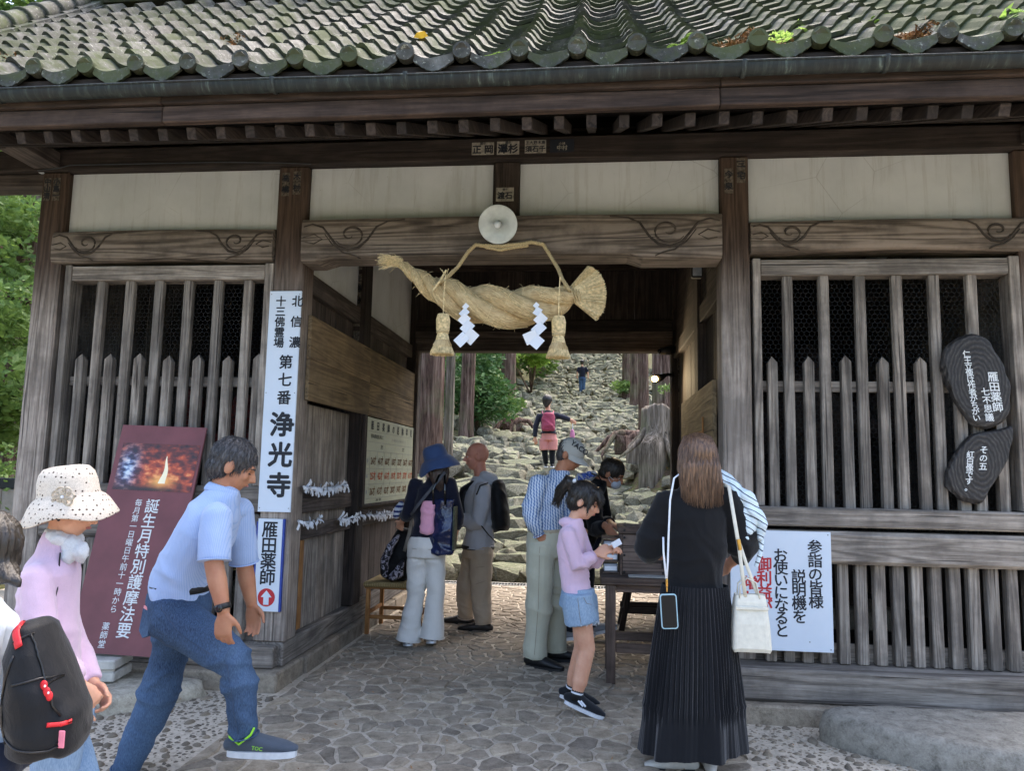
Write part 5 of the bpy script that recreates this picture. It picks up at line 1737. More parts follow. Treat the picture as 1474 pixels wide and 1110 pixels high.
sticker(-0.462, -0.318, ys, 3.540, 3.632, [('須石千', -0.39, 3.566, 0.046, 0.04), ('王大野木島', -0.39, 3.612, 0.027, 0.03)], 'votive sticker with two rows of characters, third from left over the lamp')
sticker(-0.292, -0.130, ys, 3.542, 3.632, [('小林', -0.211, 3.600, 0.022, 0.02), ('中村', -0.211, 3.570, 0.036, 0.03)], 'dark-bordered votive sticker, rightmost of the four over the lamp', dark=True)
sticker(-0.656, -0.535, 0.007, 3.222, 3.318, [('渡石', -0.595, 3.258, 0.052, 0.045), ('講中', -0.595, 3.303, 0.018, 0.02)], 'votive sticker reading 渡石 on the short post behind the lamp')
for x, z, s_, lb in ((-3.935, 3.37, '中山清', 'faded sticker high on the far left pillar, left one'), (-3.865, 3.37, '小島一', 'faded sticker high on the far left pillar, right one'), (-2.14, 3.37, '高橋', 'dark upright sticker on the pillar above the name board, left one'), (-2.06, 3.38, '木村', 'dark upright sticker on the pillar above the name board, right one'), (0.885, 3.33, '今泉', 'torn upright sticker on the pillar right of the lamp, lower one'), (0.965, 3.40, '三宅', 'upright sticker on the pillar right of the lamp, upper one')):
    t = empty('votive_sticker', (x, -0.002, z - 0.08), lb, 'votive sticker', 'paper votive stickers on the gate')
    MB().box(x - 0.028, x + 0.028, -0.004, -0.002, z - 0.085, z + 0.085).build('paper', M['sticker3'] if 'sticker3' in M else M.setdefault('sticker3', plain('weathered_paper', '#5A544C', 0.9, 0.1, 0.35, 60, 0)), t)
    vtext([(s_, (x, -0.0045, z + 0.08), 0.054, 0.16 / len(s_))], RX, UZ, M['ink'], t, weight=0.035)
for j, (x, z) in enumerate(((-2.02, 3.2), (0.92, 3.0), (-2.02, 2.9), (0.93, 2.6))):
    for k in range(3):
        t = empty('votive_sticker', (x, 1.327 if j % 2 == 0 else 3.237, z - 0.2 * k), None, None)
        t['label'] = 'pale narrow sticker, %s of three on the %s' % (('top', 'middle', 'bottom')[k], ('middle pillar at the left', 'rear pillar at the right', 'rear pillar at the left', 'middle pillar at the right')[[0, 3, 2, 1][j]]); t['category'] = 'votive sticker'; t['group'] = 'stickers on the inner pillars'
        yy = 1.327 if j % 2 == 0 else 3.237
        xx = x if j % 2 == 0 else x + 0.02
        MB().box(xx - 0.03, xx + 0.03, yy - 0.003, yy, z - 0.2 * k - 0.08, z - 0.2 * k + 0.08).build('paper', M['sticker3'], t)
        vtext([(('大山', '吉田', '川上')[k], (xx, yy - 0.004, z - 0.2 * k + 0.075), 0.055, 0.075)], RX, UZ, M['ink'], t, weight=0.03)

# ---------------------------------------------------------------- lamp over the passage
t = empty('gate_lamp', (-0.61, -0.10, 3.0), 'round white enamel shade with a bare bulb above the straw rope', 'lamp')
ax = V((0.02, -0.90, -0.42)).normalized()
side = ax.orthogonal().normalized()
c0 = V((-0.612, -0.19, 2.995))
MB().tube([(-0.60, -0.07, 3.12), (-0.60, -0.12, 3.10), c0 - ax * 0.07, c0 - ax * 0.04], 0.011, 8).build('arm', M['steel'], t, smooth=True)
mb = MB()
pr = [(0.020, -0.060), (0.030, -0.055), (0.040, -0.040), (0.060, -0.020), (0.122, 0.004), (0.127, 0.010), (0.122, 0.012), (0.060, -0.010), (0.036, -0.030), (0.018, -0.040)]
n = 40; xx = side; yy = ax.cross(side)
vs = [c0 + ax * d + (xx * math.cos(2 * PI * k / n) + yy * math.sin(2 * PI * k / n)) * r_ for r_, d in pr for k in range(n)]
fs = [(i * n + k, i * n + (k + 1) % n, (i + 1) * n + (k + 1) % n, (i + 1) * n + k) for i in range(len(pr) - 1) for k in range(n)]
mb.add(vs, fs); mb.build('shade', M.setdefault('enamel', plain('white_enamel', '#B9C0BE', 0.35, 0.5, 0.08, 12, 0.02)), t, smooth=True, recalc=True)
MB().tube([c0 - ax * 0.055, c0 - ax * 0.01], 0.022, 14).build('socket', M['steel'], t, smooth=True)
MB().tube([c0 - ax * 0.01, c0 + ax * 0.012, c0 + ax * 0.03, c0 + ax * 0.05], [0.014, 0.018, 0.026, 0.020], 14, dome=True).build('bulb', M.setdefault('frost', plain('frosted_bulb', '#D8DCDC', 0.25, 0.5, 0.01, 5, 0)), t, smooth=True)
# ---------------------------------------------------------------- shimenawa rope
sh = empty('straw_rope', (-0.6, -0.2, 2.45), 'thick twisted straw festoon with a fan-cut end hanging in the passage mouth', 'straw rope')
CP = [(-1.36, 2.765, 0.008), (-1.31, 2.760, 0.013), (-1.245, 2.730, 0.024), (-1.135, 2.649, 0.046), (-1.041, 2.584, 0.072), (-0.925, 2.524, 0.098), (-0.765, 2.462, 0.120), (-0.607, 2.442, 0.128), (-0.451, 2.440, 0.124), (-0.297, 2.462, 0.108), (-0.200, 2.494, 0.085), (-0.125, 2.524, 0.050)]
def rope_at(s_):
    q = s_ * (len(CP) - 1); i = min(int(q), len(CP) - 2); f = q - i
    a = [CP[max(i - 1, 0)], CP[i], CP[i + 1], CP[min(i + 2, len(CP) - 1)]]
    w = [(-f + 2 * f * f - f ** 3) / 2, (2 - 5 * f * f + 3 * f ** 3) / 2, (f + 4 * f * f - 3 * f ** 3) / 2, (-f * f + f ** 3) / 2]
    x = sum(w[k] * a[k][0] for k in range(4)); z = sum(w[k] * a[k][1] for k in range(4)); r_ = sum(w[k] * a[k][2] for k in range(4))
    return V((x, -0.21, z)), r_
S = 90
cen = [rope_at(k / S) for k in range(S + 1)]
ang = [0.0]
for k in range(S):
    r_ = (cen[k][1] + cen[k + 1][1]) / 2
    ang.append(ang[-1] + (cen[k + 1][0] - cen[k][0]).length / (r_ * 1.05 + 0.012) * 0.95)
def strand_pt(j, k, rad=0.0, th=0.0):
    c, r_ = cen[k]
    T = (cen[min(k + 1, S)][0] - cen[max(k - 1, 0)][0]).normalized()
    y = V((0, 1, 0)); x = T.cross(y).normalized()
    a = -ang[k] + j * 2 * PI / 3 + 1.0
    o = x * math.cos(a) + y * math.sin(a)
    base = c + o * (r_ * 0.53)
    if rad:
        o2 = x * math.cos(th) + y * math.sin(th)
        base += o2 * rad
    return base
for j in range(3):
    pts = [strand_pt(j, k) for k in range(S + 1)]
    MB().tube(pts, [cen[k][1] * 0.53 for k in range(S + 1)], 16, dome=True).build('strand', M['straw'], sh, smooth=True)
mb = MB(); r_ = random.Random(3)
for q in range(2600):
    j = r_.randrange(3); k0 = r_.randrange(0, S - 8); L = r_.randrange(4, 12); th = r_.uniform(0, 2 * PI)
    pts = []
    lift = r_.uniform(0.98, 1.04); end = r_.choice((0, 0, 0, 1))
    for k in range(k0, min(k0 + L, S), 2):
        f = (k - k0) / L
        a = -ang[k] * 0.9 + th
        rr_ = cen[k][1] * 0.53 * (lift + (0.10 * f * f if end else 0)) + (0.006 * f if end else 0)
        pts.append(strand_pt(j, k, rr_, a))
    if len(pts) > 1: mb.tube(pts, r_.uniform(0.0009, 0.0018), 3, cap=False)
for q in range(150):      # loose fuzz
    k = r_.randrange(4, S - 4); j = r_.randrange(3); th = r_.uniform(0, 2 * PI)
    p = strand_pt(j, k, cen[k][1] * 0.5, th); p2 = strand_pt(j, k, cen[k][1] * 0.5 + r_.uniform(0.01, 0.03), th + r_.uniform(-0.8, 0.8)) + V((r_.uniform(-0.03, 0.03), 0, r_.uniform(-0.01, 0.01)))
    mb.tube([p, (p + p2) / 2 + V((0, 0, 0.003)), p2], 0.0009, 3, cap=False)
o = mb.build('straw_stalks', M['straw2'], sh); o['kind'] = 'stuff'
# thin binding cords round single strands
for j, k0 in ((0, 30), (1, 34), (2, 42), (0, 50), (1, 55), (2, 62), (0, 68), (1, 72), (2, 78)):
    pts = []
    c = strand_pt(j, k0); T = (strand_pt(j, k0 + 1) - strand_pt(j, k0 - 1)).normalized()
    x = T.orthogonal().normalized(); y = T.cross(x); rr_ = cen[k0][1] * 0.53 + 0.002
    pts = [c + x * math.cos(a) * rr_ + y * math.sin(a) * rr_ for a in np.linspace(0, 2 * PI, 19)]
    MB().tube(pts, 0.0018, 5, cap=False).build('binding_cord', M['straw2'], sh)
# left tail and right fan
def brush(name, c, dirs, n, rad0, rad1, seed, parent, curve=0.0, th=0.0012):
    """bundle of straws from a tight tie c to the end points given by dirs(u, v)"""
    mb = MB(); r_ = random.Random(seed)
    for q in range(n):
        a = r_.uniform(0, 2 * PI); s_ = math.sqrt(r_.random())
        p0, p1, bend = dirs(a, s_, r_)
        mb.tube([p0, p0.lerp(p1, 0.5) + bend, p1], th * r_.uniform(0.7, 1.3), 3, cap=False)
    return mb.build(name, M['straw2'], parent)
def tail(a, s_, r_):
    p0 = V((-1.255 + r_.uniform(-0.03, 0.03), -0.21 + math.sin(a) * s_ * 0.03, 2.740 + math.cos(a) * s_ * 0.03))
    p1 = p0 + V((-0.05 - 0.085 * r_.random(), r_.gauss(0, 0.02), 0.03 - 0.06 * r_.random() ** 2 + r_.gauss(0, 0.008)))
    return p0, p1, V((0, 0, 0.012))
brush('tail', None, tail, 170, 0, 0, 4, sh)
def fan(a, s_, r_):
    p0 = V((-0.135, -0.21, 2.512)) + V((math.cos(a) * -0.02, math.sin(a) * 0.03, math.cos(a) * 0.045)) * s_
    ph = R(62) - R(90) * (0.5 + 0.5 * math.cos(a) * s_) ** 1.0
    ph = R(8) + R(54) * math.cos(a) * s_
    L = 0.218 + r_.uniform(-0.008, 0.006)
    p1 = V((-0.135 + math.cos(ph) * L, -0.21 + math.sin(a) * s_ * 0.10, 2.512 + math.sin(ph) * L))
    return p0, p1, V((0, 0, 0))
brush('fan_end', None, fan, 1300, 0, 0, 5, sh, th=0.0016)
def loose(a, s_, r_):
    p0 = V((-0.11, -0.24, 2.49)); p1 = V((0.03 + 0.05 * r_.random(), -0.26, 2.37 + 0.07 * r_.random()))
    return p0, p1, V((0, 0, 0))
brush('loose_straws', None, loose, 9, 0, 0, 6, sh, th=0.0018)
# knot cords
for k in range(6):
    c = V((-0.130 + 0.008 * k, -0.21, 2.522 - 0.003 * k))
    T = V((1, 0, 0.15)).normalized(); x = V((0, 1, 0)); y = T.cross(x)
    pts = [c + x * math.cos(a) * 0.052 + y * math.sin(a) * 0.052 + T * 0.01 * math.sin(a + k) for a in np.linspace(0, 2 * PI, 17)]
    MB().tube(pts, 0.005, 6, cap=False).build('binding_cord', M['rope'], sh, smooth=True)

def twisted(pts, r, name, parent, mat='rope', pitch=0.05, n=3):
    """cord of n twisted yarns along a polyline"""
    pts = [V(p) for p in pts]
    L = [0]
    for a, b in zip(pts, pts[1:]): L.append(L[-1] + (b - a).length)
    N = max(6, int(L[-1] / 0.010)); mb = MB()
    def at(d):
        for i in range(len(pts) - 1):
            if d <= L[i + 1] or i == len(pts) - 2:
                f = (d - L[i]) / max(1e-6, L[i + 1] - L[i]); return pts[i].lerp(pts[i + 1], f), (pts[i + 1] - pts[i]).normalized()
    for j in range(n):
        q = []
        for k in range(N + 1):
            d = L[-1] * k / N; p, T = at(d)
            x = T.orthogonal().normalized() if abs(T.y) > 0.95 else T.cross(V((0, 1, 0))).normalized(); y = T.cross(x)
            a = d / pitch * 2 * PI + j * 2 * PI / n
            q.append(p + (x * math.cos(a) + y * math.sin(a)) * r * 0.55)
        mb.tube(q, r * 0.6, 6)
    return mb.build(name, M[mat], parent, smooth=True)
yb = -0.118
twisted([(-0.765, yb, 2.883), (-0.72, yb - 0.01, 2.872), (-0.60, yb - 0.012, 2.866), (-0.45, yb - 0.012, 2.880), (-0.40, yb - 0.01, 2.892), (-0.321, yb, 2.879)], 0.013, 'hanging_rope', sh)
twisted([(-0.70, yb - 0.01, 2.862), (-0.60, yb - 0.016, 2.84), (-0.50, yb - 0.016, 2.858), (-0.42, yb - 0.01, 2.87)], 0.011, 'hanging_rope', sh)
twisted([(-0.765, yb, 2.883), (-0.81, -0.14, 2.83), (-0.87, -0.17, 2.72), (-0.93, -0.25, 2.62), (-1.0, -0.30, 2.56)], 0.012, 'hanging_rope', sh)
twisted([(-0.321, yb, 2.879), (-0.27, -0.14, 2.79), (-0.22, -0.18, 2.70), (-0.19, -0.26, 2.61), (-0.14, -0.28, 2.53)], 0.012, 'hanging_rope', sh)
twisted([(-0.92, -0.31, 2.66), (-0.95, -0.33, 2.59), (-1.0, -0.33, 2.52)], 0.007, 'hanging_rope', sh, 'straw2', 0.03)
for k in range(9):
    MB().tube([(-0.93, -0.25, 2.63), (-0.93 + rnd.uniform(-0.05, 0.05), -0.25, 2.66 + rnd.uniform(0, 0.03))], 0.0015, 4).build('frayed_end', M['straw2'], sh) if k < 6 else None

def tassel(x, ztop, zb, label):
    t = empty('straw_tassel', (x, -0.24, zb), label, 'straw tassel', 'straw tassels under the rope')
    y = -0.335
    MB().tube([(x + 0.005, -0.33, ztop + 0.25), (x, y, ztop + 0.1), (x, y, ztop)], 0.0035, 6).build('cord', M['straw2'], t)
    H = ztop - zb; zt = zb + H * 0.52
    mb = MB()
    mb.tube([(x, y, ztop), (x, y, ztop - 0.03), (x, y, zt + 0.02), (x, y, zt), (x, y, zt - 0.03), (x, y, zb + 0.06), (x, y, zb + 0.02)], [0.030, 0.040, 0.037, 0.030, 0.036, 0.058, 0.063], 18)
    mb.build('core', M['straw'], t, smooth=True)
    mb = MB(); r_ = random.Random(int(x * 1000))
    for q in range(420):
        a = r_.uniform(0, 2 * PI); s_ = r_.uniform(0.96, 1.06)
        def P(z, r0): return V((x + math.cos(a) * r0 * s_, y + math.sin(a) * r0 * s_, z))
        mb.tube([P(ztop, 0.032), P(ztop - 0.035, 0.041), P(zt + 0.02, 0.038), P(zt, 0.031)], 0.0014, 3, cap=False)
    for q in range(900):
        a = r_.uniform(0, 2 * PI); s_ = math.sqrt(r_.uniform(0.1, 1.0)) if r_.random() < 0.5 else 1.03
        def P(z, r0): return V((x + math.cos(a) * r0 * s_, y + math.sin(a) * r0 * s_, z))
        mb.tube([P(zt, 0.031), P(zt - 0.05, 0.042), P(zb + r_.uniform(-0.006, 0.008), 0.070 * r_.uniform(0.95, 1.05))], 0.0014, 3, cap=False)
    o = mb.build('stalks', M['straw2'], t); o['kind'] = 'stuff'
    for dz in (0, 0.007):
        pts = [V((x + 0.036 * math.cos(a), y + 0.036 * math.sin(a), zt + 0.004 + dz)) for a in np.linspace(0, 2 * PI, 17)]
        MB().tube(pts, 0.0045, 6, cap=False).build('tie', M['rope'], t, smooth=True)
tassel(-0.925, 2.370, 2.118, 'left straw tassel hanging below the thick rope')
tassel(-0.205, 2.355, 2.100, 'right straw tassel hanging beneath the fan-cut end of the rope')

def shide(pts, y, label):
    """folded zigzag paper: a chain of overlapping squares"""
    t = empty('paper_streamer', (pts[0][0], y, pts[-1][1]), label, 'paper streamer', 'zigzag paper streamers on the rope')
    for i, (x, z, s_, a) in enumerate(pts):
        Mx = Matrix.Translation((x, y - 0.006 * i, z)) @ Matrix.Rotation(a, 4, 'Y') @ Matrix.Rotation(0.25 * (-1) ** i, 4, 'Z')
        MB().box(-s_ / 2, s_ / 2, -0.0008, 0.0008, -s_ / 2 * 1.15, s_ / 2 * 1.15, 0, Mx).build('paper_fold', M['paper'], t)
shide([(-0.785, 2.420, 0.030, 0.7), (-0.792, 2.378, 0.048, 0.75), (-0.790, 2.335, 0.055, 0.70), (-0.768, 2.285, 0.066, 0.72), (-0.745, 2.225, 0.072, 0.70), (-0.800, 2.205, 0.070, 0.80)], -0.335, 'left zigzag white paper streamer beside the left tassel')
shide([(-0.345, 2.425, 0.028, 0.7), (-0.335, 2.385, 0.044, 0.6), (-0.315, 2.335, 0.060, 0.72), (-0.325, 2.275, 0.066, 0.8), (-0.372, 2.220, 0.072, 1.15), (-0.335, 2.190, 0.066, 0.72)], -0.335, 'right zigzag white paper streamer, its lower fold turned outward')

# ---------------------------------------------------------------- omikuji slips tied on the left wall
def slips(y0, y1, z, sag, n, label, dense=1.0):
    t = empty('paper_slips', (-1.95, (y0 + y1) / 2, z - 0.1), label, 'fortune papers', 'fortune papers tied along the passage wall')
    pts = [(-1.955, y0 + (y1 - y0) * k / 12, z - sag * math.sin(PI * k / 12)) for k in range(13)]
    MB().tube(pts, 0.003, 5).build('string', M['wire'], t)
    r_ = random.Random(int(y0 * 100) + n); base = []
    for k in range(n):
        f = r_.random(); p = V((-1.948, y0 + (y1 - y0) * f, z - sag * math.sin(PI * f)))
        for s_ in (-1, 1):
            d = V((r_.uniform(0.1, 0.5), s_ * r_.uniform(0.1, 1.0), -r_.uniform(0.2, 1.0) if r_.random() < 0.75 else r_.uniform(0.2, 0.8))).normalized()
            L = r_.uniform(0.035, 0.075); w = d.cross(V((1, r_.uniform(-0.5, 0.5), 0.3))).normalized() * r_.uniform(0.009, 0.014)
            q = p + d * L; m = p + d * L * 0.5 + V((0.010, 0, 0.004))
            mb = MB().add([p - w * 0.5, p + w * 0.5, m + w, m - w, q + w, q - w], [(0, 1, 2, 3), (3, 2, 4, 5)])
            mb = MB(); mb.add([p - w * 0.5, p + w * 0.5, m + w, m - w, q + w, q - w], [(0, 1, 2, 3), (3, 2, 4, 5)])
            mb.ell(p, (0.009, 0.009, 0.008), n=6, m=4)
            mb.build('slip', M['paper'], t)
slips(0.08, 1.02, 1.275, 0.02, 42, 'bunch of knotted white fortune papers highest on the left wall')
slips(0.06, 0.48, 1.045, 0.02, 14, 'few knotted fortune papers low beside the pillar')
slips(0.86, 1.50, 1.01, 0.01, 22, 'small bunch of fortune papers crossing the middle post')
slips(1.62, 3.0, 1.005, 0.03, 60, 'long row of fortune papers under the framed chart')

# framed chart on the left wall ---------------------------------------
t = empty('framed_chart', (-1.95, 2.4, 1.12), 'framed pale chart with rows of dark and orange characters on the left wall', 'chart')
cx0, Y0, Y1, Z0, Z1 = -1.935, 1.47, 3.20, 1.10, 1.855
M['chart'] = plain('chart_sheet', '#AEB19A', 0.45, 0.4, 0.04, 3, 0)
M['chartbrown'] = plain('brown_print', '#6B4A2A', 0.6, 0.3); M['chartorange'] = plain('orange_print', '#B4512A', 0.6, 0.3)
MB().box(-1.962, cx0, Y0, Y1, Z0, Z1, 0.002).build('sheet', M['chart'], t)
for a in ((-1.965, -1.925, Y0 - 0.075, Y0 - 0.002, Z0 - 0.03, Z1 + 0.01), (-1.965, -1.925, Y1 + 0.002, Y1 + 0.03, Z0 - 0.03, Z1 + 0.01), (-1.965, -1.928, Y0, Y1, Z0 - 0.028, Z0 - 0.002)):
    MB().box(*a, 0.003).build('frame', M['darkZ'], t)
PR, PU = (0, 1, 0), (0, 0, 1)
def on_chart(s_, y, z, size, mat, weight=0.02, squash=1.0):
    me = lettering(s_, (cx0 + 0.001, y, z), PR, PU, size, M[mat], None, weight=weight, squash=squash)
    link(bpy.data.objects.new('lettering', me), t)
for k, ch in enumerate('雁田薬師の厄除早見'):
    on_chart(ch, Y0 + 0.17 + k * 0.18, 1.782, 0.085, 'ink', 0.03)
on_chart('厄年は男女数え年にて', Y0 + 0.34, 1.690, 0.040, 'ink', 0.02)
on_chart('前厄本厄後厄の方はご祈祷をお受け下さい', Y0 + 1.12, 1.682, 0.030, 'steel', 0.0)
on_chart('男性', Y0 + 0.50, 1.600, 0.045, 'ink', 0.0); on_chart('女性', Y0 + 1.30, 1.600, 0.045, 'ink', 0.0)
for r_i, (z, mt, nums) in enumerate(((1.470, 'chartbrown', '24 41 60 18 32 36 60'), (1.335, 'chartorange', '25 42 61 19 33 37 61'), (1.200, 'chartbrown', '26 43 62 20 34 38 62'))):
    for k, s_ in enumerate(nums.split()):
        on_chart(s_ + '才', Y0 + 0.245 + k * 0.232, z, 0.085, mt, 0.035)
    on_chart('前本後'[r_i], Y0 + 0.06, z, 0.04, 'signblue', 0.0)
for z in (1.735, 1.640, 1.560, 1.405, 1.268, 1.142):
    MB().box(cx0 + 0.0005, cx0 + 0.0015, Y0 + 0.02, Y1 - 0.02, z - 0.0015, z + 0.0015).build('rule_line', M['steel'], t)
for k in range(8):
    y = Y0 + 0.125 + k * 0.232
    MB().box(cx0 + 0.0020, cx0 + 0.0028, y - 0.0012, y + 0.0012, 1.142, 1.56).build('rule_line', M['steel'], t)
on_chart('正徳山　浄光寺', Y0 + 0.45, 1.122, 0.025, 'ink', 0.01)

# ---------------------------------------------------------------- table, box, drawers, stool
def legs(t, pts, w, z1, mat='table', z0=0.0):
    for x, y in pts: MB().box(x - w / 2, x + w / 2, y - w / 2, y + w / 2, z0, z1, 0.004).build('leg', M.setdefault(mat + 'z', wood(mat + '_leg_wood', 'Z', '#7B6B60', '#5D5049', '#3B322D')), t)
t = empty('offering_table', (0.43, 0.62, 0), 'old brown timber table carrying the offering box in front of the black-dressed woman', 'table')
MB().box(0.070, 0.790, 0.385, 0.87, 0.650, 0.700, 0.006).build('table_top', M['table'], t)
legs(t, [(0.142, 0.43), (0.735, 0.43), (0.142, 0.82), (0.735, 0.82)], 0.062, 0.649)
for y in (0.43, 0.82):
    MB().box(0.175, 0.702, y - 0.018, y + 0.018, 0.20, 0.262, 0.004).build('rail', M['table'], t)
    MB().box(0.175, 0.702, y - 0.012, y + 0.012, 0.60, 0.648, 0.004).build('rail', M['table'], t)
for x in (0.142, 0.735):
    MB().box(x - 0.018, x + 0.018, 0.463, 0.787, 0.33, 0.385, 0.004).build('rail', M['table'], t)
t = empty('offering_box', (0.47, 0.68, 0.70), 'carved grey wooden offering box standing on the table', 'offering box')
MB().box(0.222, 0.775, 0.52, 0.535, 0.702, 0.985, 0.003).build('front_panel', M['carvedpanel'] if 'carvedpanel' in M else M.setdefault('carvedpanel', wood('carved_panel_wood', 'X', '#85766D', '#6A5D56', '#473E39', contrast=3.5)), t)
MB().box(0.205, 0.221, 0.515, 0.85, 0.702, 0.985, 0.003).build('side_panel', M['table'], t)
MB().box(0.776, 0.790, 0.515, 0.85, 0.702, 0.985, 0.003).build('side_panel', M['table'], t)
MB().box(0.222, 0.775, 0.835, 0.85, 0.702, 0.985, 0.003).build('back_panel', M['table'], t)
MB().box(0.192, 0.80, 0.500, 0.545, 0.987, 1.035, 0.004).build('rim', M['table'], t)
MB().box(0.192, 0.80, 0.825, 0.865, 0.987, 1.035, 0.004).build('rim', M['table'], t)
MB().box(0.192, 0.235, 0.546, 0.824, 0.987, 1.035, 0.004).build('rim', M['table'], t)
for k in range(9):
    MB().box(0.24 + k * 0.062, 0.262 + k * 0.062, 0.547, 0.823, 0.992, 1.020, 0.004).build('slat', M['table'], t)
for x in (0.235, 0.50, 0.765):
    for z in (0.725, 0.84, 0.96, 1.012):
        MB().ell((x, 0.514 if z < 1 else 0.499, z), (0.008, 0.004, 0.008), n=8, m=5).build('stud', M['black'], t)
me = lettering('奉', (0.50, 0.519, 0.835), RX, UZ, 0.20, M['darkX'], None, weight=0.02, depth=0.002); link(bpy.data.objects.new('carved_character', me), t)
MB().box(0.26, 0.72, 0.405, 0.50, 0.702, 0.712, 0.002).build('cloth_strip', M.setdefault('greycloth', fabric('grey_cloth', '#9A9A96')), t)
t = empty('drawer_case', (0.14, 0.64, 0.70), 'small see-through drawer case left of the offering box', 'drawer case')
for k in range(3):
    z = 0.705 + k * 0.078
    MB().box(0.086, 0.198, 0.56, 0.74, z, z + 0.012, 0.001).build('shelf', M['table'], t)
    MB().box(0.092, 0.192, 0.565, 0.73, z + 0.0125, z + 0.066, 0.004).build('drawer', M.setdefault('greyplastic', plain('grey_plastic', '#8B929B', 0.25, 0.5, 0.1, 30, 0)), t)
    MB().box(0.100, 0.185, 0.560, 0.5645, z + 0.02, z + 0.050, 0.001).build('paper_stack', M['paper'], t)
MB().box(0.080, 0.0855, 0.556, 0.745, 0.703, 0.945, 0.001).build('side', M['table'], t)
MB().box(0.1985, 0.203, 0.556, 0.745, 0.703, 0.945, 0.001).build('side', M['table'], t)
MB().box(0.080, 0.203, 0.556, 0.745, 0.9455, 0.956, 0.002).build('lid', M['table'], t)
t = empty('trestle_bench', (0.62, 2.3, 0), 'dark low trestle bench seen through the legs of the offering table', 'bench')
MB().box(0.25, 0.84, 2.1, 2.5, 0.415, 0.45, 0.004).build('seat', M['darkX'], t)
for y in (2.14, 2.46):
    MB().box(0.28, 0.82, y - 0.02, y + 0.02, 0.16, 0.21, 0.004).build('rail', M['darkX'], t)
    for x, dx in ((0.36, -0.08), (0.74, 0.08)):
        MB().bar((x, y, 0.414), (x + dx, y, 0.0), 0.05, 0.05, up=(0, 1, 0), ch=0.004).build('leg', M['darkZ'], t)
# stool with woven seat
t = empty('woven_stool', (-1.68, 1.8, 0), 'light wooden stool with woven seat against the left wall', 'stool')
def weave():
    m = NT('woven_seat', 0.8, 0.2)
    v = m.coord(rndoff=False); s_ = m.sep(v)
    a = m.math('SINE', m.math('MULTIPLY', s_[0], 420.0)); b = m.math('SINE', m.math('MULTIPLY', s_[1], 420.0))
    h = m.math('MULTIPLY', a, b)
    m.base(m.ramp(h, [(0.2, '#8E7A52'), (0.7, '#BCA878')])); m.bump(h, 0.6, 0.004); return m.mat
sx0, sx1, sy0, sy1 = -1.915, -1.42, 1.56, 2.06
MB().box(sx0 - 0.02, sx1 + 0.02, sy0 - 0.01, sy1 + 0.01, 0.395, 0.440, 0.014).build('seat', weave(), t)
for x in (sx0 + 0.02, sx1 - 0.02):
    for y in (sy0 + 0.03, sy1 - 0.03): MB().box(x - 0.017, x + 0.017, y - 0.017, y + 0.017, 0, 0.378, 0.003).build('leg', M['oak'], t)
M['oakx'] = wood('stool_rail_wood', 'X', '#B58858', '#9A6E42', '#6E4B2B')
for y in (sy0 + 0.03, sy1 - 0.03):
    MB().box(sx0 - 0.01, sx1 + 0.01, y - 0.016, y + 0.016, 0.380, 0.394, 0.002).build('rail', M['oakx'], t)
    MB().box(sx0 + 0.038, sx1 - 0.038, y - 0.010, y + 0.010, 0.13, 0.16, 0.002).build('rail', M['oakx'], t)
for x in (sx0 + 0.02, sx1 - 0.02):
    MB().box(x - 0.010, x + 0.010, sy0 + 0.048, sy1 - 0.048, 0.16, 0.19, 0.002).build('rail', M['oak'], t)

# ---------------------------------------------------------------- spotlight, cameras
t = empty('spotlight', (0.66, 3.2, 2.4), 'small glowing spotlight on an arm at the rear right post', 'spotlight')
MB().tube([(0.86, 3.235, 2.46), (0.80, 3.16, 2.46), (0.74, 3.12, 2.43)], 0.018, 8).build('arm', M['black'], t, smooth=True)
MB().tube([(0.77, 3.14, 2.45), (0.72, 3.10, 2.42), (0.685, 3.07, 2.405)], [0.022, 0.040, 0.046], 16).build('housing', M['black'], t, smooth=True)
gm_ = NT('lamp_glass'); gm_.p.inputs['Emission Color'].default_value = lin('#FFC878'); gm_.p.inputs['Emission Strength'].default_value = 7; gm_.base('#FFE0B0')
MB().ell((0.655, 3.05, 2.397), (0.034, 0.026, 0.030), n=16, m=10).build('lamp_glass', gm_.mat, t, smooth=True)
ld = bpy.data.lights.new('spot_light', 'SPOT'); ld.energy = 9; ld.color = (1.0, 0.78, 0.48); ld.shadow_soft_size = 0.04; ld.spot_size = R(150); ld.spot_blend = 0.6
lo = bpy.data.objects.new('spot_light', ld); col.objects.link(lo); lo.parent = t; lo.location = V((0.60, 3.0, 2.39)) - PW[t.name]
lo.rotation_euler = V((-0.2, 0.95, 0.30)).to_track_quat('Z', 'Y').to_euler()
t = empty('security_camera', (0.78, 3.1, 2.70), 'black security camera under the rear lintel at right', 'security camera')
MB().tube([(0.86, 3.2, 2.72), (0.84, 3.12, 2.70)], 0.02, 8).build('mount', M['black'], t)
MB().tube([(0.86, 3.08, 2.715), (0.80, 3.06, 2.700), (0.71, 3.03, 2.685)], [0.045, 0.048, 0.036], 14).build('body', M['black'], t, smooth=True)
MB().ell((0.700, 3.027, 2.684), (0.02, 0.028, 0.028), n=12, m=8).build('lens', M.setdefault('glassdark', plain('dark_glass', '#0A0B0D', 0.08, 0.6, 0, 5, 0)), t, smooth=True)
t = empty('floodlight', (0.78, 0.65, 2.9), 'small dark floodlight high on the right passage wall', 'floodlight')
MB().box(0.72, 0.80, 0.60, 0.66, 2.84, 2.95, 0.01, None).build('housing', M['black'], t)
MB().tube([(0.80, 0.63, 2.93), (0.86, 0.66, 2.99)], 0.012, 6).build('mount', M['black'], t)
MB().box(0.728, 0.792, 0.592, 0.599, 2.85, 2.94, 0.002).build('glass', M['greyplastic'], t)
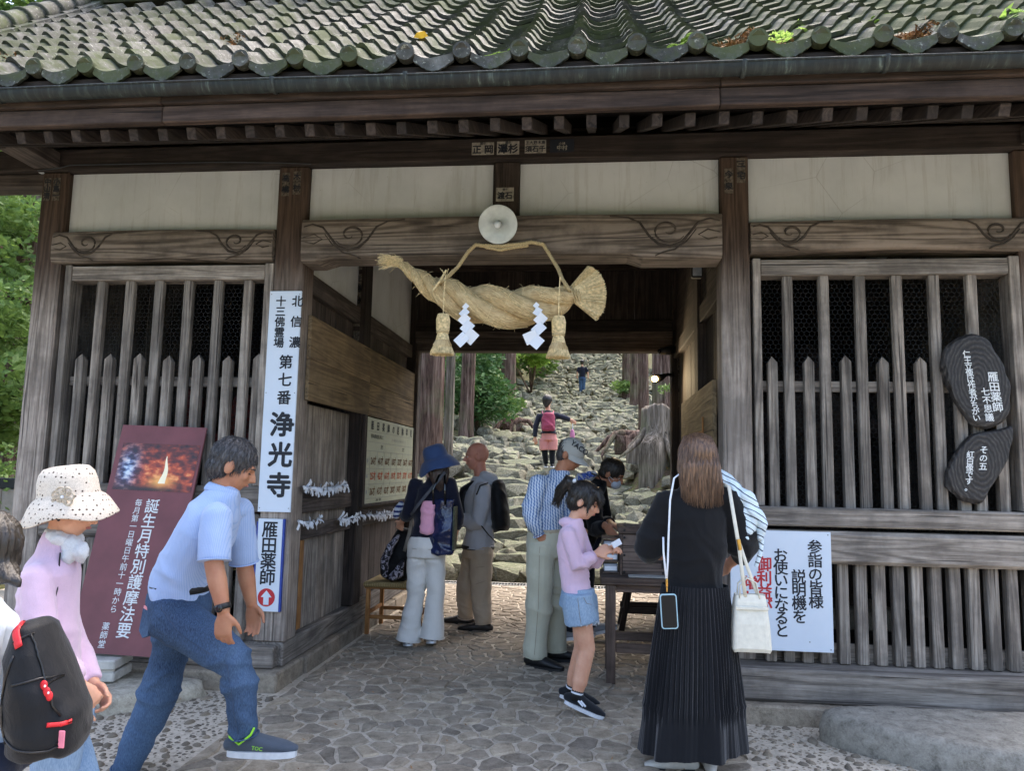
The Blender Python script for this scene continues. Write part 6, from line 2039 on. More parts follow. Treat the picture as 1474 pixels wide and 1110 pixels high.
# things half hidden in the side rooms
t = empty('guardian_statue', (1.75, 1.5, 0.26), 'dim carved guardian figure behind the right lattice', 'statue')
mb = MB()
mb.tube([(1.75, 1.5, 0.9), (1.75, 1.48, 1.2), (1.75, 1.45, 1.6), (1.76, 1.42, 1.95)], [(0.30, 0.22), (0.26, 0.18), (0.34, 0.22), (0.26, 0.18)], 16, dome=True, side=(1, 0, 0))
mb.ell((1.76, 1.38, 2.20), (0.15, 0.17, 0.20)); mb.ell((1.76, 1.40, 2.40), (0.07, 0.07, 0.07))
mb.tube([(2.05, 1.42, 1.90), (2.35, 1.40, 1.75), (2.42, 1.25, 2.15)], [0.11, 0.10, 0.08], 10, dome=True)
mb.tube([(1.48, 1.42, 1.90), (1.25, 1.40, 1.55), (1.42, 1.2, 1.30)], [0.11, 0.10, 0.08], 10, dome=True)
mb.tube([(1.62, 1.5, 1.0), (1.52, 1.45, 0.62), (1.50, 1.45, 0.42)], [0.16, 0.13, 0.10], 12, dome=True)
mb.tube([(1.88, 1.5, 1.0), (2.0, 1.45, 0.62), (2.02, 1.45, 0.42)], [0.16, 0.13, 0.10], 12, dome=True)
voxel_skin(mb, 'figure', M['darkZ'], t, 0.02, 3, folds(0.02, 12, (0.6, 0, 1), 3))
rough_box('pedestal', 1.25, 2.3, 1.2, 1.75, 0.264, 0.42, 'basestone', t, 30)
t = empty('guardian_statue', (-3.0, 1.5, 0.26), 'dim reddish guardian figure behind the left lattice', 'statue')
mb = MB()
mb.tube([(-3.0, 1.5, 0.9), (-3.0, 1.48, 1.2), (-3.0, 1.45, 1.55)], [(0.30, 0.22), (0.26, 0.18), (0.32, 0.2)], 16, dome=True, side=(1, 0, 0))
mb.ell((-3.0, 1.38, 1.82), (0.14, 0.16, 0.18)); mb.tube([(-2.72, 1.42, 1.5), (-2.5, 1.40, 1.3), (-2.6, 1.2, 1.1)], [0.11, 0.10, 0.08], 10, dome=True)
mb.tube([(-3.28, 1.42, 1.5), (-3.5, 1.40, 1.75), (-3.45, 1.3, 2.0)], [0.11, 0.10, 0.08], 10, dome=True)
mb.tube([(-3.12, 1.5, 1.0), (-3.2, 1.45, 0.62), (-3.2, 1.45, 0.42)], [0.16, 0.13, 0.10], 12, dome=True)
mb.tube([(-2.88, 1.5, 1.0), (-2.78, 1.45, 0.62), (-2.78, 1.45, 0.42)], [0.16, 0.13, 0.10], 12, dome=True)
voxel_skin(mb, 'figure', plain('red_lacquer', '#5E2C28', 0.6, 0.3, 0.3, 20, 0.2), t, 0.02, 3, folds(0.02, 12, (0.6, 0, 1), 5))
rough_box('pedestal', -3.5, -2.45, 1.2, 1.75, 0.264, 0.42, 'basestone', t, 31)
# ================================================================ people: joint positions in metres
JT = {
 'dress': {'head': (0.525, -1.000, 1.479), 'neck': (0.517, -1.000, 1.347), 'chest': (0.516, -1.000, 1.193), 'waist': (0.514, -1.000, 0.887), 'hip': (0.513, -1.000, 0.737), 'sl': (0.370, -1.000, 1.268), 'sr': (0.677, -1.000, 1.296), 'el': (0.308, -0.950, 1.011), 'er': (0.760, -0.950, 1.025), 'wl': (0.418, -0.780, 0.979), 'wr': (0.727, -0.750, 0.942), 'hl': (0.439, -1.000, 0.700), 'hr': (0.579, -1.000, 0.706), 'kl': (0.437, -1.000, 0.387), 'kr': (0.576, -1.000, 0.394), 'al': (0.458, -1.000, 0.043), 'ar': (0.579, -1.000, 0.040), 'tl': (0.435, -1.000, -0.016), 'tr': (0.598, -1.000, -0.013), },
 'walker': {'head': (-1.641, -1.530, 1.399), 'neck': (-1.677, -1.550, 1.284), 'chest': (-1.745, -1.550, 1.103), 'waist': (-1.849, -1.550, 0.882), 'hip': (-1.854, -1.550, 0.768), 'sl': (-1.671, -1.390, 1.191), 'sr': (-1.621, -1.710, 1.178), 'el': (-1.659, -1.330, 0.924), 'er': (-1.600, -1.750, 0.984), 'wl': (-1.626, -1.300, 0.740), 'wr': (-1.533, -1.770, 0.788), 'hdl': (-1.605, -1.300, 0.627), 'hdr': (-1.531, -1.770, 0.666), 'hl': (-1.887, -1.460, 0.710), 'hr': (-1.834, -1.640, 0.745), 'kl': (-1.989, -1.450, 0.314), 'kr': (-1.531, -1.630, 0.557), 'al': (-2.123, -1.450, -0.005), 'ar': (-1.487, -1.600, 0.237), 'tl': (-1.992, -1.450, -0.076), 'tr': (-1.342, -1.580, 0.175), },
 'pink': {'head': (-1.900, -2.250, 1.244), 'neck': (-1.956, -2.250, 1.099), 'chest': (-1.973, -2.250, 0.936), 'waist': (-1.944, -2.250, 0.691), 'hip': (-1.904, -2.250, 0.500), 'sl': (-2.086, -2.100, 0.975), 'sr': (-1.934, -2.370, 0.998), 'el': (-1.986, -2.070, 0.699), 'er': (-1.862, -2.400, 0.758), 'wl': (-1.835, -2.150, 0.585), 'wr': (-1.746, -2.370, 0.647), 'hdr': (-1.714, -2.350, 0.598), 'hdl': (-1.789, -2.150, 0.537), 'hl': (-1.943, -2.170, 0.425), 'hr': (-1.829, -2.330, 0.482), 'kl': (-1.827, -2.170, 0.201), 'kr': (-1.833, -2.330, 0.253), 'al': (-1.848, -2.170, -0.014), 'ar': (-1.902, -2.330, 0.047), 'tl': (-1.699, -2.170, -0.039), 'tr': (-1.759, -2.330, 0.008), },
 'child': {'head': (-1.748, -2.850, 1.131), 'neck': (-1.729, -2.850, 0.999), 'chest': (-1.704, -2.850, 0.881), 'waist': (-1.669, -2.850, 0.694), 'hip': (-1.653, -2.850, 0.603), 'sl': (-1.616, -2.980, 0.958), 'sr': (-1.813, -2.720, 0.899), 'el': (-1.634, -3.000, 0.829), 'er': (-1.882, -2.700, 0.739), 'wl': (-1.708, -2.970, 0.711), 'wr': (-1.910, -2.730, 0.626), 'hl': (-1.599, -2.920, 0.603), 'hr': (-1.713, -2.780, 0.546), 'kl': (-1.620, -2.920, 0.331), 'kr': (-1.652, -2.780, 0.279), 'al': (-1.572, -2.920, 0.080), 'ar': (-1.586, -2.780, 0.048), 'tl': (-1.695, -2.920, 0.028), 'tr': (-1.706, -2.780, -0.007), },
 'bluehat': {'head': (-1.245, 1.200, 1.453), 'neck': (-1.259, 1.200, 1.329), 'chest': (-1.271, 1.200, 1.189), 'waist': (-1.298, 1.200, 0.938), 'hip': (-1.316, 1.200, 0.799), 'sl': (-1.430, 1.200, 1.286), 'sr': (-1.137, 1.200, 1.292), 'el': (-1.479, 1.220, 1.054), 'er': (-1.065, 1.220, 1.026), 'wl': (-1.566, 1.350, 0.966), 'wr': (-1.114, 1.360, 0.875), 'hdl': (-1.595, 1.400, 0.916), 'hdr': (-1.137, 1.400, 0.826), 'hl': (-1.377, 1.200, 0.759), 'hr': (-1.252, 1.200, 0.763), 'kl': (-1.394, 1.200, 0.413), 'kr': (-1.224, 1.200, 0.419), 'al': (-1.438, 1.200, 0.071), 'ar': (-1.248, 1.200, 0.100), 'tl': (-1.483, 1.350, -0.039), 'tr': (-1.287, 1.350, -0.009), },
 'bald': {'head': (-1.056, 2.050, 1.538), 'neck': (-1.012, 2.050, 1.341), 'chest': (-1.033, 2.050, 1.150), 'waist': (-1.012, 2.050, 0.855), 'hip': (-1.021, 2.050, 0.698), 'sl': (-1.049, 2.230, 1.248), 'sr': (-0.959, 1.880, 1.244), 'el': (-1.136, 2.250, 0.920), 'er': (-0.995, 1.830, 0.950), 'wl': (-1.192, 2.100, 0.973), 'wr': (-1.175, 1.930, 0.964), 'hdl': (-1.158, 2.050, 0.995), 'hdr': (-1.233, 2.000, 0.990), 'hl': (-1.071, 2.130, 0.645), 'hr': (-0.983, 1.970, 0.664), 'kl': (-1.130, 2.150, 0.320), 'kr': (-0.975, 1.970, 0.340), 'al': (-1.148, 2.220, 0.058), 'ar': (-0.940, 1.950, 0.055), 'tl': (-1.277, 2.220, -0.004), 'tr': (-1.051, 1.950, -0.021), },
 'cap': {'head': (-0.152, 0.850, 1.537), 'neck': (-0.234, 0.850, 1.389), 'chest': (-0.315, 0.850, 1.221), 'waist': (-0.348, 0.850, 0.978), 'hip': (-0.331, 0.850, 0.860), 'sl': (-0.230, 1.030, 1.341), 'sr': (-0.385, 0.690, 1.325), 'el': (-0.189, 1.050, 1.074), 'er': (-0.444, 0.650, 1.089), 'wl': (-0.106, 0.950, 0.962), 'wr': (-0.373, 0.690, 0.939), 'hdl': (-0.042, 0.900, 0.952), 'hdr': (-0.313, 0.710, 0.874), 'hl': (-0.304, 0.940, 0.791), 'hr': (-0.366, 0.760, 0.807), 'kl': (-0.257, 0.950, 0.426), 'kr': (-0.370, 0.760, 0.434), 'al': (-0.253, 0.970, 0.077), 'ar': (-0.396, 0.770, 0.072), 'tl': (-0.107, 0.970, 0.013), 'tr': (-0.316, 0.730, -0.017), },
 'girl': {'head': (-0.036, -0.200, 1.229), 'neck': (-0.103, -0.200, 1.110), 'chest': (-0.118, -0.200, 0.964), 'waist': (-0.090, -0.200, 0.745), 'hip': (-0.073, -0.200, 0.656), 'sl': (-0.078, -0.100, 1.041), 'sr': (-0.133, -0.300, 1.042), 'el': (0.001, -0.080, 0.816), 'er': (-0.073, -0.320, 0.855), 'wl': (0.076, -0.150, 0.923), 'wr': (0.033, -0.280, 0.923), 'hdl': (0.118, -0.170, 0.947), 'hdr': (0.099, -0.260, 0.955), 'hl': (-0.048, -0.140, 0.614), 'hr': (-0.072, -0.260, 0.633), 'kl': (-0.046, -0.120, 0.347), 'kr': (-0.016, -0.250, 0.364), 'al': (-0.112, -0.060, 0.082), 'ar': (-0.074, -0.280, 0.105), 'tl': (0.008, -0.060, -0.018), 'tr': (0.016, -0.300, -0.001), },
 'mask': {'head': (0.183, 1.600, 1.397), 'neck': (0.066, 1.600, 1.342), 'chest': (-0.050, 1.600, 1.222), 'waist': (-0.071, 1.600, 0.885), 'hip': (-0.081, 1.600, 0.741), 'sl': (0.068, 1.750, 1.263), 'sr': (-0.003, 1.430, 1.251), 'el': (0.130, 1.780, 0.965), 'er': (0.044, 1.400, 0.932), 'wl': (0.155, 1.350, 1.011), 'wr': (0.119, 1.200, 0.992), 'hdl': (0.209, 1.280, 0.984), 'hdr': (0.182, 1.120, 0.914), 'hl': (-0.058, 1.680, 0.705), 'hr': (-0.091, 1.520, 0.721), 'kl': (-0.044, 1.700, 0.385), 'kr': (-0.122, 1.520, 0.393), 'al': (0.005, 1.720, 0.114), 'ar': (-0.177, 1.520, 0.112), 'tl': (0.111, 1.720, 0.073), 'tr': (-0.073, 1.500, 0.060), },
 'climber': {'head': (-0.872, 10.000, 2.804), 'neck': (-0.855, 10.000, 2.611), 'chest': (-0.853, 10.000, 2.418), 'waist': (-0.836, 10.000, 2.199), 'hip': (-0.834, 10.000, 2.089), 'sl': (-1.033, 10.000, 2.512), 'sr': (-0.689, 10.000, 2.530), 'el': (-1.099, 10.000, 2.305), 'er': (-0.538, 10.000, 2.491), 'wl': (-1.109, 10.000, 2.085), 'wr': (-0.414, 10.000, 2.451), 'hdl': (-1.094, 10.000, 2.017), 'hdr': (-0.373, 10.000, 2.424), 'hl': (-0.930, 10.000, 2.060), 'hr': (-0.752, 10.000, 2.063), 'kl': (-0.912, 10.000, 1.814), 'kr': (-0.762, 10.000, 1.817), 'al': (-0.887, 10.100, 1.571), 'ar': (-0.759, 10.000, 1.572), 'tl': (-0.898, 10.300, 1.518), 'tr': (-0.768, 10.200, 1.520), },
 'boy': {'head': (-0.439, 29.000, 6.378), 'neck': (-0.437, 29.000, 6.188), 'chest': (-0.435, 29.000, 5.998), 'waist': (-0.433, 29.000, 5.777), 'hip': (-0.432, 29.000, 5.650), 'sl': (-0.593, 29.000, 6.124), 'sr': (-0.264, 29.000, 6.126), 'el': (-0.653, 29.000, 5.933), 'er': (-0.185, 29.000, 5.936), 'wl': (-0.652, 29.000, 5.775), 'wr': (-0.168, 29.000, 5.778), 'hdl': (-0.651, 29.000, 5.696), 'hdr': (-0.167, 29.000, 5.699), 'hl': (-0.494, 29.000, 5.618), 'hr': (-0.354, 29.000, 5.619), 'kl': (-0.491, 29.000, 5.334), 'kr': (-0.367, 29.000, 5.335), 'al': (-0.489, 29.000, 5.067), 'ar': (-0.364, 29.000, 5.052), 'tl': (-0.491, 29.200, 5.009), 'tr': (-0.366, 29.200, 5.010), },
}
def vj(j):
    j = {k: V(v) for k, v in j.items()}
    for q in 'lr':
        if 'hd' + q not in j: j['hd' + q] = j['w' + q] + (j['w' + q] - j['e' + q]).normalized() * 0.1
    return j

def frame(fwd, up=(0, 0, 1)):
    f = V(fwd).normalized(); r = f.cross(V(up)).normalized(); u = r.cross(f)
    return Matrix((r, f, u)).transposed()          # columns: right, forward, up

def head_loft(mb, c, F, s=1.0, nose=1.0, ear=True, jaw=1.0):
    def P(x, y, z): return c + F @ V((x * s, y * s, z * s))
    mb.ell(P(0, -0.012, 0.022), (0.077 * s, 0.094 * s, 0.092 * s), F, 20, 14)          # skull
    mb.ell(P(0, 0.022, -0.030), (0.062 * s, 0.066 * s, 0.085 * s), F, 16, 12)          # face
    mb.ell(P(0, 0.040, -0.082), (0.034 * s * jaw, 0.034 * s, 0.026 * s), F, 12, 8)     # chin
    mb.ell(P(0, 0.070, 0.022), (0.048 * s, 0.020 * s, 0.020 * s), F, 12, 8)            # brow
    for k in (-1, 1):
        mb.ell(P(0.035 * k, 0.058, -0.022), (0.024 * s, 0.024 * s, 0.022 * s), F, 10, 8)   # cheek
    mb.tube([P(0, 0.080, 0.016), P(0, 0.096, -0.008), P(0, 0.108 * nose, -0.026), P(0, 0.086, -0.034)], [0.008 * s, 0.011 * s, 0.014 * s, 0.010 * s], 8, dome=True)
    mb.ell(P(0, 0.083, -0.055), (0.020 * s, 0.010 * s, 0.010 * s), F, 10, 6)           # lips
    if ear:
        for k in (-1, 1):
            mb.ell(P(0.079 * k, -0.014, -0.008), (0.014 * s, 0.023 * s, 0.035 * s), F, 10, 8)

def face_marks(t, c, F, s=1.0, eyes=True, brow='hair_black', lipc='#A8675C', closed=False):
    def P(x, y, z): return c + F @ V((x * s, y * s, z * s))
    lm = M.setdefault('lips' + lipc, plain('lip_' + lipc.strip('#').lower(), lipc, 0.5, 0.3, 0.03, 20, 0))
    MB().ell(P(0, 0.091, -0.0555), (0.019 * s, 0.005 * s, 0.0055 * s), F, 10, 6).build('lips', lm, t, smooth=True)
    for k in (-1, 1):
        if eyes:
            if not closed: MB().ell(P(0.029 * k, 0.072, -0.001), (0.012 * s, 0.009 * s, 0.007 * s), F, 10, 8).build('eye', M['eyewhite'], t, smooth=True)
            MB().ell(P(0.029 * k, 0.0765, -0.002), (0.0105 * s if closed else 0.006 * s, 0.0065 * s, 0.0025 * s if closed else 0.006 * s), F, 8, 6).build('iris' if not closed else 'eyelid', M['ink'], t, smooth=True)
        MB().tube([P(0.012 * k, 0.088, 0.021), P(0.028 * k, 0.086, 0.027), P(0.045 * k, 0.074, 0.020)], [0.0035 * s, 0.004 * s, 0.002 * s], 6, dome=True).build('eyebrow', M[brow], t, smooth=True)
M['eyewhite'] = plain('eye_white', '#C9C4BC', 0.3, 0.5, 0.01, 5, 0)

def hand_loft(mb, wr, dirv, nrm, s=1.0, curl=0.5, thumb=1, spread=0.10, point=False):
    """palm, four unequal bent fingers and a thumb; nrm is the back of the hand"""
    d = V(dirv).normalized(); n = V(nrm); n = (n - d * n.dot(d)).normalized(); x = d.cross(n) * thumb
    w = V(wr)
    mb.tube([w - d * 0.02 * s, w + d * 0.01 * s, w + d * 0.045 * s, w + d * 0.088 * s], [(0.024 * s, 0.018 * s), (0.027 * s, 0.017 * s), (0.040 * s, 0.015 * s), (0.040 * s, 0.012 * s)], 12, side=x, dome=True)
    for k, (off, L) in enumerate(((0.029, 0.070), (0.010, 0.080), (-0.010, 0.074), (-0.028, 0.058))):
        p = w + d * 0.080 * s + x * off * s
        a = 0.0; q = [p - d * 0.02 * s]; r_ = [0.0095 * s]
        c = curl * (1.0 + 0.12 * k)
        if point and k == 0: c = 0.12
        dd = (d + x * (off * 3.2 * spread * 4)).normalized()
        q.append(p); r_.append(0.0098 * s)
        for j, f in enumerate((0.45, 0.32, 0.23)):
            a += c * (0.7, 1.0, 0.6)[j]
            v_ = dd * math.cos(a) - n * math.sin(a)
            q.append(q[-1] + v_ * L * f * s); r_.append((0.0088, 0.0080, 0.0068)[j] * s)
        mb.tube(q, r_, 8, dome=True)
    p = w + d * 0.018 * s + x * 0.022 * s
    td = (d * 0.62 + x * 0.72 - n * 0.25).normalized(); t2 = (d * 0.9 + x * 0.22 - n * (0.25 + 0.3 * curl)).normalized()
    mb.tube([p - td * 0.015 * s, p + td * 0.028 * s, p + td * 0.045 * s + t2 * 0.012 * s, p + td * 0.045 * s + t2 * 0.046 * s], [0.014 * s, 0.0125 * s, 0.0105 * s, 0.0078 * s], 8, dome=True)

def hem(t, c, axis, r, mat, th=0.0035, name='hem', side=None, n=32):
    """sewn edge: a thin ring round a sleeve, leg or waist"""
    ax = V(axis).normalized(); x = (V(side) - ax * V(side).dot(ax)).normalized() if side is not None else ax.orthogonal().normalized(); y = ax.cross(x)
    r = r if hasattr(r, '__len__') else (r, r)
    pts = [V(c) + x * math.cos(a) * r[0] + y * math.sin(a) * r[1] for a in np.linspace(0, 2 * PI, n + 1)]
    return MB().tube(pts, [(th, th * 2.2)] * len(pts), 6, cap=False, side=tuple(ax * -1)).build(name, mat, t, smooth=True)
def collar(t, J, mat, r=0.062, dz=0.0, fwd=(1, 0, 0)):
    f = V(fwd).normalized(); n0 = J['neck'] + V((0, 0, dz)); mb = MB(); s_ = f.cross(V((0, 0, 1)))
    pts = [n0 + f * math.cos(a) * r * 1.1 + s_ * math.sin(a) * r + V((0, 0, -0.022 * math.cos(a) + 0.006)) for a in np.linspace(0.45, 2 * PI - 0.45, 28)]
    mb.tube(pts, [(0.006, 0.022)] * len(pts), 8, side=None)
    return mb.build('collar', mat, t, smooth=True)
def skin_of(o):
    from mathutils.bvhtree import BVHTree
    w = PW[o.name]
    return BVHTree.FromPolygons([v.co + w for v in o.data.vertices], [tuple(p.vertices) for p in o.data.polygons])
def seam(t, pts, mat, r=0.0018, name='seam', on=None):
    o = [c for c in t.children if c.name.split('.')[0] in (on, 'jeans', 'trousers', 'denim_shorts')]
    if o:
        tr = skin_of(o[0]); q = []
        for a, b in zip(pts, pts[1:]):
            for k in range(6):
                p, n, i, d = tr.find_nearest(a.lerp(b, k / 6)); q.append(p + n * r * 0.7)
        pts = q
    return MB().tube(pts, r, 5).build(name, mat, t, smooth=True)
THREAD = plain('faded_thread', '#8A8070', 0.8, 0.2)

def shoulder_axis(J): return (J['sr'] - J['sl']).normalized()

def torso_loft(mb, J, k=1.0, bot=None, top=1.0, belly=1.0, kd=1.0, hipw=1.0):
    sa = shoulder_axis(J)
    sw = (J['sr'] - J['sl']).length / 2
    up = (J['neck'] - J['hip']).normalized()
    pts = [J['hip'] - up * 0.05 if bot is None else bot, J['hip'], J['waist'], J['chest'], J['chest'].lerp(J['neck'], 0.5), J['neck'] - up * 0.035, J['neck'] + up * 0.01]
    s = max(sw, 0.10)
    rad = [(0.165 * k * hipw, 0.118 * k * kd), (0.168 * k * hipw, 0.122 * k * kd), (0.148 * k * belly, 0.108 * k * belly * kd), (0.165 * k, 0.118 * k * kd), (max(0.14 * k, s * 0.92), 0.105 * k * kd), (0.095 * k, 0.080 * k), (0.062 * k * top, 0.062 * k * top)]
    mb.tube(pts, rad, 20, side=sa, dome=False)
    for q in ('sl', 'sr'):
        mb.ell(J[q], (0.060 * k, 0.060 * k, 0.060 * k), n=12, m=8)

def arm_loft(mb, J, q, r=(0.052, 0.044, 0.036, 0.027), upto=1.0, start=None):
    s_, e, w = J['s' + q], J['e' + q], J['w' + q]
    c = J['chest'].lerp(J['neck'], 0.55)
    pts = [s_.lerp(c, 0.35), s_, s_.lerp(e, 0.5), e]
    rr_ = [r[0] * 0.9, r[0], (r[0] + r[1]) / 2 * 1.02, r[1]]
    if upto > 1.0:
        f = upto - 1.0
        pts += [e.lerp(w, 0.35 * f if f < 1 else 0.35), e.lerp(w, f)]
        rr_ += [r[1] * 1.02, r[1] + (r[3] - r[1]) * f]
    else:
        pts[-1] = s_.lerp(e, upto); rr_[-1] = r[1]
        pts[-2] = s_.lerp(e, upto * 0.5)
    mb.tube(pts, rr_, 14, dome=False)

def leg_loft(mb, J, q, r=(0.098, 0.066, 0.056, 0.044), upto=2.0, end=None):
    h, k, a = J['h' + q], J['k' + q], J['a' + q]
    pts = [h.lerp(J['hip'], 0.15) + V((0, 0, 0.03)), h, h.lerp(k, 0.5), k]
    rr_ = [r[0], r[0], (r[0] * 0.55 + r[1] * 0.45), r[1]]
    if upto > 1:
        f = upto - 1
        b = k.lerp(a, 0.35)
        pts += [k.lerp(a, 0.3 * f), k.lerp(a, 0.7 * f), k.lerp(a, f)]
        rr_ += [r[1] * 0.5 + r[2] * 0.5, r[2], r[3]]
    else:
        pts[-1] = h.lerp(k, upto); pts[-2] = h.lerp(k, upto * 0.5)
    mb.tube(pts, rr_, 16, dome=False)

def make_body(t, J, fwd, skinmat, s=1.0, voxel=0.007, hands=None, legs=True, bare_leg=False, origin=None, nose=1.0, ear=True, sm=2, torso=0.84, arms=(0.040, 0.034, 0.033, 0.024), neck_r=0.052, headup=(0, 0, 1)):
    mb = MB(); F = frame(fwd, headup)
    head_loft(mb, J['head'], F, s, nose, ear)
    c = J['head'] - F @ V((0, 0.02, 0.06)) * s
    mb.tube([J['neck'] - V((0, 0, 0.05)), J['neck'], c], [neck_r * 1.15, neck_r, neck_r * 0.95], 14, dome=True)
    torso_loft(mb, J, torso)
    for q in ('l', 'r'):
        arm_loft(mb, J, q, arms, 2.0)
        if hands and q in hands:
            nrm, curl, th, sp, pt = hands[q]
            hand_loft(mb, J['w' + q], J['hd' + q] - J['w' + q], nrm, s, curl, th, sp, pt)
        elif 'hd' + q in J:
            hand_loft(mb, J['w' + q], J['hd' + q] - J['w' + q], (0, -1, 0.1), s, 0.4, 1)
        if legs:
            leg_loft(mb, J, q, (0.070, 0.050, 0.048, 0.030) if not bare_leg else bare_leg)
            mb.ell(J['a' + q] + (J['t' + q] - J['a' + q]) * 0.3, (0.03, 0.03, 0.03), n=8, m=6)
    return voxel_skin(mb, 'body', skinmat, t, voxel, sm)

def make_shoe(t, J, q, up_mat, sole_mat, s=1.0, name='shoe', white=True, high=0.0):
    a, tt = J['a' + q], J['t' + q]
    d = V((tt.x - a.x, tt.y - a.y, 0))
    if d.length < 0.02: d = V((0, 1, 0))
    d.normalize()
    pit = max(-0.5, min(0.9, (tt.z - a.z + 0.075 * s) / max(0.1, (tt - a).length)))
    d = (d + V((0, 0, pit))).normalized() if abs(pit) > 0.12 else d
    side = d.cross(V((0, 0, 1))).normalized(); up = side.cross(d)
    heel = a - d * 0.06 * s - up * 0.068 * s
    L = 0.27 * s
    mb = MB()
    def P(u, h): return heel + d * L * u + up * h * s
    mb.tube([P(0.0, 0.035), P(0.1, 0.042), P(0.35, 0.046), P(0.6, 0.036), P(0.85, 0.028), P(1.0, 0.022)], [(0.026 * s, 0.028 * s), (0.036 * s, 0.038 * s), (0.038 * s, 0.042 * s), (0.044 * s, 0.032 * s), (0.040 * s, 0.024 * s), (0.024 * s, 0.014 * s)], 14, side=side, dome=True)
    mb.tube([P(0.22, 0.05), a - up * 0.0 * s, a + up * (0.02 + high)], [(0.038 * s, 0.05 * s), (0.036 * s, 0.042 * s), (0.037 * s, 0.042 * s)], 14, side=side)
    o = voxel_skin(mb, name, up_mat, t, 0.006 * s if s > 0.5 else 0.006, 3)
    out = []
    for k in range(28):
        an = 2 * PI * k / 28
        u = 0.5 - 0.53 * math.cos(an); w = 0.046 * s * abs(math.sin(an)) ** 0.6 * (0.82 + 0.22 * min(1, u * 1.4)) * (1 if math.sin(an) > 0 else -1)
        out.append((u * L, w))
    Mx = Matrix((d, side, -up)).transposed().to_4x4(); Mx.translation = heel
    MB().prism([(p[0], -p[1]) for p in out], Mx, -0.016 * s, 0.008 * s).build('sole', sole_mat, o, recalc=True)
    return o

def strands(t, name, roots, mat, r=0.0016, seed=0, parent=None):
    """roots: list of polylines"""
    mb = MB()
    for q in roots: mb.tube(q, [r * 1.0] * (len(q) - 1) + [r * 0.4], 3, cap=False)
    return mb.build(name, mat, parent or t, smooth=True)

def hair_cap(t, J, F, mat, s=1.0, thick=1.08, cut=None, extra=None, amp=0.004, voxel=0.007, front=0.6, name='hair', short=0):
    """hair volume over the skull, cropped at the hairline"""
    c = J['head']
    def P(x, y, z): return c + F @ V((x * s, y * s, z * s))
    mb = MB()
    mb.ell(P(0, -0.022, 0.034), (0.084 * s * thick, 0.096 * s * thick, 0.092 * s * thick), F, 20, 14)
    mb.ell(P(0, -0.050, -0.020), (0.072 * s * thick, 0.062 * s * thick, 0.070 * s), F, 16, 10)
    if extra: extra(mb, P)
    def fold(co, no):
        q = (co - np.array(c)) @ np.array(F)
        return amp * np.sin(q[:, 0] * 420 / s + np.sin(q[:, 2] * 60) * 2.5) * 0.3 + amp * np.sin(np.arctan2(q[:, 0], q[:, 1] + 0.03) * 26 + q[:, 2] * 30)
    o = voxel_skin(mb, name, mat, t, voxel, 3, fold)
    if short:
        n = len(o.data.vertices); r_ = random.Random(n); sm = MB(); w = PW[o.name]
        crown = P(0, -0.045, 0.12); down = -(F @ V((0, 0, 1)))
        for k in range(short):
            v = o.data.vertices[r_.randrange(n)]; p = v.co + w; nn = v.normal
            d = (p - crown).normalized() * 0.8 + down * 0.5 + V((r_.gauss(0, 0.22), r_.gauss(0, 0.22), r_.gauss(0, 0.22)))
            d = d - nn * d.dot(nn)
            if d.length < 0.1: continue
            d.normalize(); L = r_.uniform(0.018, 0.042) * s
            sm.tube([p - nn * 0.002, p + d * L * 0.5 + nn * 0.0035, p + d * L + nn * 0.0005], [0.0016, 0.0013, 0.0005], 3, cap=False)
        q = sm.build('hair_locks', mat, t, smooth=True); q['kind'] = 'stuff'
    return o

M['hair_black'] = hairmat('black_hair', '#16130F', '#38312B')
M['hair_brown'] = hairmat('brown_hair', '#3A271C', '#84644A')
M['hair_grey'] = hairmat('greying_black_hair', '#1C1B1C', '#5A5757')
M['hair_tan'] = hairmat('light_brown_hair', '#6E4F3A', '#B08C6A')
SK = skin('skin_light', '#D8A88C'); SK2 = skin('skin_tanned', '#B07F62'); SK3 = skin('skin_ruddy', '#C88F7C')
DEN = None
def denim(name, a, b):
    t = NT(name, 0.85, 0.2)
    v = t.coord(rndoff=False)
    n = t.noise(v, 3, 3, 0.5); w = t.noise(t.coord((1, 1, 0.25), False), 260, 3, 0.6)
    t.base(t.ramp(t.math('ADD', t.math('MULTIPLY', n, 0.45), t.math('MULTIPLY', w, 0.55)), [(0.36, a), (0.66, b)]))
    t.bump(w, 0.2, 0.001); return t.mat
M['jeans'] = denim('blue_denim', '#26364E', '#4F6785')
M['jeans2'] = denim('light_denim', '#64809F', '#93A9C0')
M['jeans3'] = denim('pale_denim', '#68839F', '#9FB4C8')

def person(name_label, J, group=None):
    z = min(J['al'].z, J['ar'].z) - 0.08
    return empty('person', (J['hip'].x, J['hip'].y, max(0, z) if z < 1 else z), name_label, 'person', group)

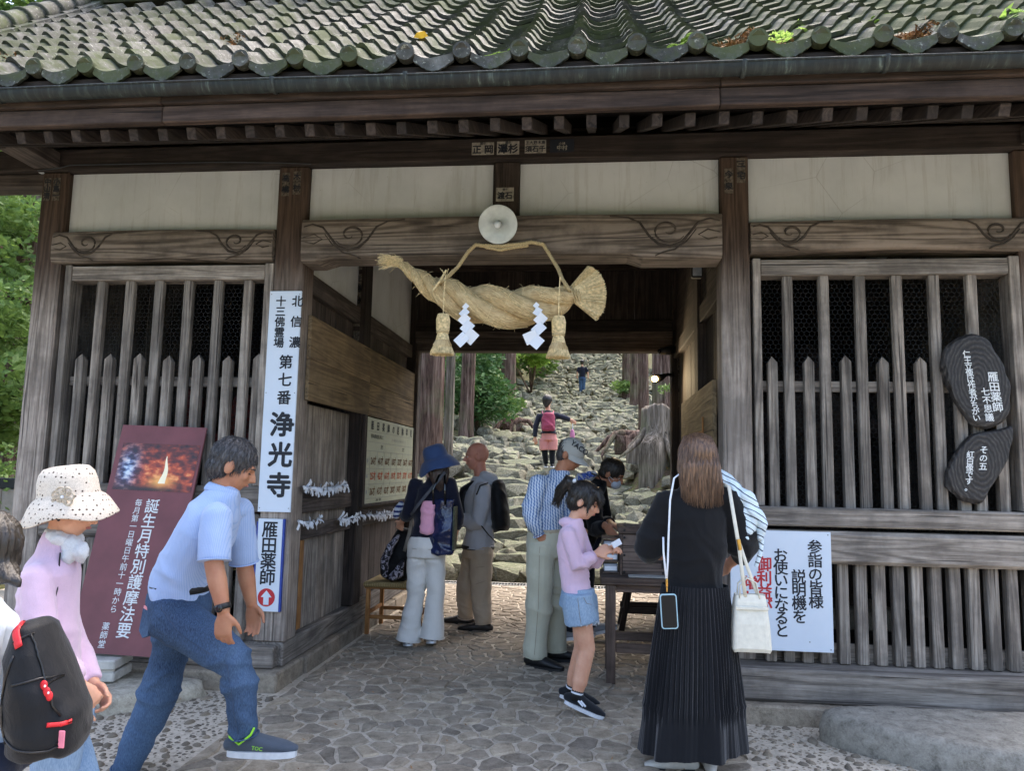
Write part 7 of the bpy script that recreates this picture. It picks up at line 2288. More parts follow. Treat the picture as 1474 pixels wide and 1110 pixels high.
# ---------------------------------------------------------------- black dress woman
J = vj(JT['dress']); Fw = (-0.22, 1, -0.05)
t = person('woman with long brown hair in black blouse and pleated black skirt, seen from behind', J)
J['sl'] += V((0.01, 0, 0.0)); J['sr'] += V((-0.0, 0, 0.0))
make_body(t, J, Fw, SK, 0.98, 0.007, hands={'l': ((-1, 0, 0.3), 0.5, 1, 0.1, False), 'r': ((1, 0, 0.3), 0.6, -1, 0.1, False)}, torso=0.78)
BK = fabric('black_blouse', '#101114', 0.12, 700, 0.75, 0.15)
mb = MB(); torso_loft(mb, J, 0.93, bot=J['hip'] + V((0, 0, 0.04)), kd=0.98, hipw=0.98, top=1.15)
for q, sx in (('l', -1), ('r', 1)):
    s_, e = J['s' + q], J['e' + q]
    c = J['chest'].lerp(J['neck'], 0.55)
    mb.tube([s_.lerp(c, 0.35), s_, s_.lerp(e, 0.35) + V((sx * 0.01, 0, 0)), s_.lerp(e, 0.72) + V((sx * 0.016, -0.005, 0)), s_.lerp(e, 0.95) + V((sx * 0.006, 0, 0)), e + V((0, 0.02, -0.012))], [0.056, 0.066, 0.074, 0.082, 0.074, 0.048], 18, dome=True)
voxel_skin(mb, 'blouse', BK, t, 0.008, 4, folds(0.0022, 14, (1, 0.2, 0.9), 3, [tuple(J['er']), tuple(J['el']), tuple(J['waist'] + V((0.05, -0.08, 0)))], 0.006, 0.22))
# pleated skirt
def skirt(t, z1, z0, c1, c0, r1, r0, mat, pleats=58, tier=0.72):
    n = 58 * 6; m = 40; vs = []; fs = []
    for i in range(m + 1):
        f = i / m
        z = z1 + (z0 - z1) * f
        c = V(c1).lerp(V(c0), f)
        e = f ** 0.85
        rx = r1[0] + (r0[0] - r1[0]) * e; ry = r1[1] + (r0[1] - r1[1]) * e
        for k in range(n):
            a = 2 * PI * k / n
            w = math.sin(a * pleats + 0.6 * math.sin(f * 5 + a * 3))
            amp_ = 0.0035 + 0.006 * min(f, 0.62) / 0.62
            if f > tier: amp_ *= max(0.12, 1 - (f - tier) * 9)
            big = 0.020 * f * math.sin(a * 6 + 1.1 + f * 1.2) + 0.012 * f * math.sin(a * 11 + 2)
            d = amp_ * w + big + (0.004 if tier < f < tier + 0.03 else 0)
            vs.append((c.x + (rx + d) * math.cos(a), c.y + (ry + d) * math.sin(a), z + 0.02 * math.sin(a + 2.4) * f))
    for i in range(m):
        for k in range(n):
            k2 = (k + 1) % n
            fs.append((i * n + k, i * n + k2, (i + 1) * n + k2, (i + 1) * n + k))
    mb = MB(); mb.add(vs, fs)
    return mb.build('skirt', mat, t, smooth=True, recalc=True)
SKM = fabric('black_pleated_cloth', '#121317', 0.12, 500, 0.8, 0.25)
skirt(t, 0.865, 0.075, (J['waist'].x + 0.0, -1.0, 0), (0.492, -1.0, 0), (0.158, 0.125), (0.240, 0.200), SKM)
F = frame(Fw)
c = J['head']
def xtra(mb, P):
    mb.tube([P(0, -0.02, 0.03), P(0, -0.055, -0.05), P(0.01, -0.068, -0.125), P(0.018, -0.070, -0.175)], [(0.098, 0.082), (0.104, 0.070), (0.098, 0.045), (0.070, 0.028)], 18, side=F @ V((1, 0, 0)), dome=True)
hair = hair_cap(t, J, F, M['hair_brown'], 1.0, 1.10, extra=xtra, amp=0.003)
rs_ = random.Random(5); roots = []
for k in range(620):
    a = rs_.uniform(-2.5, 2.5)         # round the head, 0 = back
    sx = math.sin(a); cyb = -math.cos(a)
    top = c + F @ V((sx * 0.02, -0.02 + cyb * 0.02, 0.132))
    mid = c + F @ V((sx * 0.094, -0.03 + cyb * 0.086, 0.055))
    m2 = c + F @ V((sx * 0.108, -0.036 + cyb * 0.082, -0.045))
    end = c + F @ V((sx * 0.100 + 0.014 + rs_.uniform(-0.01, 0.01), -0.045 + cyb * 0.058, -0.15 - 0.075 * math.cos(a * 0.7) + rs_.uniform(-0.02, 0.015)))
    roots.append([top, top.lerp(mid, 0.5) + F @ V((sx * 0.012, cyb * 0.012, 0.020)), mid, m2, m2.lerp(end, 0.5) + F @ V((0, -0.004, 0)), end])
strands(t, 'hair_strands', roots, M['hair_brown'], 0.0018)['kind'] = 'stuff'
SND = plain('sandal_leather', '#B9B4AC', 0.6, 0.3)
for q in 'lr': make_shoe(t, J, q, SND, M['black'], 0.86, 'sandal')
# phone on a lanyard
ph = empty('phone_on_lanyard', (0.36, -1.18, 0.8), 'black phone in pale blue case hanging on a white lanyard down the black blouse', 'phone')
MB().tube([(0.470, -1.02, 1.43), (0.405, -1.10, 1.385), (0.382, -1.135, 1.28), (0.372, -1.150, 1.10), (0.368, -1.155, 0.99), (0.362, -1.16, 0.908)], [(0.0045, 0.003)] * 6, 8, side=(1, 0, 0)).build('strap', M['paper'], ph, smooth=True)
MB().tube([(0.350, -1.12, 1.10), (0.348, -1.155, 1.03), (0.360, -1.16, 0.908)], [(0.0045, 0.003)] * 3, 8, side=(1, 0, 0)).build('strap', M['paper'], ph, smooth=True)
GOLD = plain('gold_metal', '#C89A50', 0.3, 0.5, 0.05, 20, 0, 0.9)
MB().tube([(0.362, -1.162, 0.905), (0.362, -1.162, 0.875)], 0.006, 8, dome=True).build('clasp', GOLD, ph, smooth=True)
MB().tube([(0.362, -1.162, 0.873), (0.363, -1.162, 0.850)], 0.004, 8, dome=True).build('clasp', GOLD, ph, smooth=True)
def rrect(w, h, r, n=6):
    p = []
    for cx_, cy_, a0 in ((w / 2 - r, h / 2 - r, 0), (-w / 2 + r, h / 2 - r, PI / 2), (-w / 2 + r, -h / 2 + r, PI), (w / 2 - r, -h / 2 + r, 1.5 * PI)):
        for k in range(n + 1):
            a = a0 + PI / 2 * k / n; p.append((cx_ + r * math.cos(a), cy_ + r * math.sin(a)))
    return p
Mx = Matrix.Translation((0.370, -1.182, 0.762)) @ Matrix.Rotation(-0.06, 4, 'Y') @ Matrix(((1, 0, 0, 0), (0, 0, -1, 0), (0, 1, 0, 0), (0, 0, 0, 1)))
MB().prism(rrect(0.078, 0.160, 0.014), Mx, -0.006, 0.006).build('case', plain('pale_blue_case', '#9FC0CC', 0.5, 0.4, 0.02, 5, 0), ph, recalc=True)
MB().prism(rrect(0.068, 0.150, 0.010), Mx, 0.0062, 0.0075).build('screen', plain('phone_screen', '#0A0B0E', 0.4, 0.3, 0, 5, 0), ph, recalc=True)
# white handbag
hb = empty('handbag', (0.76, -1.05, 0.62), 'cream leather handbag hanging from her right shoulder', 'handbag')
CR = plain('cream_leather', '#CFCBBC', 0.45, 0.4, 0.04, 40, 0.1)
mb = MB()
w0, w1 = 0.088, 0.070
vs = []; fs = []
for z, hw, hd in ((0.575, 0.086, 0.055), (0.59, 0.092, 0.062), (0.70, 0.086, 0.055), (0.80, 0.076, 0.040), (0.835, 0.070, 0.030)):
    for k in range(24):
        a = 2 * PI * k / 24; cx_, sx_ = math.cos(a), math.sin(a)
        p = 0.30
        vs.append((0.765 + hw * abs(cx_) ** p * (1 if cx_ > 0 else -1), -1.06 + hd * abs(sx_) ** p * (1 if sx_ > 0 else -1), z + 0.004 * math.sin(a * 3)))
for i in range(4):
    for k in range(24): fs.append((i * 24 + k, i * 24 + (k + 1) % 24, (i + 1) * 24 + (k + 1) % 24, (i + 1) * 24 + k))
fs.append(tuple(range(24))[::-1]); fs.append(tuple(range(96, 120)))
mb.add(vs, fs); mb.build('body', CR, hb, recalc=True)
MB().box(0.690, 0.842, -1.115, -1.108, 0.770, 0.785, 0.002).build('belt', CR, hb)
for dy in (-0.03, 0.03):
    MB().tube([(0.712, -1.06 + dy, 0.82), (0.716, -1.06 + dy, 0.88), (0.748, -1.06 + dy, 0.915), (0.790, -1.06 + dy, 0.895), (0.806, -1.06 + dy, 0.82)], [(0.007, 0.004)] * 5, 8, side=(0, 1, 0)).build('handle', CR, hb, smooth=True)
MB().tube([(0.650, -0.98, 1.375), (0.672, -1.075, 1.35), (0.690, -1.10, 1.20), (0.710, -1.11, 1.06), (0.722, -1.105, 0.95), (0.740, -1.09, 0.825)], [(0.009, 0.004)] * 6, 8, side=(1, 0, 0)).build('shoulder_strap', CR, hb, smooth=True)
MB().tube([(0.712, -1.11, 1.08), (0.745, -1.10, 0.98), (0.790, -1.08, 0.86), (0.812, -1.07, 0.81)], [(0.008, 0.003)] * 4, 8, side=(1, 0, 0)).build('shoulder_strap', CR, hb, smooth=True)
MB().tube([(0.705, -1.118, 1.10), (0.713, -1.120, 1.05)], 0.010, 8).build('buckle', GOLD, hb)
# striped jacket carried over the arm
js = empty('striped_jacket', (0.78, -0.95, 1.1), 'white jacket with thin dark stripes carried over her right arm', 'jacket')
ST = fabric('striped_cloth', '#C9D8E0', 0.05, 500, 0.9, 0.2)
def stripemat():
    m = NT('striped_jacket_cloth', 0.9, 0.2)
    v = m.coord(rndoff=False); s_ = m.sep(v); n = m.noise(v, 7, 3, 0.5)
    q = m.math('ADD', m.math('ADD', m.math('MULTIPLY', s_[2], 190.0), m.math('MULTIPLY', s_[0], 110.0)), m.math('MULTIPLY', n, 9.0))
    c = m.mix(m.ramp(m.math('SINE', q), [(0.80, 0.0), (0.88, 1.0)]), '#CBDAE2', '#30384A')
    m.base(c); return m.mat
mb = MB()
mb.tube([(0.60, -0.93, 1.415), (0.66, -0.95, 1.385), (0.715, -0.97, 1.345), (0.745, -0.98, 1.28)], [(0.022, 0.045), (0.030, 0.055), (0.034, 0.060), (0.030, 0.05)], 14, dome=True, side=(0, 0, 1))
mb.tube([(0.72, -0.97, 1.33), (0.775, -0.99, 1.285), (0.800, -1.00, 1.22), (0.790, -1.00, 1.15)], [(0.028, 0.05), (0.036, 0.055), (0.034, 0.05), (0.02, 0.04)], 14, dome=True, side=(1, 0, 0))
mb.tube([(0.765, -0.98, 1.27), (0.815, -1.00, 1.22), (0.838, -1.00, 1.16), (0.832, -1.00, 1.10)], [(0.022, 0.045), (0.026, 0.05), (0.020, 0.04), (0.012, 0.03)], 14, dome=True, side=(1, 0, 0))
mb.tube([(0.755, -1.00, 1.22), (0.770, -1.01, 1.15), (0.750, -1.01, 1.08)], [(0.030, 0.04), (0.026, 0.035), (0.010, 0.02)], 12, dome=True, side=(1, 0, 0))
voxel_skin(mb, 'cloth', stripemat(), js, 0.006, 3, folds(0.007, 26, (0.7, 0.2, 0.8), 7))
mb = MB(); mb.tube([(0.845, -0.97, 1.09), (0.835, -0.98, 1.02), (0.815, -0.98, 0.96)], [(0.014, 0.006), (0.012, 0.005), (0.010, 0.004)], 8, dome=True, side=(1, 0, 0)); mb.build('sleeve_end', stripemat(), js, smooth=True)

# ---------------------------------------------------------------- walker
J = vj(JT['walker']); Fw = (0.86, 0.34, -0.42)
t = person('man in pale blue short-sleeved shirt and blue jeans striding past with bent head', J)
make_body(t, J, Fw, SK2, 1.0, 0.006, hands={'l': ((0, 1, 0.2), 0.4, 1, 0.1, False), 'r': ((0, -1, 0.15), 0.45, -1, 0.14, False)}, arms=(0.046, 0.040, 0.040, 0.027), neck_r=0.056)
F = frame(Fw)
SB = fabric('pale_blue_shirt', '#9FB2D2', 0.05, 600, 0.9, 0.2, stripes=('X', 900, '#8FA6CC', 0.6))
mb = MB(); torso_loft(mb, J, 1.06, bot=J['hip'] + V((0.0, 0, 0.07)), belly=1.04, kd=1.0, top=1.15, hipw=0.94)
for q in 'lr': arm_loft(mb, J, q, (0.066, 0.064, 0.05, 0.04), 0.93)
mb.ell(J['neck'] + V((0.0, 0, 0.0)), (0.070, 0.066, 0.045), n=14, m=8)
voxel_skin(mb, 'shirt', SB, t, 0.008, 4, folds(0.0026, 11, (0.9, 0.1, 0.6), 14, [tuple(J['waist'] + V((-0.05, -0.1, 0.0)))], 0.009, 0.22))
mb = MB()
hu = J['hip']
mb.tube([hu + V((0, 0, 0.085)), hu + V((0, 0, 0.03)), hu - V((-0.01, 0, 0.04)), hu - V((-0.02, 0, 0.11))], [(0.150, 0.118), (0.165, 0.132), (0.155, 0.128), (0.11, 0.09)], 20, side=shoulder_axis(J))
leg_loft(mb, J, 'l', (0.100, 0.074, 0.064, 0.056)); leg_loft(mb, J, 'r', (0.106, 0.076, 0.064, 0.056))
voxel_skin(mb, 'jeans', M['jeans'], t, 0.008, 4, folds(0.0035, 17, (0.3, 0.1, 1), 12, [tuple(J['kr']), tuple(J['kl']), tuple(J['ar']), tuple(J['hip'] - V((0, 0, 0.12)))], 0.011, 0.18))
collar(t, J, SB, 0.066, 0.0, (0.86, 0.34, 0))
for q in 'lr': hem(t, J['s' + q].lerp(J['e' + q], 0.93), J['e' + q] - J['s' + q], 0.0655, SB, 0.003)
for q in 'lr': hem(t, J['a' + q] - (J['a' + q] - J['k' + q]).normalized() * 0.004, J['a' + q] - J['k' + q], 0.0575, M['jeans'], 0.003)
h_, k_, a_ = J['hr'], J['kr'], J['ar']; o_ = V((0.02, -1, 0))
seam(t, [h_ + o_ * 0.108 + V((0.0, 0, 0.05)), h_.lerp(k_, 0.3) + o_ * 0.098, h_.lerp(k_, 0.7) + o_ * 0.084, k_ + o_ * 0.076, k_.lerp(a_, 0.5) + o_ * 0.064, a_ + o_ * 0.058], plain('denim_thread', '#46546A', 0.8, 0.2), 0.0014)
sa = shoulder_axis(J)
mb = MB().tube([hu + V((0, 0, 0.066)), hu + V((0, 0, 0.098))], [(0.164, 0.130)] * 2, 32, side=sa); mb.build('belt', M['black'], t, smooth=True)
for a in (-1.2, -0.2, 0.9):
    p = hu + sa * 0.158 * math.cos(a + 0.6) + sa.cross(V((0, 0, 1))) * 0.166 * math.sin(a + 0.6) * -1
# back pocket with a pink card
pc = J['hip'] + V((-0.072, -0.128, -0.050))
Mx = Matrix.Translation(pc) @ Matrix.Rotation(0.12, 4, 'Y') @ Matrix.Rotation(-0.62, 4, 'Z') @ Matrix(((1, 0, 0, 0), (0, 0, -1, 0), (0, 1, 0, 0), (0, 0, 0, 1)))
MB().prism([(-0.045, 0.055), (-0.045, -0.050), (0, -0.070), (0.045, -0.050), (0.045, 0.055)][::1], Mx, -0.006, 0.008).build('back_pocket', M['jeans'], t, recalc=True)
MB().prism([(-0.035, 0.050), (0.025, 0.050), (0.025, 0.062), (-0.035, 0.062)], Mx, 0.004, 0.011).build('pocket_card', plain('pink_card', '#D98C92', 0.5, 0.3), t, recalc=True)
w_ = J['wr']; d_ = (J['hdr'] - J['wr']).normalized(); e_ = (J['wr'] - J['er']).normalized()
MB().tube([w_ - e_ * 0.035, w_ - e_ * 0.012], 0.036, 20).build('watch_strap', M['black'], t, smooth=True)
MB().ell(w_ - e_ * 0.022 + V((0.0, -0.034, 0)), (0.017, 0.007, 0.017), n=14, m=8).build('watch_face', M['glassdark'], t, smooth=True)
hair_cap(t, J, F, M['hair_grey'], 1.03, 1.03, amp=0.002, voxel=0.006, short=1500)
face_marks(t, J['head'], F, 1.0, brow='hair_grey', closed=True)
SH = fabric('charcoal_knit', '#47505C', 0.1, 400, 0.85)
GRN = plain('lime_trim', '#8FD23A', 0.6, 0.3)
for q in 'lr':
    o = make_shoe(t, J, q, SH, plain('white_sole_' + q, '#C8CCD0', 0.6, 0.3), 1.05)
a = J['ar']
MB().tube([a + V((-0.042, -0.052, 0.01)), a + V((0.0, -0.050, -0.018)), a + V((0.048, -0.048, 0.022)), a + V((0.055, -0.035, 0.045))], [(0.006, 0.005)] * 4, 8, dome=True).build('lime_collar', GRN, t, smooth=True)
MB().tube([a + V((-0.048, -0.040, 0.01)), a + V((-0.055, -0.03, 0.035))], 0.006, 8, dome=True).build('lime_collar', GRN, t, smooth=True)
me = lettering('TOC', tuple(a + V((0.085, -0.060, -0.028))), (1, 0.12, -0.12), (0.1, 0, 1), 0.022, GRN, None, weight=0.02); link(bpy.data.objects.new('shoe_mark', me), t)

# ---------------------------------------------------------------- pink jacket, dotted hat
J = vj(JT['pink']); Fw = (0.93, 0.05, -0.36)
t = person('woman in pale pink jacket and dotted cream sun hat walking in at the left edge', J)
make_body(t, J, Fw, SK, 0.94, 0.006, hands={'l': ((0, 1, 0.5), 0.8, 1, 0.1, False), 'r': ((0.1, -0.8, 0.6), 0.9, 1, 0.1, True)}, arms=(0.034, 0.031, 0.030, 0.023), neck_r=0.045, torso=0.66)
F = frame(Fw)
PKM = fabric('pale_pink_fleece', '#CDB0C3', 0.07, 500, 0.95, 0.4)
mb = MB(); torso_loft(mb, J, 0.86, bot=J['hip'] - V((0, 0, 0.07)), kd=1.0, top=1.05)
for q in 'lr': arm_loft(mb, J, q, (0.056, 0.050, 0.044, 0.034), 1.95)
mb.tube([J['neck'] - V((0, 0, 0.02)), J['neck'] + V((0.014, 0, 0.045))], [0.062, 0.056], 18)
voxel_skin(mb, 'jacket', PKM, t, 0.007, 4, folds(0.002, 16, (0.6, 0.1, 1), 21, [tuple(J['er']), tuple(J['wr']), tuple(J['waist'])], 0.006, 0.14))
mb = MB()
mb.tube([J['hip'] + V((0, 0, 0.05)), J['hip'] - V((0, 0, 0.04))], [(0.135, 0.12), (0.142, 0.13)], 18, side=shoulder_axis(J))
for q in 'lr': leg_loft(mb, J, q, (0.088, 0.068, 0.060, 0.055))
voxel_skin(mb, 'jeans', M['jeans2'], t, 0.009, 4, folds(0.002, 14, (0.2, 0, 1), 22))
for q in 'lr': make_shoe(t, J, q, M['paper'], M['paper'], 0.88)
# hair, mask, cord, earpiece
c = J['head']
def xtra(mb, P):
    mb.tube([P(0, -0.05, 0.0), P(0, -0.085, -0.06), P(0, -0.125, -0.11), P(0, -0.165, -0.15)], [(0.065, 0.045), (0.055, 0.04), (0.045, 0.025), (0.02, 0.012)], 14, dome=True, side=F @ V((1, 0, 0)))
hair_cap(t, J, F, M['hair_tan'], 0.96, 1.0, extra=xtra, voxel=0.007, amp=0.002)
def dotmat():
    m = NT('dotted_straw_cloth', 0.85, 0.2)
    v = m.coord(rndoff=False)
    d = m.voro(v, 62); n = m.noise(v, 250, 3, 0.6)
    [k for k in m.nt.nodes if k.type == 'TEX_VORONOI'][0].inputs['Randomness'].default_value = 0.25
    c_ = m.mix(m.ramp(d, [(0.20, 1.0), (0.27, 0.0)]), m.ramp(n, [(0.4, '#C2B6A6'), (0.6, '#D8CDBE')]), '#4A3D36')
    m.base(c_); m.bump(n, 0.4, 0.002); return m.mat
def hat(t, c, F, crown, brim, mat, droop=0.02, name='hat', tilt=None, crown_h=0.10, dy=-0.01, wav=0.006, base=0.03, flat=0.75):
    n = 48; vs = []; fs = []
    rows = []
    # profile: (radius factor kind, z)
    prof_ = [('c', 0.05, base + crown_h), ('c', 0.45, base + crown_h * 0.99), ('c', 0.72, base + crown_h * 0.93), ('c', 0.88, base + crown_h * flat), ('c', 0.97, base + crown_h * 0.45), ('c', 1.0, base + crown_h * 0.05), ('c', 1.03, base - 0.006),
             ('b', 0.25, base - 0.012), ('b', 0.5, base - 0.02), ('b', 0.75, base - 0.03), ('b', 1.0, base - 0.036), ('b', 0.99, base - 0.041), ('b', 0.5, base - 0.026), ('c', 0.99, base - 0.013), ('c', 0.94, base + crown_h * 0.4), ('c', 0.8, base + crown_h * 0.78), ('c', 0.05, base + crown_h * 0.93)]
    for kind, f, z in prof_:
        for k in range(n):
            a = 2 * PI * k / n
            cr = (crown[0] * math.cos(a), crown[1] * math.sin(a))
            br = (brim[0] * math.cos(a), brim[1] * math.sin(a))
            if kind == 'c': x, y = cr[0] * f, cr[1] * f; zz = z
            else:
                x = cr[0] * 1.03 + (br[0] - cr[0] * 1.03) * f; y = cr[1] * 1.03 + (br[1] - cr[1] * 1.03) * f
                zz = z - droop * f * f * (1 if True else 1) + wav * math.sin(a * 3 + 0.8) * f + wav * 0.5 * math.sin(a * 5) * f
            vs.append(c + F @ V((x, y + dy, zz)))
    for i in range(len(prof_) - 1):
        for k in range(n):
            k2 = (k + 1) % n; fs.append((i * n + k, i * n + k2, (i + 1) * n + k2, (i + 1) * n + k))
    fs.append(tuple(range(n))); fs.append(tuple(range((len(prof_) - 1) * n, len(prof_) * n))[::-1])
    mb = MB(); mb.add(vs, fs)
    return mb.build(name, mat, t, smooth=True, recalc=True)
FH = frame((0.90, 0.02, 0.10), (-0.30, -0.12, 1))
h = hat(t, c + V((-0.008, 0, 0.0)), FH, (0.092, 0.108), (0.148, 0.166), dotmat(), droop=0.050, crown_h=0.105, base=0.045, name='sun_hat', wav=0.010)
FL = plain('ribbon_rosette', '#B4A896', 0.8, 0.2, 0.1, 80, 0.2)
fc = c + FH @ V((0.098, 0.035, 0.045))
for k in range(7):
    a = 2 * PI * k / 7
    p = fc + FH @ V((0.004, math.cos(a) * 0.026, math.sin(a) * 0.022))
    pts = [p + FH @ V((0.006, math.cos(b) * 0.016, math.sin(b) * 0.014)) for b in np.linspace(0, 2 * PI, 12)]
    MB().tube(pts, 0.0042, 6, cap=False).build('ribbon_loop', FL, h, smooth=True)
MB().ell(fc + FH @ V((0.014, 0, 0)), (0.006, 0.006, 0.006), n=8, m=6).build('bead', M['paper'], h, smooth=True)
mb = MB()
def PF(x, y, z): return c + F @ V((x, y, z))
mb.ell(PF(0.0, 0.015, -0.115), (0.064, 0.060, 0.020), F); mb.ell(PF(0.02, 0.072, -0.122), (0.034, 0.030, 0.026), F); mb.ell(PF(0.02, 0.108, -0.135), (0.028, 0.030, 0.034), F); mb.ell(PF(0.03, 0.085, -0.155), (0.022, 0.022, 0.030), F)
voxel_skin(mb, 'scarf_mask', fabric('white_lace', '#C9CBCD', 0.12, 300), t, 0.005, 1, folds(0.006, 60, (0.4, 0.3, 1), 4))
MB().tube([PF(0.080, 0.012, 0.005), PF(0.082, 0.010, -0.025), PF(0.078, 0.012, -0.045)], [0.008, 0.008, 0.006], 8, dome=True).build('earpiece', M['black'], t, smooth=True)
face_marks(t, c, F, 0.94, eyes=True)
MB().tube([tuple(J['neck'] + V((0.06, -0.06, -0.02))), tuple(J['chest'] + V((0.10, -0.09, 0.02))), tuple(J['waist'] + V((0.06, -0.14, 0.02))), tuple(J['waist'] + V((0.04, -0.17, -0.10)))], 0.003, 6).build('dark_cord', M['black'], t, smooth=True)

# ---------------------------------------------------------------- child with black backpack, cut by the left edge
J = vj(JT['child']); Fw = (-0.95, 0.3, -0.1)
t = person('child with black hair and white shirt at the extreme left edge', J)
make_body(t, J, Fw, SK, 0.92, 0.008, arms=(0.034, 0.030, 0.028, 0.022), torso=0.66, neck_r=0.042)
mb = MB(); torso_loft(mb, J, 0.78, bot=J['hip'] + V((0, 0, 0.02)), kd=1.0)
for q in 'lr': arm_loft(mb, J, q, (0.060, 0.062, 0.04, 0.03), 0.8)
voxel_skin(mb, 'shirt', fabric('white_shirt', '#C6D0DC', 0.04, 500), t, 0.008, 4, folds(0.003, 16, (0.3, 0.2, 1), 31))
mb = MB(); mb.tube([J['hip'] + V((0, 0, 0.04)), J['hip'] - V((0, 0, 0.04))], [(0.12, 0.11), (0.125, 0.115)], 16, side=shoulder_axis(J))
for q in 'lr': leg_loft(mb, J, q, (0.078, 0.062, 0.055, 0.05), 1.0)
voxel_skin(mb, 'shorts', fabric('navy_shorts', '#20283C'), t, 0.009, 3)
for q in 'lr': make_shoe(t, J, q, M['black'], M['paper'], 0.75)
F = frame(Fw)
def xtra(mb, P):
    mb.tube([P(0, -0.06, 0.0), P(0, -0.10, -0.05), P(0.01, -0.16, -0.085)], [(0.07, 0.045), (0.05, 0.03), (0.012, 0.010)], 12, dome=True, side=F @ V((1, 0, 0)))
hair_cap(t, J, F, M['hair_black'], 0.98, 1.1, extra=xtra, voxel=0.008)

def backpack(c, right, back, up, w, h, d, mat, label, voxel=0.008, seed=0, pocket=True, taper=0.8, straps=None, strapmat=None, extra=None):
    r = V(right).normalized(); b = V(back).normalized(); u = V(up).normalized(); c = V(c)
    t = empty('backpack', tuple(c - u * h / 2), label, 'backpack')
    mb = MB()
    mb.tube([c - u * h * 0.48, c - u * h * 0.40, c - u * h * 0.1, c + u * h * 0.25, c + u * h * 0.44, c + u * h * 0.50], [(w * 0.40, d * 0.40), (w * 0.49, d * 0.50), (w * 0.50, d * 0.52), (w * 0.46 , d * 0.46 * taper), (w * 0.36, d * 0.36 * taper), (w * 0.20, d * 0.2 * taper)], 20, side=r)
    if pocket: mb.tube([c - u * h * 0.42 + b * d * 0.32, c - u * h * 0.2 + b * d * 0.38, c + b * d * 0.30], [(w * 0.36, d * 0.2), (w * 0.38, d * 0.24), (w * 0.30, d * 0.15)], 16, side=r, dome=True)
    voxel_skin(mb, 'bag_body', mat, t, voxel, 3, folds(0.005, 13, (0.5, 0.5, 1), seed))
    return t
NY = fabric('black_nylon', '#17181B', 0.12, 500, 0.55, 0.1)
RED = plain('red_webbing', '#C8242C', 0.5, 0.4, 0.05, 60, 0.1)
DX = V((-0.085, -0.03, -0.095))
bc = V((-1.395, -2.87, 0.895)) + DX
b = backpack(bc, (0.25, -0.97, 0), (0.97, 0.22, 0), (-0.22, 0, 1), 0.26, 0.36, 0.17, NY, 'black backpack with red zips and trim on the child at the left edge', 0.007, 41, pocket=True)
def bag_skin(b):
    from mathutils.bvhtree import BVHTree
    o = [c for c in b.children if c.name.startswith('bag_body')][0]; w = PW[o.name]
    tr = BVHTree.FromPolygons([v.co + w for v in o.data.vertices], [tuple(p.vertices) for p in o.data.polygons])
    def hit(x, z, off=0.003, y0=-3.6, d=(0.0, 1, 0)):
        p, n, i, q = tr.ray_cast(V((x, y0, z)), V(d))
        if p is None: p, n, i, q = tr.find_nearest(V((x, -3.0, z)))
        return p + n * off
    return hit
hit = bag_skin(b)
def strip(pts, mat, name, w=0.006, th=0.003, off=0.002, side=(0, 0, 1)):
    q = []
    for (x0, z0), (x1, z1) in zip(pts, pts[1:]):
        for k in range(5): q.append(hit(x0 + (x1 - x0) * k / 5, z0 + (z1 - z0) * k / 5, off))
    q.append(hit(*pts[-1], off))
    return MB().tube(q, [(w, th)] * len(q), 6, side=side).build(name, mat, b, smooth=True)
strip([(-1.518, 0.985), (-1.500, 0.955), (-1.478, 0.920)], RED, 'red_strap', 0.012, 0.004, side=(0.8, 0, 0.5))
strip([(-1.388, 0.728), (-1.362, 0.726), (-1.336, 0.730)], RED, 'red_zip', 0.006, 0.003)
p = hit(-1.360, 0.690, 0.006)
MB().box(p.x - 0.009, p.x + 0.009, p.y - 0.003, p.y + 0.001, p.z - 0.022, p.z + 0.022, 0.002).build('pink_tag', plain('pink_tag', '#D87C90', 0.5, 0.3), b)
for dx, dz in ((-0.012, 0.014), (0.010, -0.008), (0.0, 0.003)):
    MB().ell(hit(-1.381 + dx, 0.818 + dz, 0.004), (0.011, 0.005, 0.013), n=10, m=6).build('red_ribbon', RED, b, smooth=True)
for dx, dz in ((-0.014, 0.010), (0.004, -0.002), (0.012, -0.014)):
    MB().ell(hit(-1.381 + dx, 0.818 + dz, 0.010), (0.0035, 0.002, 0.0035), n=8, m=6).build('white_dot', M['paper'], b, smooth=True)
PIPE = plain('black_piping', '#0D0D0F', 0.35, 0.5, 0.05, 30, 0)
strip([(-1.50, 0.93), (-1.44, 0.965), (-1.40, 0.93), (-1.375, 0.86), (-1.345, 0.76)], PIPE, 'piping', 0.003, 0.003)
strip([(-1.47, 0.83), (-1.42, 0.842), (-1.372, 0.825)], PIPE, 'piping', 0.003, 0.003)
strip([(-1.50, 0.70), (-1.44, 0.675), (-1.38, 0.665), (-1.33, 0.69)], PIPE, 'piping', 0.003, 0.003)
strip([(-1.485, 0.90), (-1.50, 0.80), (-1.49, 0.68)], PIPE, 'piping', 0.003, 0.003)
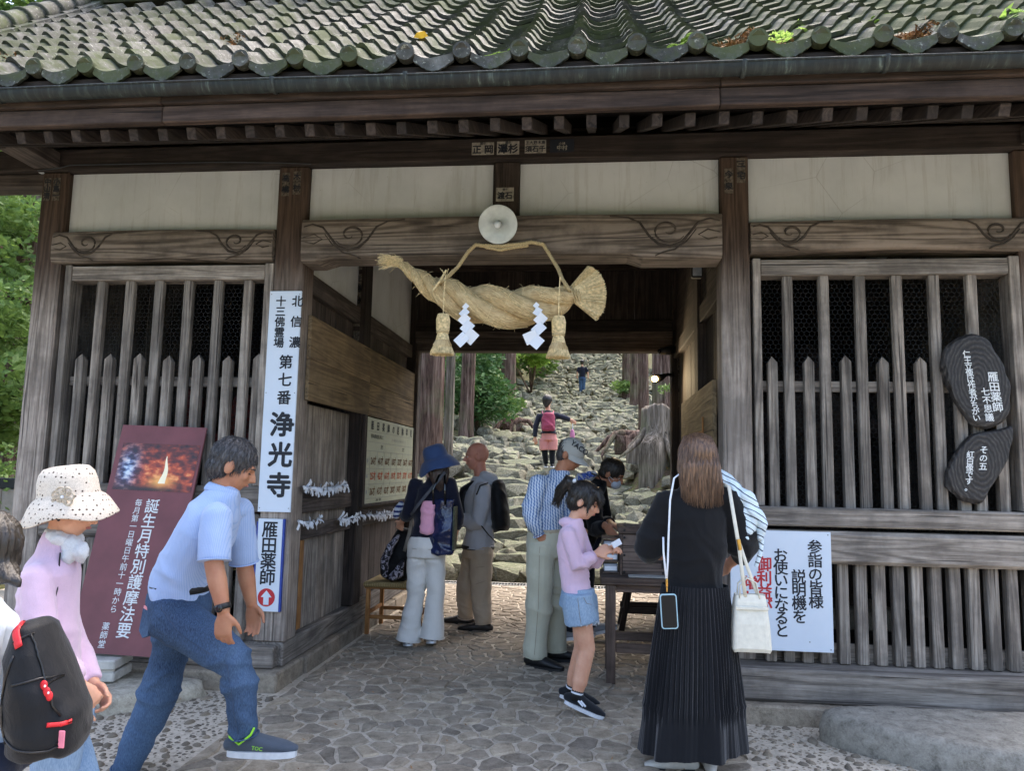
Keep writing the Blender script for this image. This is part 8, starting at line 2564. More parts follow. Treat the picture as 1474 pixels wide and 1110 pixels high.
# ---------------------------------------------------------------- woman with blue bucket hat
J = vj(JT['bluehat']); Fw = (-0.35, 0.93, -0.05)
t = person('woman in navy top, wide-brimmed blue hat and flared white trousers, back to the viewer', J)
make_body(t, J, Fw, SK, 0.95, 0.008, arms=(0.038, 0.033, 0.031, 0.023), torso=0.74)
NV = fabric('navy_jersey', '#151828', 0.12, 500, 0.85, 0.2)
mb = MB(); torso_loft(mb, J, 0.86, bot=J['hip'] + V((0, 0, 0.05)), top=1.1)
for q in 'lr': arm_loft(mb, J, q, (0.052, 0.047, 0.04, 0.036), 1.55)
voxel_skin(mb, 'top', NV, t, 0.008, 4, folds(0.002, 14, (0.5, 0.1, 1), 51, [tuple(J['el']), tuple(J['waist'])], 0.006, 0.15))
WT = fabric('off_white_cotton', '#CCCAC5', 0.04, 500, 0.9, 0.1)
mb = MB(); mb.tube([J['hip'] + V((0, 0, 0.07)), J['hip'], J['hip'] - V((0, 0, 0.09))], [(0.135, 0.112), (0.160, 0.128), (0.155, 0.122)], 20, side=shoulder_axis(J))
for q in 'lr':
    h, k, a = J['h' + q], J['k' + q], J['a' + q]
    mb.tube([h, h.lerp(k, 0.5), k, k.lerp(a, 0.4), k.lerp(a, 0.8), a - V((0, 0, 0.02))], [0.088, 0.078, 0.066, 0.072, 0.086, 0.096], 18)
voxel_skin(mb, 'trousers', WT, t, 0.008, 4, folds(0.003, 13, (0.2, 0.1, 1), 52, [tuple(J['kl']), tuple(J['kr']), tuple(J['hip'] - V((0, 0, 0.1)))], 0.007, 0.16))
for q in 'lr': hem(t, J['a' + q] - V((0, 0, 0.018)), J['a' + q] - J['k' + q], 0.0965, WT)
for sx in (-1, 1):
    p = J['hip'] + V((sx * 0.075, -0.128, -0.02)); seam(t, [p + V((-0.035, 0, 0.0)), p + V((0.035, 0, -0.004))], THREAD, 0.0018, 'pocket_seam')
NS = fabric('navy_canvas', '#22284A', 0.1, 400, 0.8)
for q in 'lr': make_shoe(t, J, q, NS, M['paper'], 0.88)
F = frame(Fw)
def xtra(mb, P):
    mb.tube([P(0, -0.04, 0.0), P(0, -0.068, -0.08), P(0.008, -0.075, -0.16), P(0.01, -0.070, -0.235)], [(0.085, 0.06), (0.088, 0.045), (0.062, 0.034), (0.022, 0.016)], 16, dome=True, side=F @ V((1, 0, 0)))
hair_cap(t, J, F, hairmat('dark_brown_hair', '#1A1210', '#4A352C'), 0.96, 1.02, extra=xtra, voxel=0.008, amp=0.004)
FH = frame(Fw, (-0.32, -0.1, 1))
BH = fabric('blue_hat_cotton', '#33476E', 0.10, 400, 0.85, 0.2)
h = hat(t, J['head'] + V((0, 0, 0.0)), FH, (0.100, 0.112), (0.172, 0.185), BH, droop=0.065, crown_h=0.105, base=0.055, name='bucket_hat', wav=0.012)
# bags
def tote(c, right, w, h, d, mat, label, name='tote_bag'):
    r = V(right).normalized(); b = r.cross(V((0, 0, 1))); c = V(c)
    t = empty(name, tuple(c - V((0, 0, h / 2))), label, 'bag')
    mb = MB()
    mb.tube([c - V((0, 0, h * 0.49)), c - V((0, 0, h * 0.42)), c, c + V((0, 0, h * 0.4)), c + V((0, 0, h * 0.5))], [(w * 0.47, d * 0.48), (w * 0.5, d * 0.52), (w * 0.5, d * 0.48), (w * 0.48, d * 0.3), (w * 0.46, d * 0.18)], 20, side=r)
    voxel_skin(mb, 'bag_body', mat, t, 0.008, 3, folds(0.008, 16, (0.5, 0.3, 1), int(abs(c.x) * 100)))
    return t
def glossy(name, c):
    m = NT(name, 0.12, 0.6); n = m.noise(m.coord(rndoff=False), 9, 4, 0.6)
    m.base(m.ramp(n, [(0.4, c), (0.6, tuple(x * 1.8 for x in lin(c)[:3]))])); m.bump(n, 0.5, 0.03); return m.mat
b = tote((-1.175, 1.10, 0.955), (0.85, -0.3, 0), 0.21, 0.42, 0.10, glossy('navy_patent', '#141D3A'), 'glossy navy tote bag hanging behind the woman in the blue hat')
for dx in (-0.045, 0.05):
    MB().tube([(-1.195 + dx, 1.06, 1.13), (-1.20 + dx, 1.04, 1.25), (-1.185 + dx * 0.5, 1.08, 1.36), (-1.17 + dx * 0.3, 1.18, 1.40)], [(0.009, 0.004)] * 4, 8, side=(1, 0, 0)).build('strap', M['glassdark'], b, smooth=True)
MB().box(-1.075, -1.062, 1.02, 1.16, 0.78, 1.12, 0.004).build('printed_side', plain('dark_print', '#3E4436', 0.7, 0.3, 0.4, 60, 0), b)
b = tote((-1.29, 1.08, 1.03), (1, -0.2, 0), 0.10, 0.25, 0.05, fabric('pink_cloth', '#D49AB0', 0.05, 400), 'narrow pink cloth pouch beside the glossy navy tote')
b = empty('crossbody_strap', (-1.3, 1.05, 1.1), 'thin dark strap crossing the navy back from shoulder to hip', 'strap')
MB().tube([(-1.16, 1.09, 1.39), (-1.25, 1.065, 1.27), (-1.36, 1.06, 1.13), (-1.43, 1.10, 1.04)], [(0.013, 0.004)] * 4, 8, side=(0.7, 0, -0.7)).build('webbing', plain('grey_webbing', '#4A4C52', 0.7, 0.3), b, smooth=True)
# patterned backpack on the stool
def patt():
    m = NT('patterned_nylon', 0.6, 0.3)
    v = m.coord(rndoff=False); n = m.noise(v, 14, 3, 0.6, 1.5)
    m.base(m.ramp(n, [(0.47, '#1F1F26'), (0.50, '#8C8798'), (0.56, '#C9C5CF'), (0.60, '#2A2A31')])); return m.mat
b = backpack((-1.655, 1.72, 0.665), (1, -0.3, 0), (-0.7, -0.7, 0), (0.22, 0, 1), 0.25, 0.44, 0.20, NY, 'black backpack with white patterned panels standing on the woven stool', 0.008, 61, taper=0.9)
mb = MB(); mb.tube([(-1.755, 1.60, 0.50), (-1.765, 1.60, 0.62), (-1.715, 1.60, 0.74), (-1.655, 1.62, 0.83)], [(0.030, 0.035), (0.038, 0.050), (0.036, 0.045), (0.016, 0.02)], 12, side=(1, 0, 0), dome=True)
voxel_skin(mb, 'patterned_panel', patt(), b, 0.008, 3)
mb = MB(); mb.tube([(-1.69, 1.57, 0.48), (-1.63, 1.56, 0.52), (-1.60, 1.57, 0.62)], [(0.035, 0.03), (0.05, 0.03), (0.02, 0.02)], 12, side=(1, 0, 0), dome=True)
voxel_skin(mb, 'patterned_panel', patt(), b, 0.008, 3)
MB().tube([(-1.60, 1.62, 0.70), (-1.545, 1.55, 0.86), (-1.52, 1.52, 0.98), (-1.55, 1.5, 1.04)], [(0.015, 0.005)] * 4, 8, side=(1, 0, 0)).build('light_strap', plain('light_grey_webbing', '#A9A9A6', 0.7, 0.3), b, smooth=True)
b = empty('folded_towel', (-1.60, 1.40, 1.03), 'small blue and white cloth held at the left elbow of the woman in navy', 'towel')
mb = MB(); mb.tube([(-1.615, 1.36, 1.02), (-1.60, 1.36, 1.07), (-1.575, 1.36, 1.12)], [(0.03, 0.03), (0.04, 0.03), (0.025, 0.02)], 12, dome=True)
voxel_skin(mb, 'cloth', fabric('blue_white_cloth', '#C8CEDA', 0.05, 300, stripes=('Z', 160, '#24346E', 0.1)), b, 0.008, 3)

# ---------------------------------------------------------------- bald man
J = vj(JT['bald']); Fw = (-0.97, -0.12, -0.08)
t = person('bald man in grey hooded jacket and tan trousers, arms folded, facing left', J)
make_body(t, J, Fw, SK3, 1.10, 0.0055, sm=1, hands={'l': ((0, 1, 0.2), 0.5, 1, 0.1, False), 'r': ((0, -1, 0.2), 0.5, -1, 0.1, False)}, arms=(0.046, 0.040, 0.038, 0.027), neck_r=0.060)
face_marks(t, J['head'], frame(Fw), 1.10, brow='hair_tan', lipc='#A06A5E')
GH = fabric('grey_sweat_fabric', '#B2B5BD', 0.06, 500, 0.92, 0.2)
mb = MB(); torso_loft(mb, J, 1.08, bot=J['hip'] + V((0, 0, 0.01)), top=1.1, kd=1.05)
for q in 'lr': arm_loft(mb, J, q, (0.072, 0.066, 0.056, 0.042), 1.9)
n_ = J['neck']
mb.tube([n_ + V((0.045, -0.05, 0.025)), n_ + V((0.095, 0.0, -0.01)), n_ + V((0.115, 0.03, -0.05))], [(0.045, 0.06), (0.060, 0.085), (0.04, 0.06)], 14, side=(0, 0, 1), dome=True)
voxel_skin(mb, 'hooded_jacket', GH, t, 0.008, 4, folds(0.003, 12, (0.6, 0.2, 1), 71, [tuple(J['er']), tuple(J['waist'])], 0.010, 0.2))
mb = MB(); mb.tube([J['neck'] + V((-0.055, -0.045, -0.05)), J['chest'] + V((-0.125, -0.07, 0.08)), J['chest'] + V((-0.150, -0.05, -0.04)), J['waist'] + V((-0.135, -0.05, 0.07))], [(0.05, 0.03), (0.07, 0.035), (0.075, 0.035), (0.05, 0.03)], 16, side=(0, 1, 0), dome=True)
voxel_skin(mb, 'black_tee', fabric('black_tee_cotton', '#15161A', 0.1, 500), t, 0.008, 3)
TN = fabric('tan_cotton', '#B0A08C', 0.06, 400, 0.9)
mb = MB(); mb.tube([J['hip'] + V((0, 0, 0.08)), J['hip'], J['hip'] - V((0, 0, 0.08))], [(0.160, 0.128), (0.172, 0.138), (0.160, 0.132)], 20, side=shoulder_axis(J))
for q in 'lr': leg_loft(mb, J, q, (0.105, 0.086, 0.080, 0.072))
voxel_skin(mb, 'trousers', TN, t, 0.008, 4, folds(0.004, 13, (0.2, 0.1, 1), 72, [tuple(J['kl']), tuple(J['kr']), tuple(J['ar']), tuple(J['al'])], 0.009, 0.16))
MB().tube([J['hip'] + V((0, 0, 0.0)), J['hip'] + V((0, 0, 0.035))], [(0.182, 0.150)] * 2, 32, side=shoulder_axis(J)).build('belt', M['black'], t, smooth=True)
for q in 'lr': hem(t, J['a' + q], J['a' + q] - J['k' + q], 0.073, TN)
hem(t, J['hip'] + V((0, 0, 0.012)), (0, 0, 1), (0.183, 0.134), GH, 0.005, 'waistband', shoulder_axis(J))
o_ = V((0.0, -1, 0)); h_, k_ = J['hr'], J['kr']
seam(t, [h_.lerp(k_, 0.35) + V((-0.03, -0.103, 0)), h_.lerp(k_, 0.37) + V((0.06, -0.085, 0.02))], THREAD, 0.002, 'pocket_seam')
seam(t, [h_.lerp(k_, 0.80) + V((-0.03, -0.090, 0)), h_.lerp(k_, 0.75) + V((0.06, -0.070, 0.02))], THREAD, 0.002, 'pocket_seam')
BS = plain('brown_black_leather', '#2B2624', 0.5, 0.4, 0.2, 20, 0.2)
for q in 'lr': make_shoe(t, J, q, BS, M['black'], 1.05)
b = backpack(J['chest'] + V((0.205, -0.03, -0.06)), (0, 1, 0), (1, 0, 0), (-0.08, 0, 1), 0.27, 0.46, 0.15, NY, 'slim dark grey backpack on the back of the bald man', 0.008, 73, pocket=False, taper=1.0)
MB().tube([J['sr'] + V((0.05, -0.07, 0.055)), J['sr'] + V((-0.02, -0.085, 0.03)), J['sr'] + V((-0.05, -0.085, -0.05))], [(0.020, 0.006)] * 3, 8, side=(0, 1, 0)).build('strap', M['black'], b, smooth=True)
MB().tube([J['er'] + V((0.03, -0.03, -0.02)), J['er'] + V((0.10, -0.04, -0.10)), J['er'] + V((0.17, -0.02, -0.17))], [(0.016, 0.006)] * 3, 8, side=(0, 1, 0)).build('strap', M['black'], b, smooth=True)

# ---------------------------------------------------------------- man with cap
J = vj(JT['cap']); Fw = (0.86, -0.30, -0.42)
t = person('older man in grey cap, blue patterned shirt and pale green trousers, hand in pocket', J)
make_body(t, J, Fw, SK2, 1.0, 0.007, hands={'l': ((0, 1, 0.2), 0.5, 1, 0.1, False), 'r': ((0, -1, 0.1), 0.3, -1, 0.1, False)}, arms=(0.044, 0.038, 0.036, 0.026), neck_r=0.054)
face_marks(t, J['head'], frame(Fw), 1.0, brow='hair_grey', lipc='#86574A')
def checkmat():
    m = NT('blue_check_shirt', 0.88, 0.2)
    v = m.coord(rndoff=False); s_ = m.sep(v); n = m.noise(v, 8, 3, 0.5)
    a = m.math('SINE', m.math('ADD', m.math('MULTIPLY', s_[0], 330.0), m.math('MULTIPLY', n, 12.0)))
    z = m.math('SINE', m.math('ADD', m.math('MULTIPLY', s_[2], 260.0), m.math('MULTIPLY', s_[0], 200.0)))
    q = m.math('ADD', m.math('MULTIPLY', a, 0.65), m.math('MULTIPLY', z, 0.35))
    m.base(m.ramp(m.math('ADD', m.math('MULTIPLY', q, 0.5), 0.5), [(0.35, '#6480AC'), (0.6, '#C6D1DF')])); return m.mat
mb = MB(); torso_loft(mb, J, 1.02, bot=J['hip'] + V((0, 0, 0.085)), top=1.12, kd=1.05)
for q in 'lr': arm_loft(mb, J, q, (0.070, 0.064, 0.050, 0.036), 1.95)
mb.ell(J['neck'] + V((0.01, 0, 0.005)), (0.070, 0.064, 0.040), n=14, m=8)
voxel_skin(mb, 'shirt', checkmat(), t, 0.008, 4, folds(0.003, 12, (0.4, 0.2, 1), 81, [tuple(J['er']), tuple(J['waist'])], 0.010, 0.2))
collar(t, J, M['blue_check'] if 'blue_check' in M else M.setdefault('blue_check', checkmat()), 0.062, 0.0, (0.86, -0.3, 0))
hem(t, J['er'].lerp(J['wr'], 0.95), J['wr'] - J['er'], 0.039, M['blue_check'])
GT = fabric('pale_olive_cotton', '#B0AF9C', 0.05, 400, 0.9)
mb = MB(); mb.tube([J['hip'] + V((0, 0, 0.11)), J['hip'] + V((0, 0, 0.02)), J['hip'] - V((0, 0, 0.08))], [(0.150, 0.125), (0.168, 0.138), (0.160, 0.135)], 20, side=shoulder_axis(J))
for q in 'lr': leg_loft(mb, J, q, (0.104, 0.088, 0.080, 0.082))
voxel_skin(mb, 'trousers', GT, t, 0.008, 4, folds(0.0035, 10, (0.4, 0.1, 0.8), 82, [tuple(J['kl']), tuple(J['kr']), tuple(J['ar'])], 0.007, 0.18))
MB().tube([J['hip'] + V((0, 0, 0.092)), J['hip'] + V((0, 0, 0.122))], [(0.158, 0.133)] * 2, 32, side=shoulder_axis(J)).build('belt', plain('tan_belt', '#A89C86', 0.6, 0.3), t, smooth=True)
for q in 'lr': make_shoe(t, J, q, M['black'], M['black'], 1.08)
F = frame(Fw)
hair_cap(t, J, F, M['hair_grey'], 0.99, 1.0, voxel=0.008)
h_, k_, a_ = J['hr'], J['kr'], J['ar']; o_ = V((0.0, -1, 0))
seam(t, [h_ + o_ * 0.106 + V((0, 0, 0.06)), h_.lerp(k_, 0.4) + o_ * 0.099, k_ + o_ * 0.089, k_.lerp(a_, 0.5) + o_ * 0.083, a_ + o_ * 0.083], THREAD, 0.0015)
for q in 'lr': hem(t, J['a' + q], J['a' + q] - J['k' + q], 0.083, GT)
CG = fabric('light_grey_twill', '#A8A8A2', 0.06, 400, 0.9)
FC = frame((0.86, -0.30, -0.62), (0.45, -0.15, 1))
capo = None
mb = MB(); c = J['head']
mb.ell(c + FC @ V((0, -0.012, 0.040)), (0.090, 0.106, 0.088), FC, 24, 14)
m1 = mb
o = voxel_skin(mb, 'cap_crown', CG, t, 0.007, 2)
vs = []; fs = []
n = 16
for i, f in enumerate((0.0, 0.5, 1.0)):
    for k in range(n + 1):
        a = R(-78) + R(156) * k / n
        x = math.sin(a) * 0.088 * (1 + 0.02 * f); y = math.cos(a) * (0.095 + 0.085 * f) - 0.008
        z = 0.030 - 0.018 * f - 0.016 * (math.sin(a) ** 2) * (1 + f)
        vs.append(c + FC @ V((x, y, z)))
m_ = len(vs)
vs += [v + FC @ V((0, 0, -0.004)) for v in vs]
for i in range(2):
    for k in range(n):
        a = i * (n + 1) + k
        fs.append((a, a + 1, a + n + 2, a + n + 1)); fs.append((m_ + a, m_ + a + n + 1, m_ + a + n + 2, m_ + a + 1))
for k in range(n):
    a = 2 * (n + 1) + k; fs.append((a, a + 1, m_ + a + 1, m_ + a))
mb = MB(); mb.add(vs, fs); mb.build('cap_visor', CG, t, smooth=True, recalc=True)
nrm = (FC @ V((0.60, 0.55, 0.50))).normalized(); right = nrm.cross(V((0, 0, 1))) * -1; upv = right.cross(nrm) * -1
me = lettering('YACO', c + FC @ V((0, -0.01, 0.04)) + nrm * 0.099, FC @ V((-0.55, 0.83, -0.1)), FC @ V((-0.30, -0.1, 0.95)), 0.055, M['ink'], None, weight=0.03, depth=0.0); link(bpy.data.objects.new('embroidery', me), t)

# ---------------------------------------------------------------- masked man bending to the drawers
J = vj(JT['mask']); Fw = (0.85, -0.28, -0.50)
t = person('bowing man in black with a white face mask reaching towards the offering box', J)
make_body(t, J, Fw, SK2, 1.0, 0.006, hands={'l': ((-0.2, 0.3, 0.9), 0.15, 1, 0.2, False), 'r': ((-0.6, -0.8, 0.1), 0.15, -1, 0.22, False)}, arms=(0.044, 0.038, 0.036, 0.026))
BKK = fabric('black_jacket', '#101114', 0.12, 500, 0.85, 0.15)
mb = MB(); torso_loft(mb, J, 1.04, bot=J['hip'], top=1.1, kd=1.05)
for q in 'lr': arm_loft(mb, J, q, (0.070, 0.064, 0.052, 0.040), 1.88)
voxel_skin(mb, 'jacket', BKK, t, 0.009, 4, folds(0.003, 12, (0.5, 0.2, 1), 91, [tuple(J['er'])], 0.008, 0.16))
mb = MB(); mb.tube([J['hip'] + V((0, 0, 0.06)), J['hip'] - V((0, 0, 0.06))], [(0.155, 0.128), (0.160, 0.130)], 18, side=shoulder_axis(J))
for q in 'lr': leg_loft(mb, J, q, (0.100, 0.078, 0.070, 0.062))
voxel_skin(mb, 'trousers', fabric('dark_navy_cotton', '#20242E', 0.1, 400), t, 0.010, 4, folds(0.003, 12, (0.3, 0.1, 1), 92))
for q in 'lr': make_shoe(t, J, q, fabric('grey_mesh' + q, '#8A8F96'), M['paper'], 1.0)
F = frame(Fw)
hair_cap(t, J, F, M['hair_black'], 1.02, 1.07, voxel=0.007, amp=0.002, short=900)
face_marks(t, J['head'], F, 1.0)
mb = MB(); c = J['head']
mb.ell(c + F @ V((0, 0.058, -0.055)), (0.058, 0.052, 0.050), F, 16, 10)
voxel_skin(mb, 'face_mask', fabric('mask_cloth', '#B7C0CE', 0.03, 300), t, 0.006, 2)
for z in (-0.03, -0.065):
    MB().tube([c + F @ V((0.058, 0.050, z)), c + F @ V((0.076, 0.015, z * 0.7)), c + F @ V((0.080, -0.012, -0.01))], 0.0022, 6).build('ear_loop', M['paper'], t, smooth=True)
b = empty('drawstring_bag', (0.0, 1.5, 1.3), 'white bag with blue lettering slung behind the shoulder of the bowing man', 'bag')
mb = MB(); bc = J['sr'].lerp(J['sl'], 0.4) + V((-0.075, -0.02, 0.095))
mb.tube([bc + V((-0.10, 0, -0.11)), bc + V((-0.02, 0, 0.0)), bc + V((0.07, 0, 0.045))], [(0.045, 0.08), (0.065, 0.10), (0.030, 0.06)], 16, side=(-0.5, 0, 0.8), dome=True)
voxel_skin(mb, 'bag_body', fabric('white_bag_cloth', '#C3CAD6', 0.04, 300, stripes=('Z', 60, '#31509A', 0.82)), b, 0.008, 3, folds(0.004, 14, seed=5))
me = lettering('ARR', tuple(bc + V((0.0, -0.112, 0.02))), (1, 0, 0.45), (-0.45, 0, 1), 0.075, plain('blue_lettering', '#3D59A8', 0.6, 0.3), None, weight=0.03); link(bpy.data.objects.new('lettering', me), b)
MB().tube([bc + V((0.04, -0.08, 0.055)), bc + V((0.11, -0.07, 0.03)), bc + V((0.15, -0.05, -0.03))], 0.006, 8).build('strap', M['black'], b, smooth=True)
MB().tube([J['chest'] + V((0.12, -0.14, 0.0)), J['waist'] + V((0.16, -0.14, 0.02)), J['waist'] + V((0.10, -0.16, -0.12))], [(0.02, 0.006)] * 3, 8, side=(1, 0, 0)).build('strap', NV, b, smooth=True)

# ---------------------------------------------------------------- girl
J = vj(JT['girl']); Fw = (0.92, -0.14, -0.40)
t = person('girl with ponytail in pale pink top and denim shorts holding a paper slip', J)
body = make_body(t, J, Fw, SK, 0.92, 0.006, hands={'l': ((0.1, 0.2, 0.9), 0.7, -1, 0.1, False), 'r': ((0.0, -0.8, 0.5), 0.8, 1, 0.12, False)}, arms=(0.030, 0.027, 0.026, 0.020), torso=0.58, bare_leg=(0.070, 0.050, 0.046, 0.029), neck_r=0.040)
face_marks(t, J['head'], frame(Fw), 0.92, closed=True)
PK = fabric('pale_pink_cotton', '#D3B6C9', 0.05, 500, 0.92, 0.3)
mb = MB(); torso_loft(mb, J, 0.70, bot=J['hip'] + V((0, 0, 0.035)), top=1.2, kd=1.05)
for q in 'lr': arm_loft(mb, J, q, (0.047, 0.044, 0.038, 0.032), 1.9)
mb.ell(J['neck'] + V((-0.03, 0, -0.01)), (0.062, 0.055, 0.032), n=14, m=8)
voxel_skin(mb, 'top', PK, t, 0.006, 4, folds(0.0022, 17, (0.5, 0.2, 1), 101, [tuple(J['er']), tuple(J['waist'])], 0.007, 0.13))
def dshorts():
    return M['jeans3']
mb = MB(); mb.tube([J['hip'] + V((0, 0, 0.055)), J['hip'] - V((0, 0, 0.05))], [(0.108, 0.098), (0.122, 0.112)], 18, side=shoulder_axis(J))
for q in 'lr':
    h, k = J['h' + q], J['k' + q]
    mb.tube([h + V((0, 0, 0.055)), h, h.lerp(k, 0.22), h.lerp(k, 0.42)], [0.088, 0.094, 0.098, 0.102], 16)
voxel_skin(mb, 'denim_shorts', M['jeans3'], t, 0.006, 3, folds(0.002, 18, (0.4, 0.2, 1), 102))
mb = MB(); r_ = random.Random(3)
for q in 'lr':
    h, k = J['h' + q], J['k' + q]; c0_ = h.lerp(k, 0.42)
    for i in range(60):
        a = r_.uniform(0, 6.28); p = c0_ + V((math.cos(a) * 0.103, math.sin(a) * 0.103, 0.004)); mb.tube([p, p + V((r_.uniform(-0.003, 0.003), 0, -r_.uniform(0.006, 0.014)))], 0.0009, 3, cap=False)
mb.build('frayed_hem', M['paper'], t)
for q in 'lr': hem(t, J['e' + q].lerp(J['w' + q], 0.9), J['w' + q] - J['e' + q], 0.033, PK, 0.003)
h_, k_ = J['hr'], J['kr']
seam(t, [h_ + V((0.0, -0.096, 0.04)), h_.lerp(k_, 0.22) + V((0, -0.0995, 0)), h_.lerp(k_, 0.42) + V((0, -0.103, 0))], THREAD, 0.0015)
seam(t, [h_ + V((0.035, -0.088, 0.045)), h_ + V((0.055, -0.080, 0.01)), h_ + V((0.085, -0.050, 0.0))], THREAD, 0.0015, 'pocket_seam')
fc = J['hip'] + V((-0.012, -0.118, -0.035))
for k in range(5):
    a = 2 * PI * k / 5; MB().ell(fc + V((math.cos(a) * 0.009, 0.0, math.sin(a) * 0.009)), (0.0065, 0.003, 0.0065), n=8, m=5).build('daisy_petal', M['paper'], t, smooth=True)
for q in 'lr':
    a, k = J['a' + q], J['k' + q]
    d = (k - a).normalized()
    MB().tube([a - d * 0.025, a + d * 0.012, a + d * 0.055], [0.036, 0.034, 0.036], 16).build('black_sock', M['black'], t, smooth=True)
    MB().tube([a + d * 0.010, a + d * 0.020], 0.0362, 16).build('sock_band', M['paper'], t, smooth=True)
    o = make_shoe(t, J, q, fabric('black_mesh_' + q, '#1E2024'), plain('white_foam_' + q, '#CDCFD3', 0.6, 0.3), 0.86)
a = J['ar']
for dx in (0.02, 0.035):
    MB().tube([a + V((dx - 0.01, -0.045, -0.015)), a + V((dx + 0.018, -0.050, -0.045))], [(0.005, 0.0015)] * 2, 6, side=(1, 0, 0)).build('shoe_stripe', M['paper'], t)
F = frame(Fw)
def xtra(mb, P):
    mb.tube([P(0, -0.10, 0.075), P(0.0, -0.145, 0.075), P(0.0, -0.170, 0.01), P(0.0, -0.160, -0.06)], [(0.028, 0.028), (0.045, 0.036), (0.042, 0.034), (0.016, 0.014)], 14, dome=True, side=F @ V((1, 0, 0)))
    mb.tube([P(0, 0.045, 0.090), P(0, 0.092, 0.050), P(0, 0.100, 0.018)], [(0.06, 0.03), (0.058, 0.022), (0.045, 0.010)], 14, dome=True, side=F @ V((1, 0, 0)))
    for k in (-1, 1): mb.tube([P(0.072 * k, 0.035, 0.06), P(0.080 * k, 0.045, 0.0), P(0.074 * k, 0.052, -0.055)], [0.018, 0.014, 0.005], 8, dome=True)
hair_cap(t, J, F, M['hair_black'], 0.94, 1.08, extra=xtra, voxel=0.006, amp=0.0015, short=1200)
c = J['head']; rs_ = random.Random(9); roots = []
for k in range(160):
    a = rs_.uniform(-0.9, 0.9); e = rs_.uniform(-1, 1)
    p0 = c + F @ V((e * 0.02, -0.12, 0.085)); p1 = p0 + F @ V((e * 0.035, -0.045, 0.0 + rs_.uniform(-0.01, 0.02))); p2 = c + F @ V((e * 0.048, -0.165 + rs_.uniform(-0.03, 0.02), -0.01)); p3 = c + F @ V((e * 0.030, -0.155 + rs_.uniform(-0.03, 0.03), -0.095 + rs_.uniform(-0.02, 0.03)))
    roots.append([p0, p1, p2, p3])
strands(t, 'ponytail_strands', roots, M['hair_black'], 0.0016)['kind'] = 'stuff'
MB().ell(c + F @ V((0.030, -0.105, 0.090)), (0.022, 0.012, 0.014), F, 12, 8).build('hair_clip', M['paper'], t, smooth=True)
pslip = empty('paper_slip', tuple(J['hdr']), 'small folded white slip in the hand of the girl', 'paper slip')
Mx = Matrix.Translation(J['hdr'] + V((0.055, -0.03, 0.035))) @ Matrix.Rotation(-0.5, 4, 'Y') @ Matrix.Rotation(0.4, 4, 'Z')
MB().box(-0.030, 0.030, -0.002, 0.002, -0.018, 0.018, 0.0, Mx).build('paper', M['paper'], pslip)

# ---------------------------------------------------------------- climbers on the stairs
J = vj(JT['climber']); Fw = (0.25, 1, 0.0)
t = person('woman climbing the stone stairs in pink shorts over black leggings', J)
make_body(t, J, Fw, SK, 1.0, 0.012, arms=(0.040, 0.035, 0.032, 0.025), torso=0.74)
mb = MB(); torso_loft(mb, J, 0.9, bot=J['hip'] + V((0, 0, 0.06)))
for q in 'lr': arm_loft(mb, J, q, (0.056, 0.050, 0.045, 0.038), 1.95)
voxel_skin(mb, 'jacket', fabric('charcoal_jersey', '#2B2D38', 0.1, 300), t, 0.012, 3, folds(0.003, 12, seed=111))
mb = MB(); mb.tube([J['hip'] + V((0, 0, 0.09)), J['hip'] - V((0, 0, 0.06))], [(0.145, 0.12), (0.165, 0.13)], 16, side=shoulder_axis(J))
for q in 'lr':
    h, k = J['h' + q], J['k' + q]; mb.tube([h, h.lerp(k, 0.5), h.lerp(k, 0.9)], [0.095, 0.098, 0.098], 14)
voxel_skin(mb, 'pink_shorts', fabric('salmon_cotton', '#D68F86', 0.06, 300), t, 0.012, 3)
mb = MB()
for q in 'lr': leg_loft(mb, J, q, (0.075, 0.062, 0.056, 0.045))
voxel_skin(mb, 'leggings', fabric('black_leggings', '#15161A', 0.1, 300), t, 0.012, 3)
for q in 'lr': make_shoe(t, J, q, M['black'], M['paper'], 0.9)
F = frame(Fw)
hair_cap(t, J, F, M['hair_black'], 1.0, 1.15, voxel=0.012, extra=lambda mb, P: mb.tube([P(0, -0.05, 0), P(0, -0.07, -0.08)], [0.075, 0.05], 10, dome=True))
MB().tube([J['hip'] + V((0, 0, 0.075)), J['hip'] + V((0, 0, 0.10))], [(0.162, 0.138)] * 2, 24, side=shoulder_axis(J)).build('belt', plain('woven_dark_belt', '#3A3038', 0.7, 0.3), t)
RP = fabric('rose_nylon', '#9E4358', 0.1, 300, 0.6, 0.2)
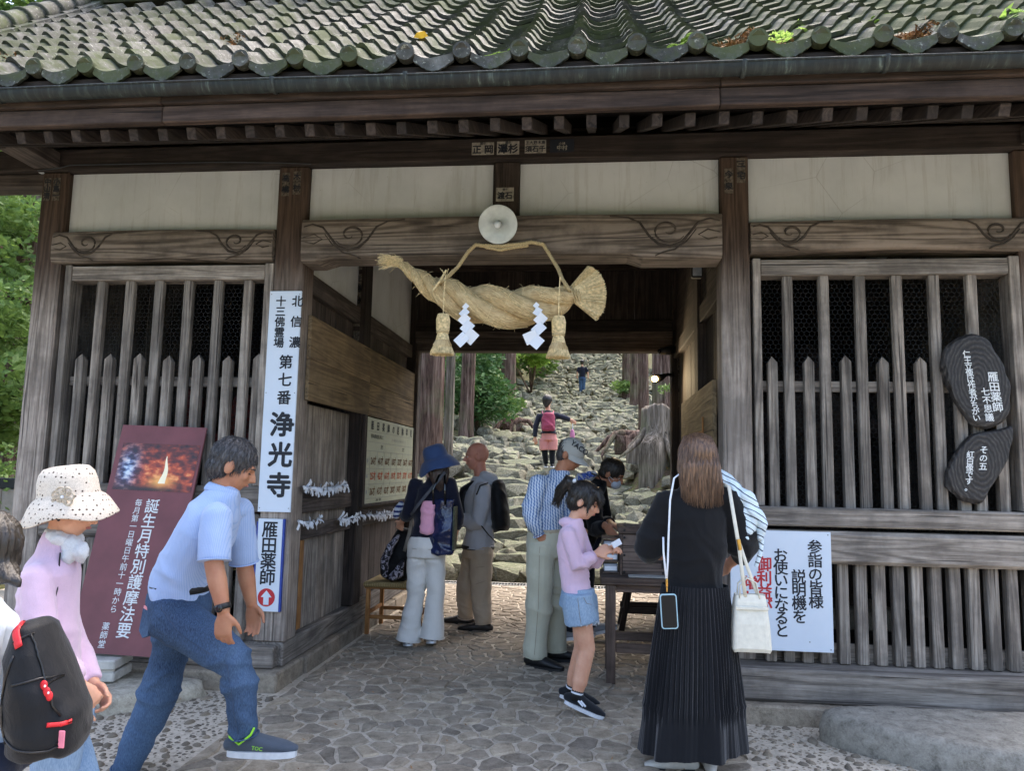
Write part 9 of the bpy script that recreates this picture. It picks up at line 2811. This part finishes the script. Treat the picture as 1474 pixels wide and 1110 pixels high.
b = backpack(J['chest'] + V((0.015, -0.16, -0.03)), (1, 0, 0), (0, -1, 0), (0, 0, 1), 0.27, 0.36, 0.14, RP, 'small rose red backpack on the woman climbing the stairs', 0.012, 112)
for sx in (-1, 1):
    MB().tube([J['neck'] + V((sx * 0.11, -0.06, 0.0)), J['neck'] + V((sx * 0.10, -0.125, -0.06)), J['chest'] + V((sx * 0.05, -0.17, 0.12))], [(0.014, 0.006)] * 3, 6, side=(1, 0, 0)).build('strap', RP, b, smooth=True)
b = empty('hand_bag', tuple(J['wr'] - V((0, 0, 0.35))), 'little pink bag dangling from the right hand of the climbing woman', 'bag')
p = J['hdr']
MB().tube([p, p - V((-0.01, 0, 0.12)), p - V((0, 0, 0.22))], 0.007, 6).build('cord', M['paper'], b)
MB().tube([p - V((0, 0, 0.20)), p - V((0, 0, 0.26)), p - V((0, 0, 0.34))], [0.035, 0.05, 0.045], 12, dome=True).build('pouch', fabric('pink_pouch', '#C27C9C', 0.15, 60), b, smooth=True)

J = vj(JT['boy']); Fw = (0.1, 1, 0.1)
t = person('distant climber in black shirt and blue jeans near the top of the stairs', J)
make_body(t, J, Fw, SK, 0.95, 0.02, arms=(0.045, 0.04, 0.035, 0.03), torso=0.74)
mb = MB(); torso_loft(mb, J, 0.95, bot=J['hip'] + V((0, 0, 0.02)))
for q in 'lr': arm_loft(mb, J, q, (0.065, 0.068, 0.05, 0.04), 0.95)
voxel_skin(mb, 'shirt', fabric('dark_tee', '#1B1D2B', 0.1, 300), t, 0.018, 3)
mb = MB(); mb.tube([J['hip'] + V((0, 0, 0.06)), J['hip'] - V((0, 0, 0.06))], [(0.15, 0.12), (0.155, 0.125)], 14, side=shoulder_axis(J))
for q in 'lr': leg_loft(mb, J, q, (0.095, 0.078, 0.070, 0.065))
voxel_skin(mb, 'jeans', M['jeans'], t, 0.018, 3)
hair_cap(t, J, frame(Fw), M['hair_black'], 1.0, 1.12, voxel=0.02)
for q in 'lr': make_shoe(t, J, q, M['paper'], M['paper'], 0.95)
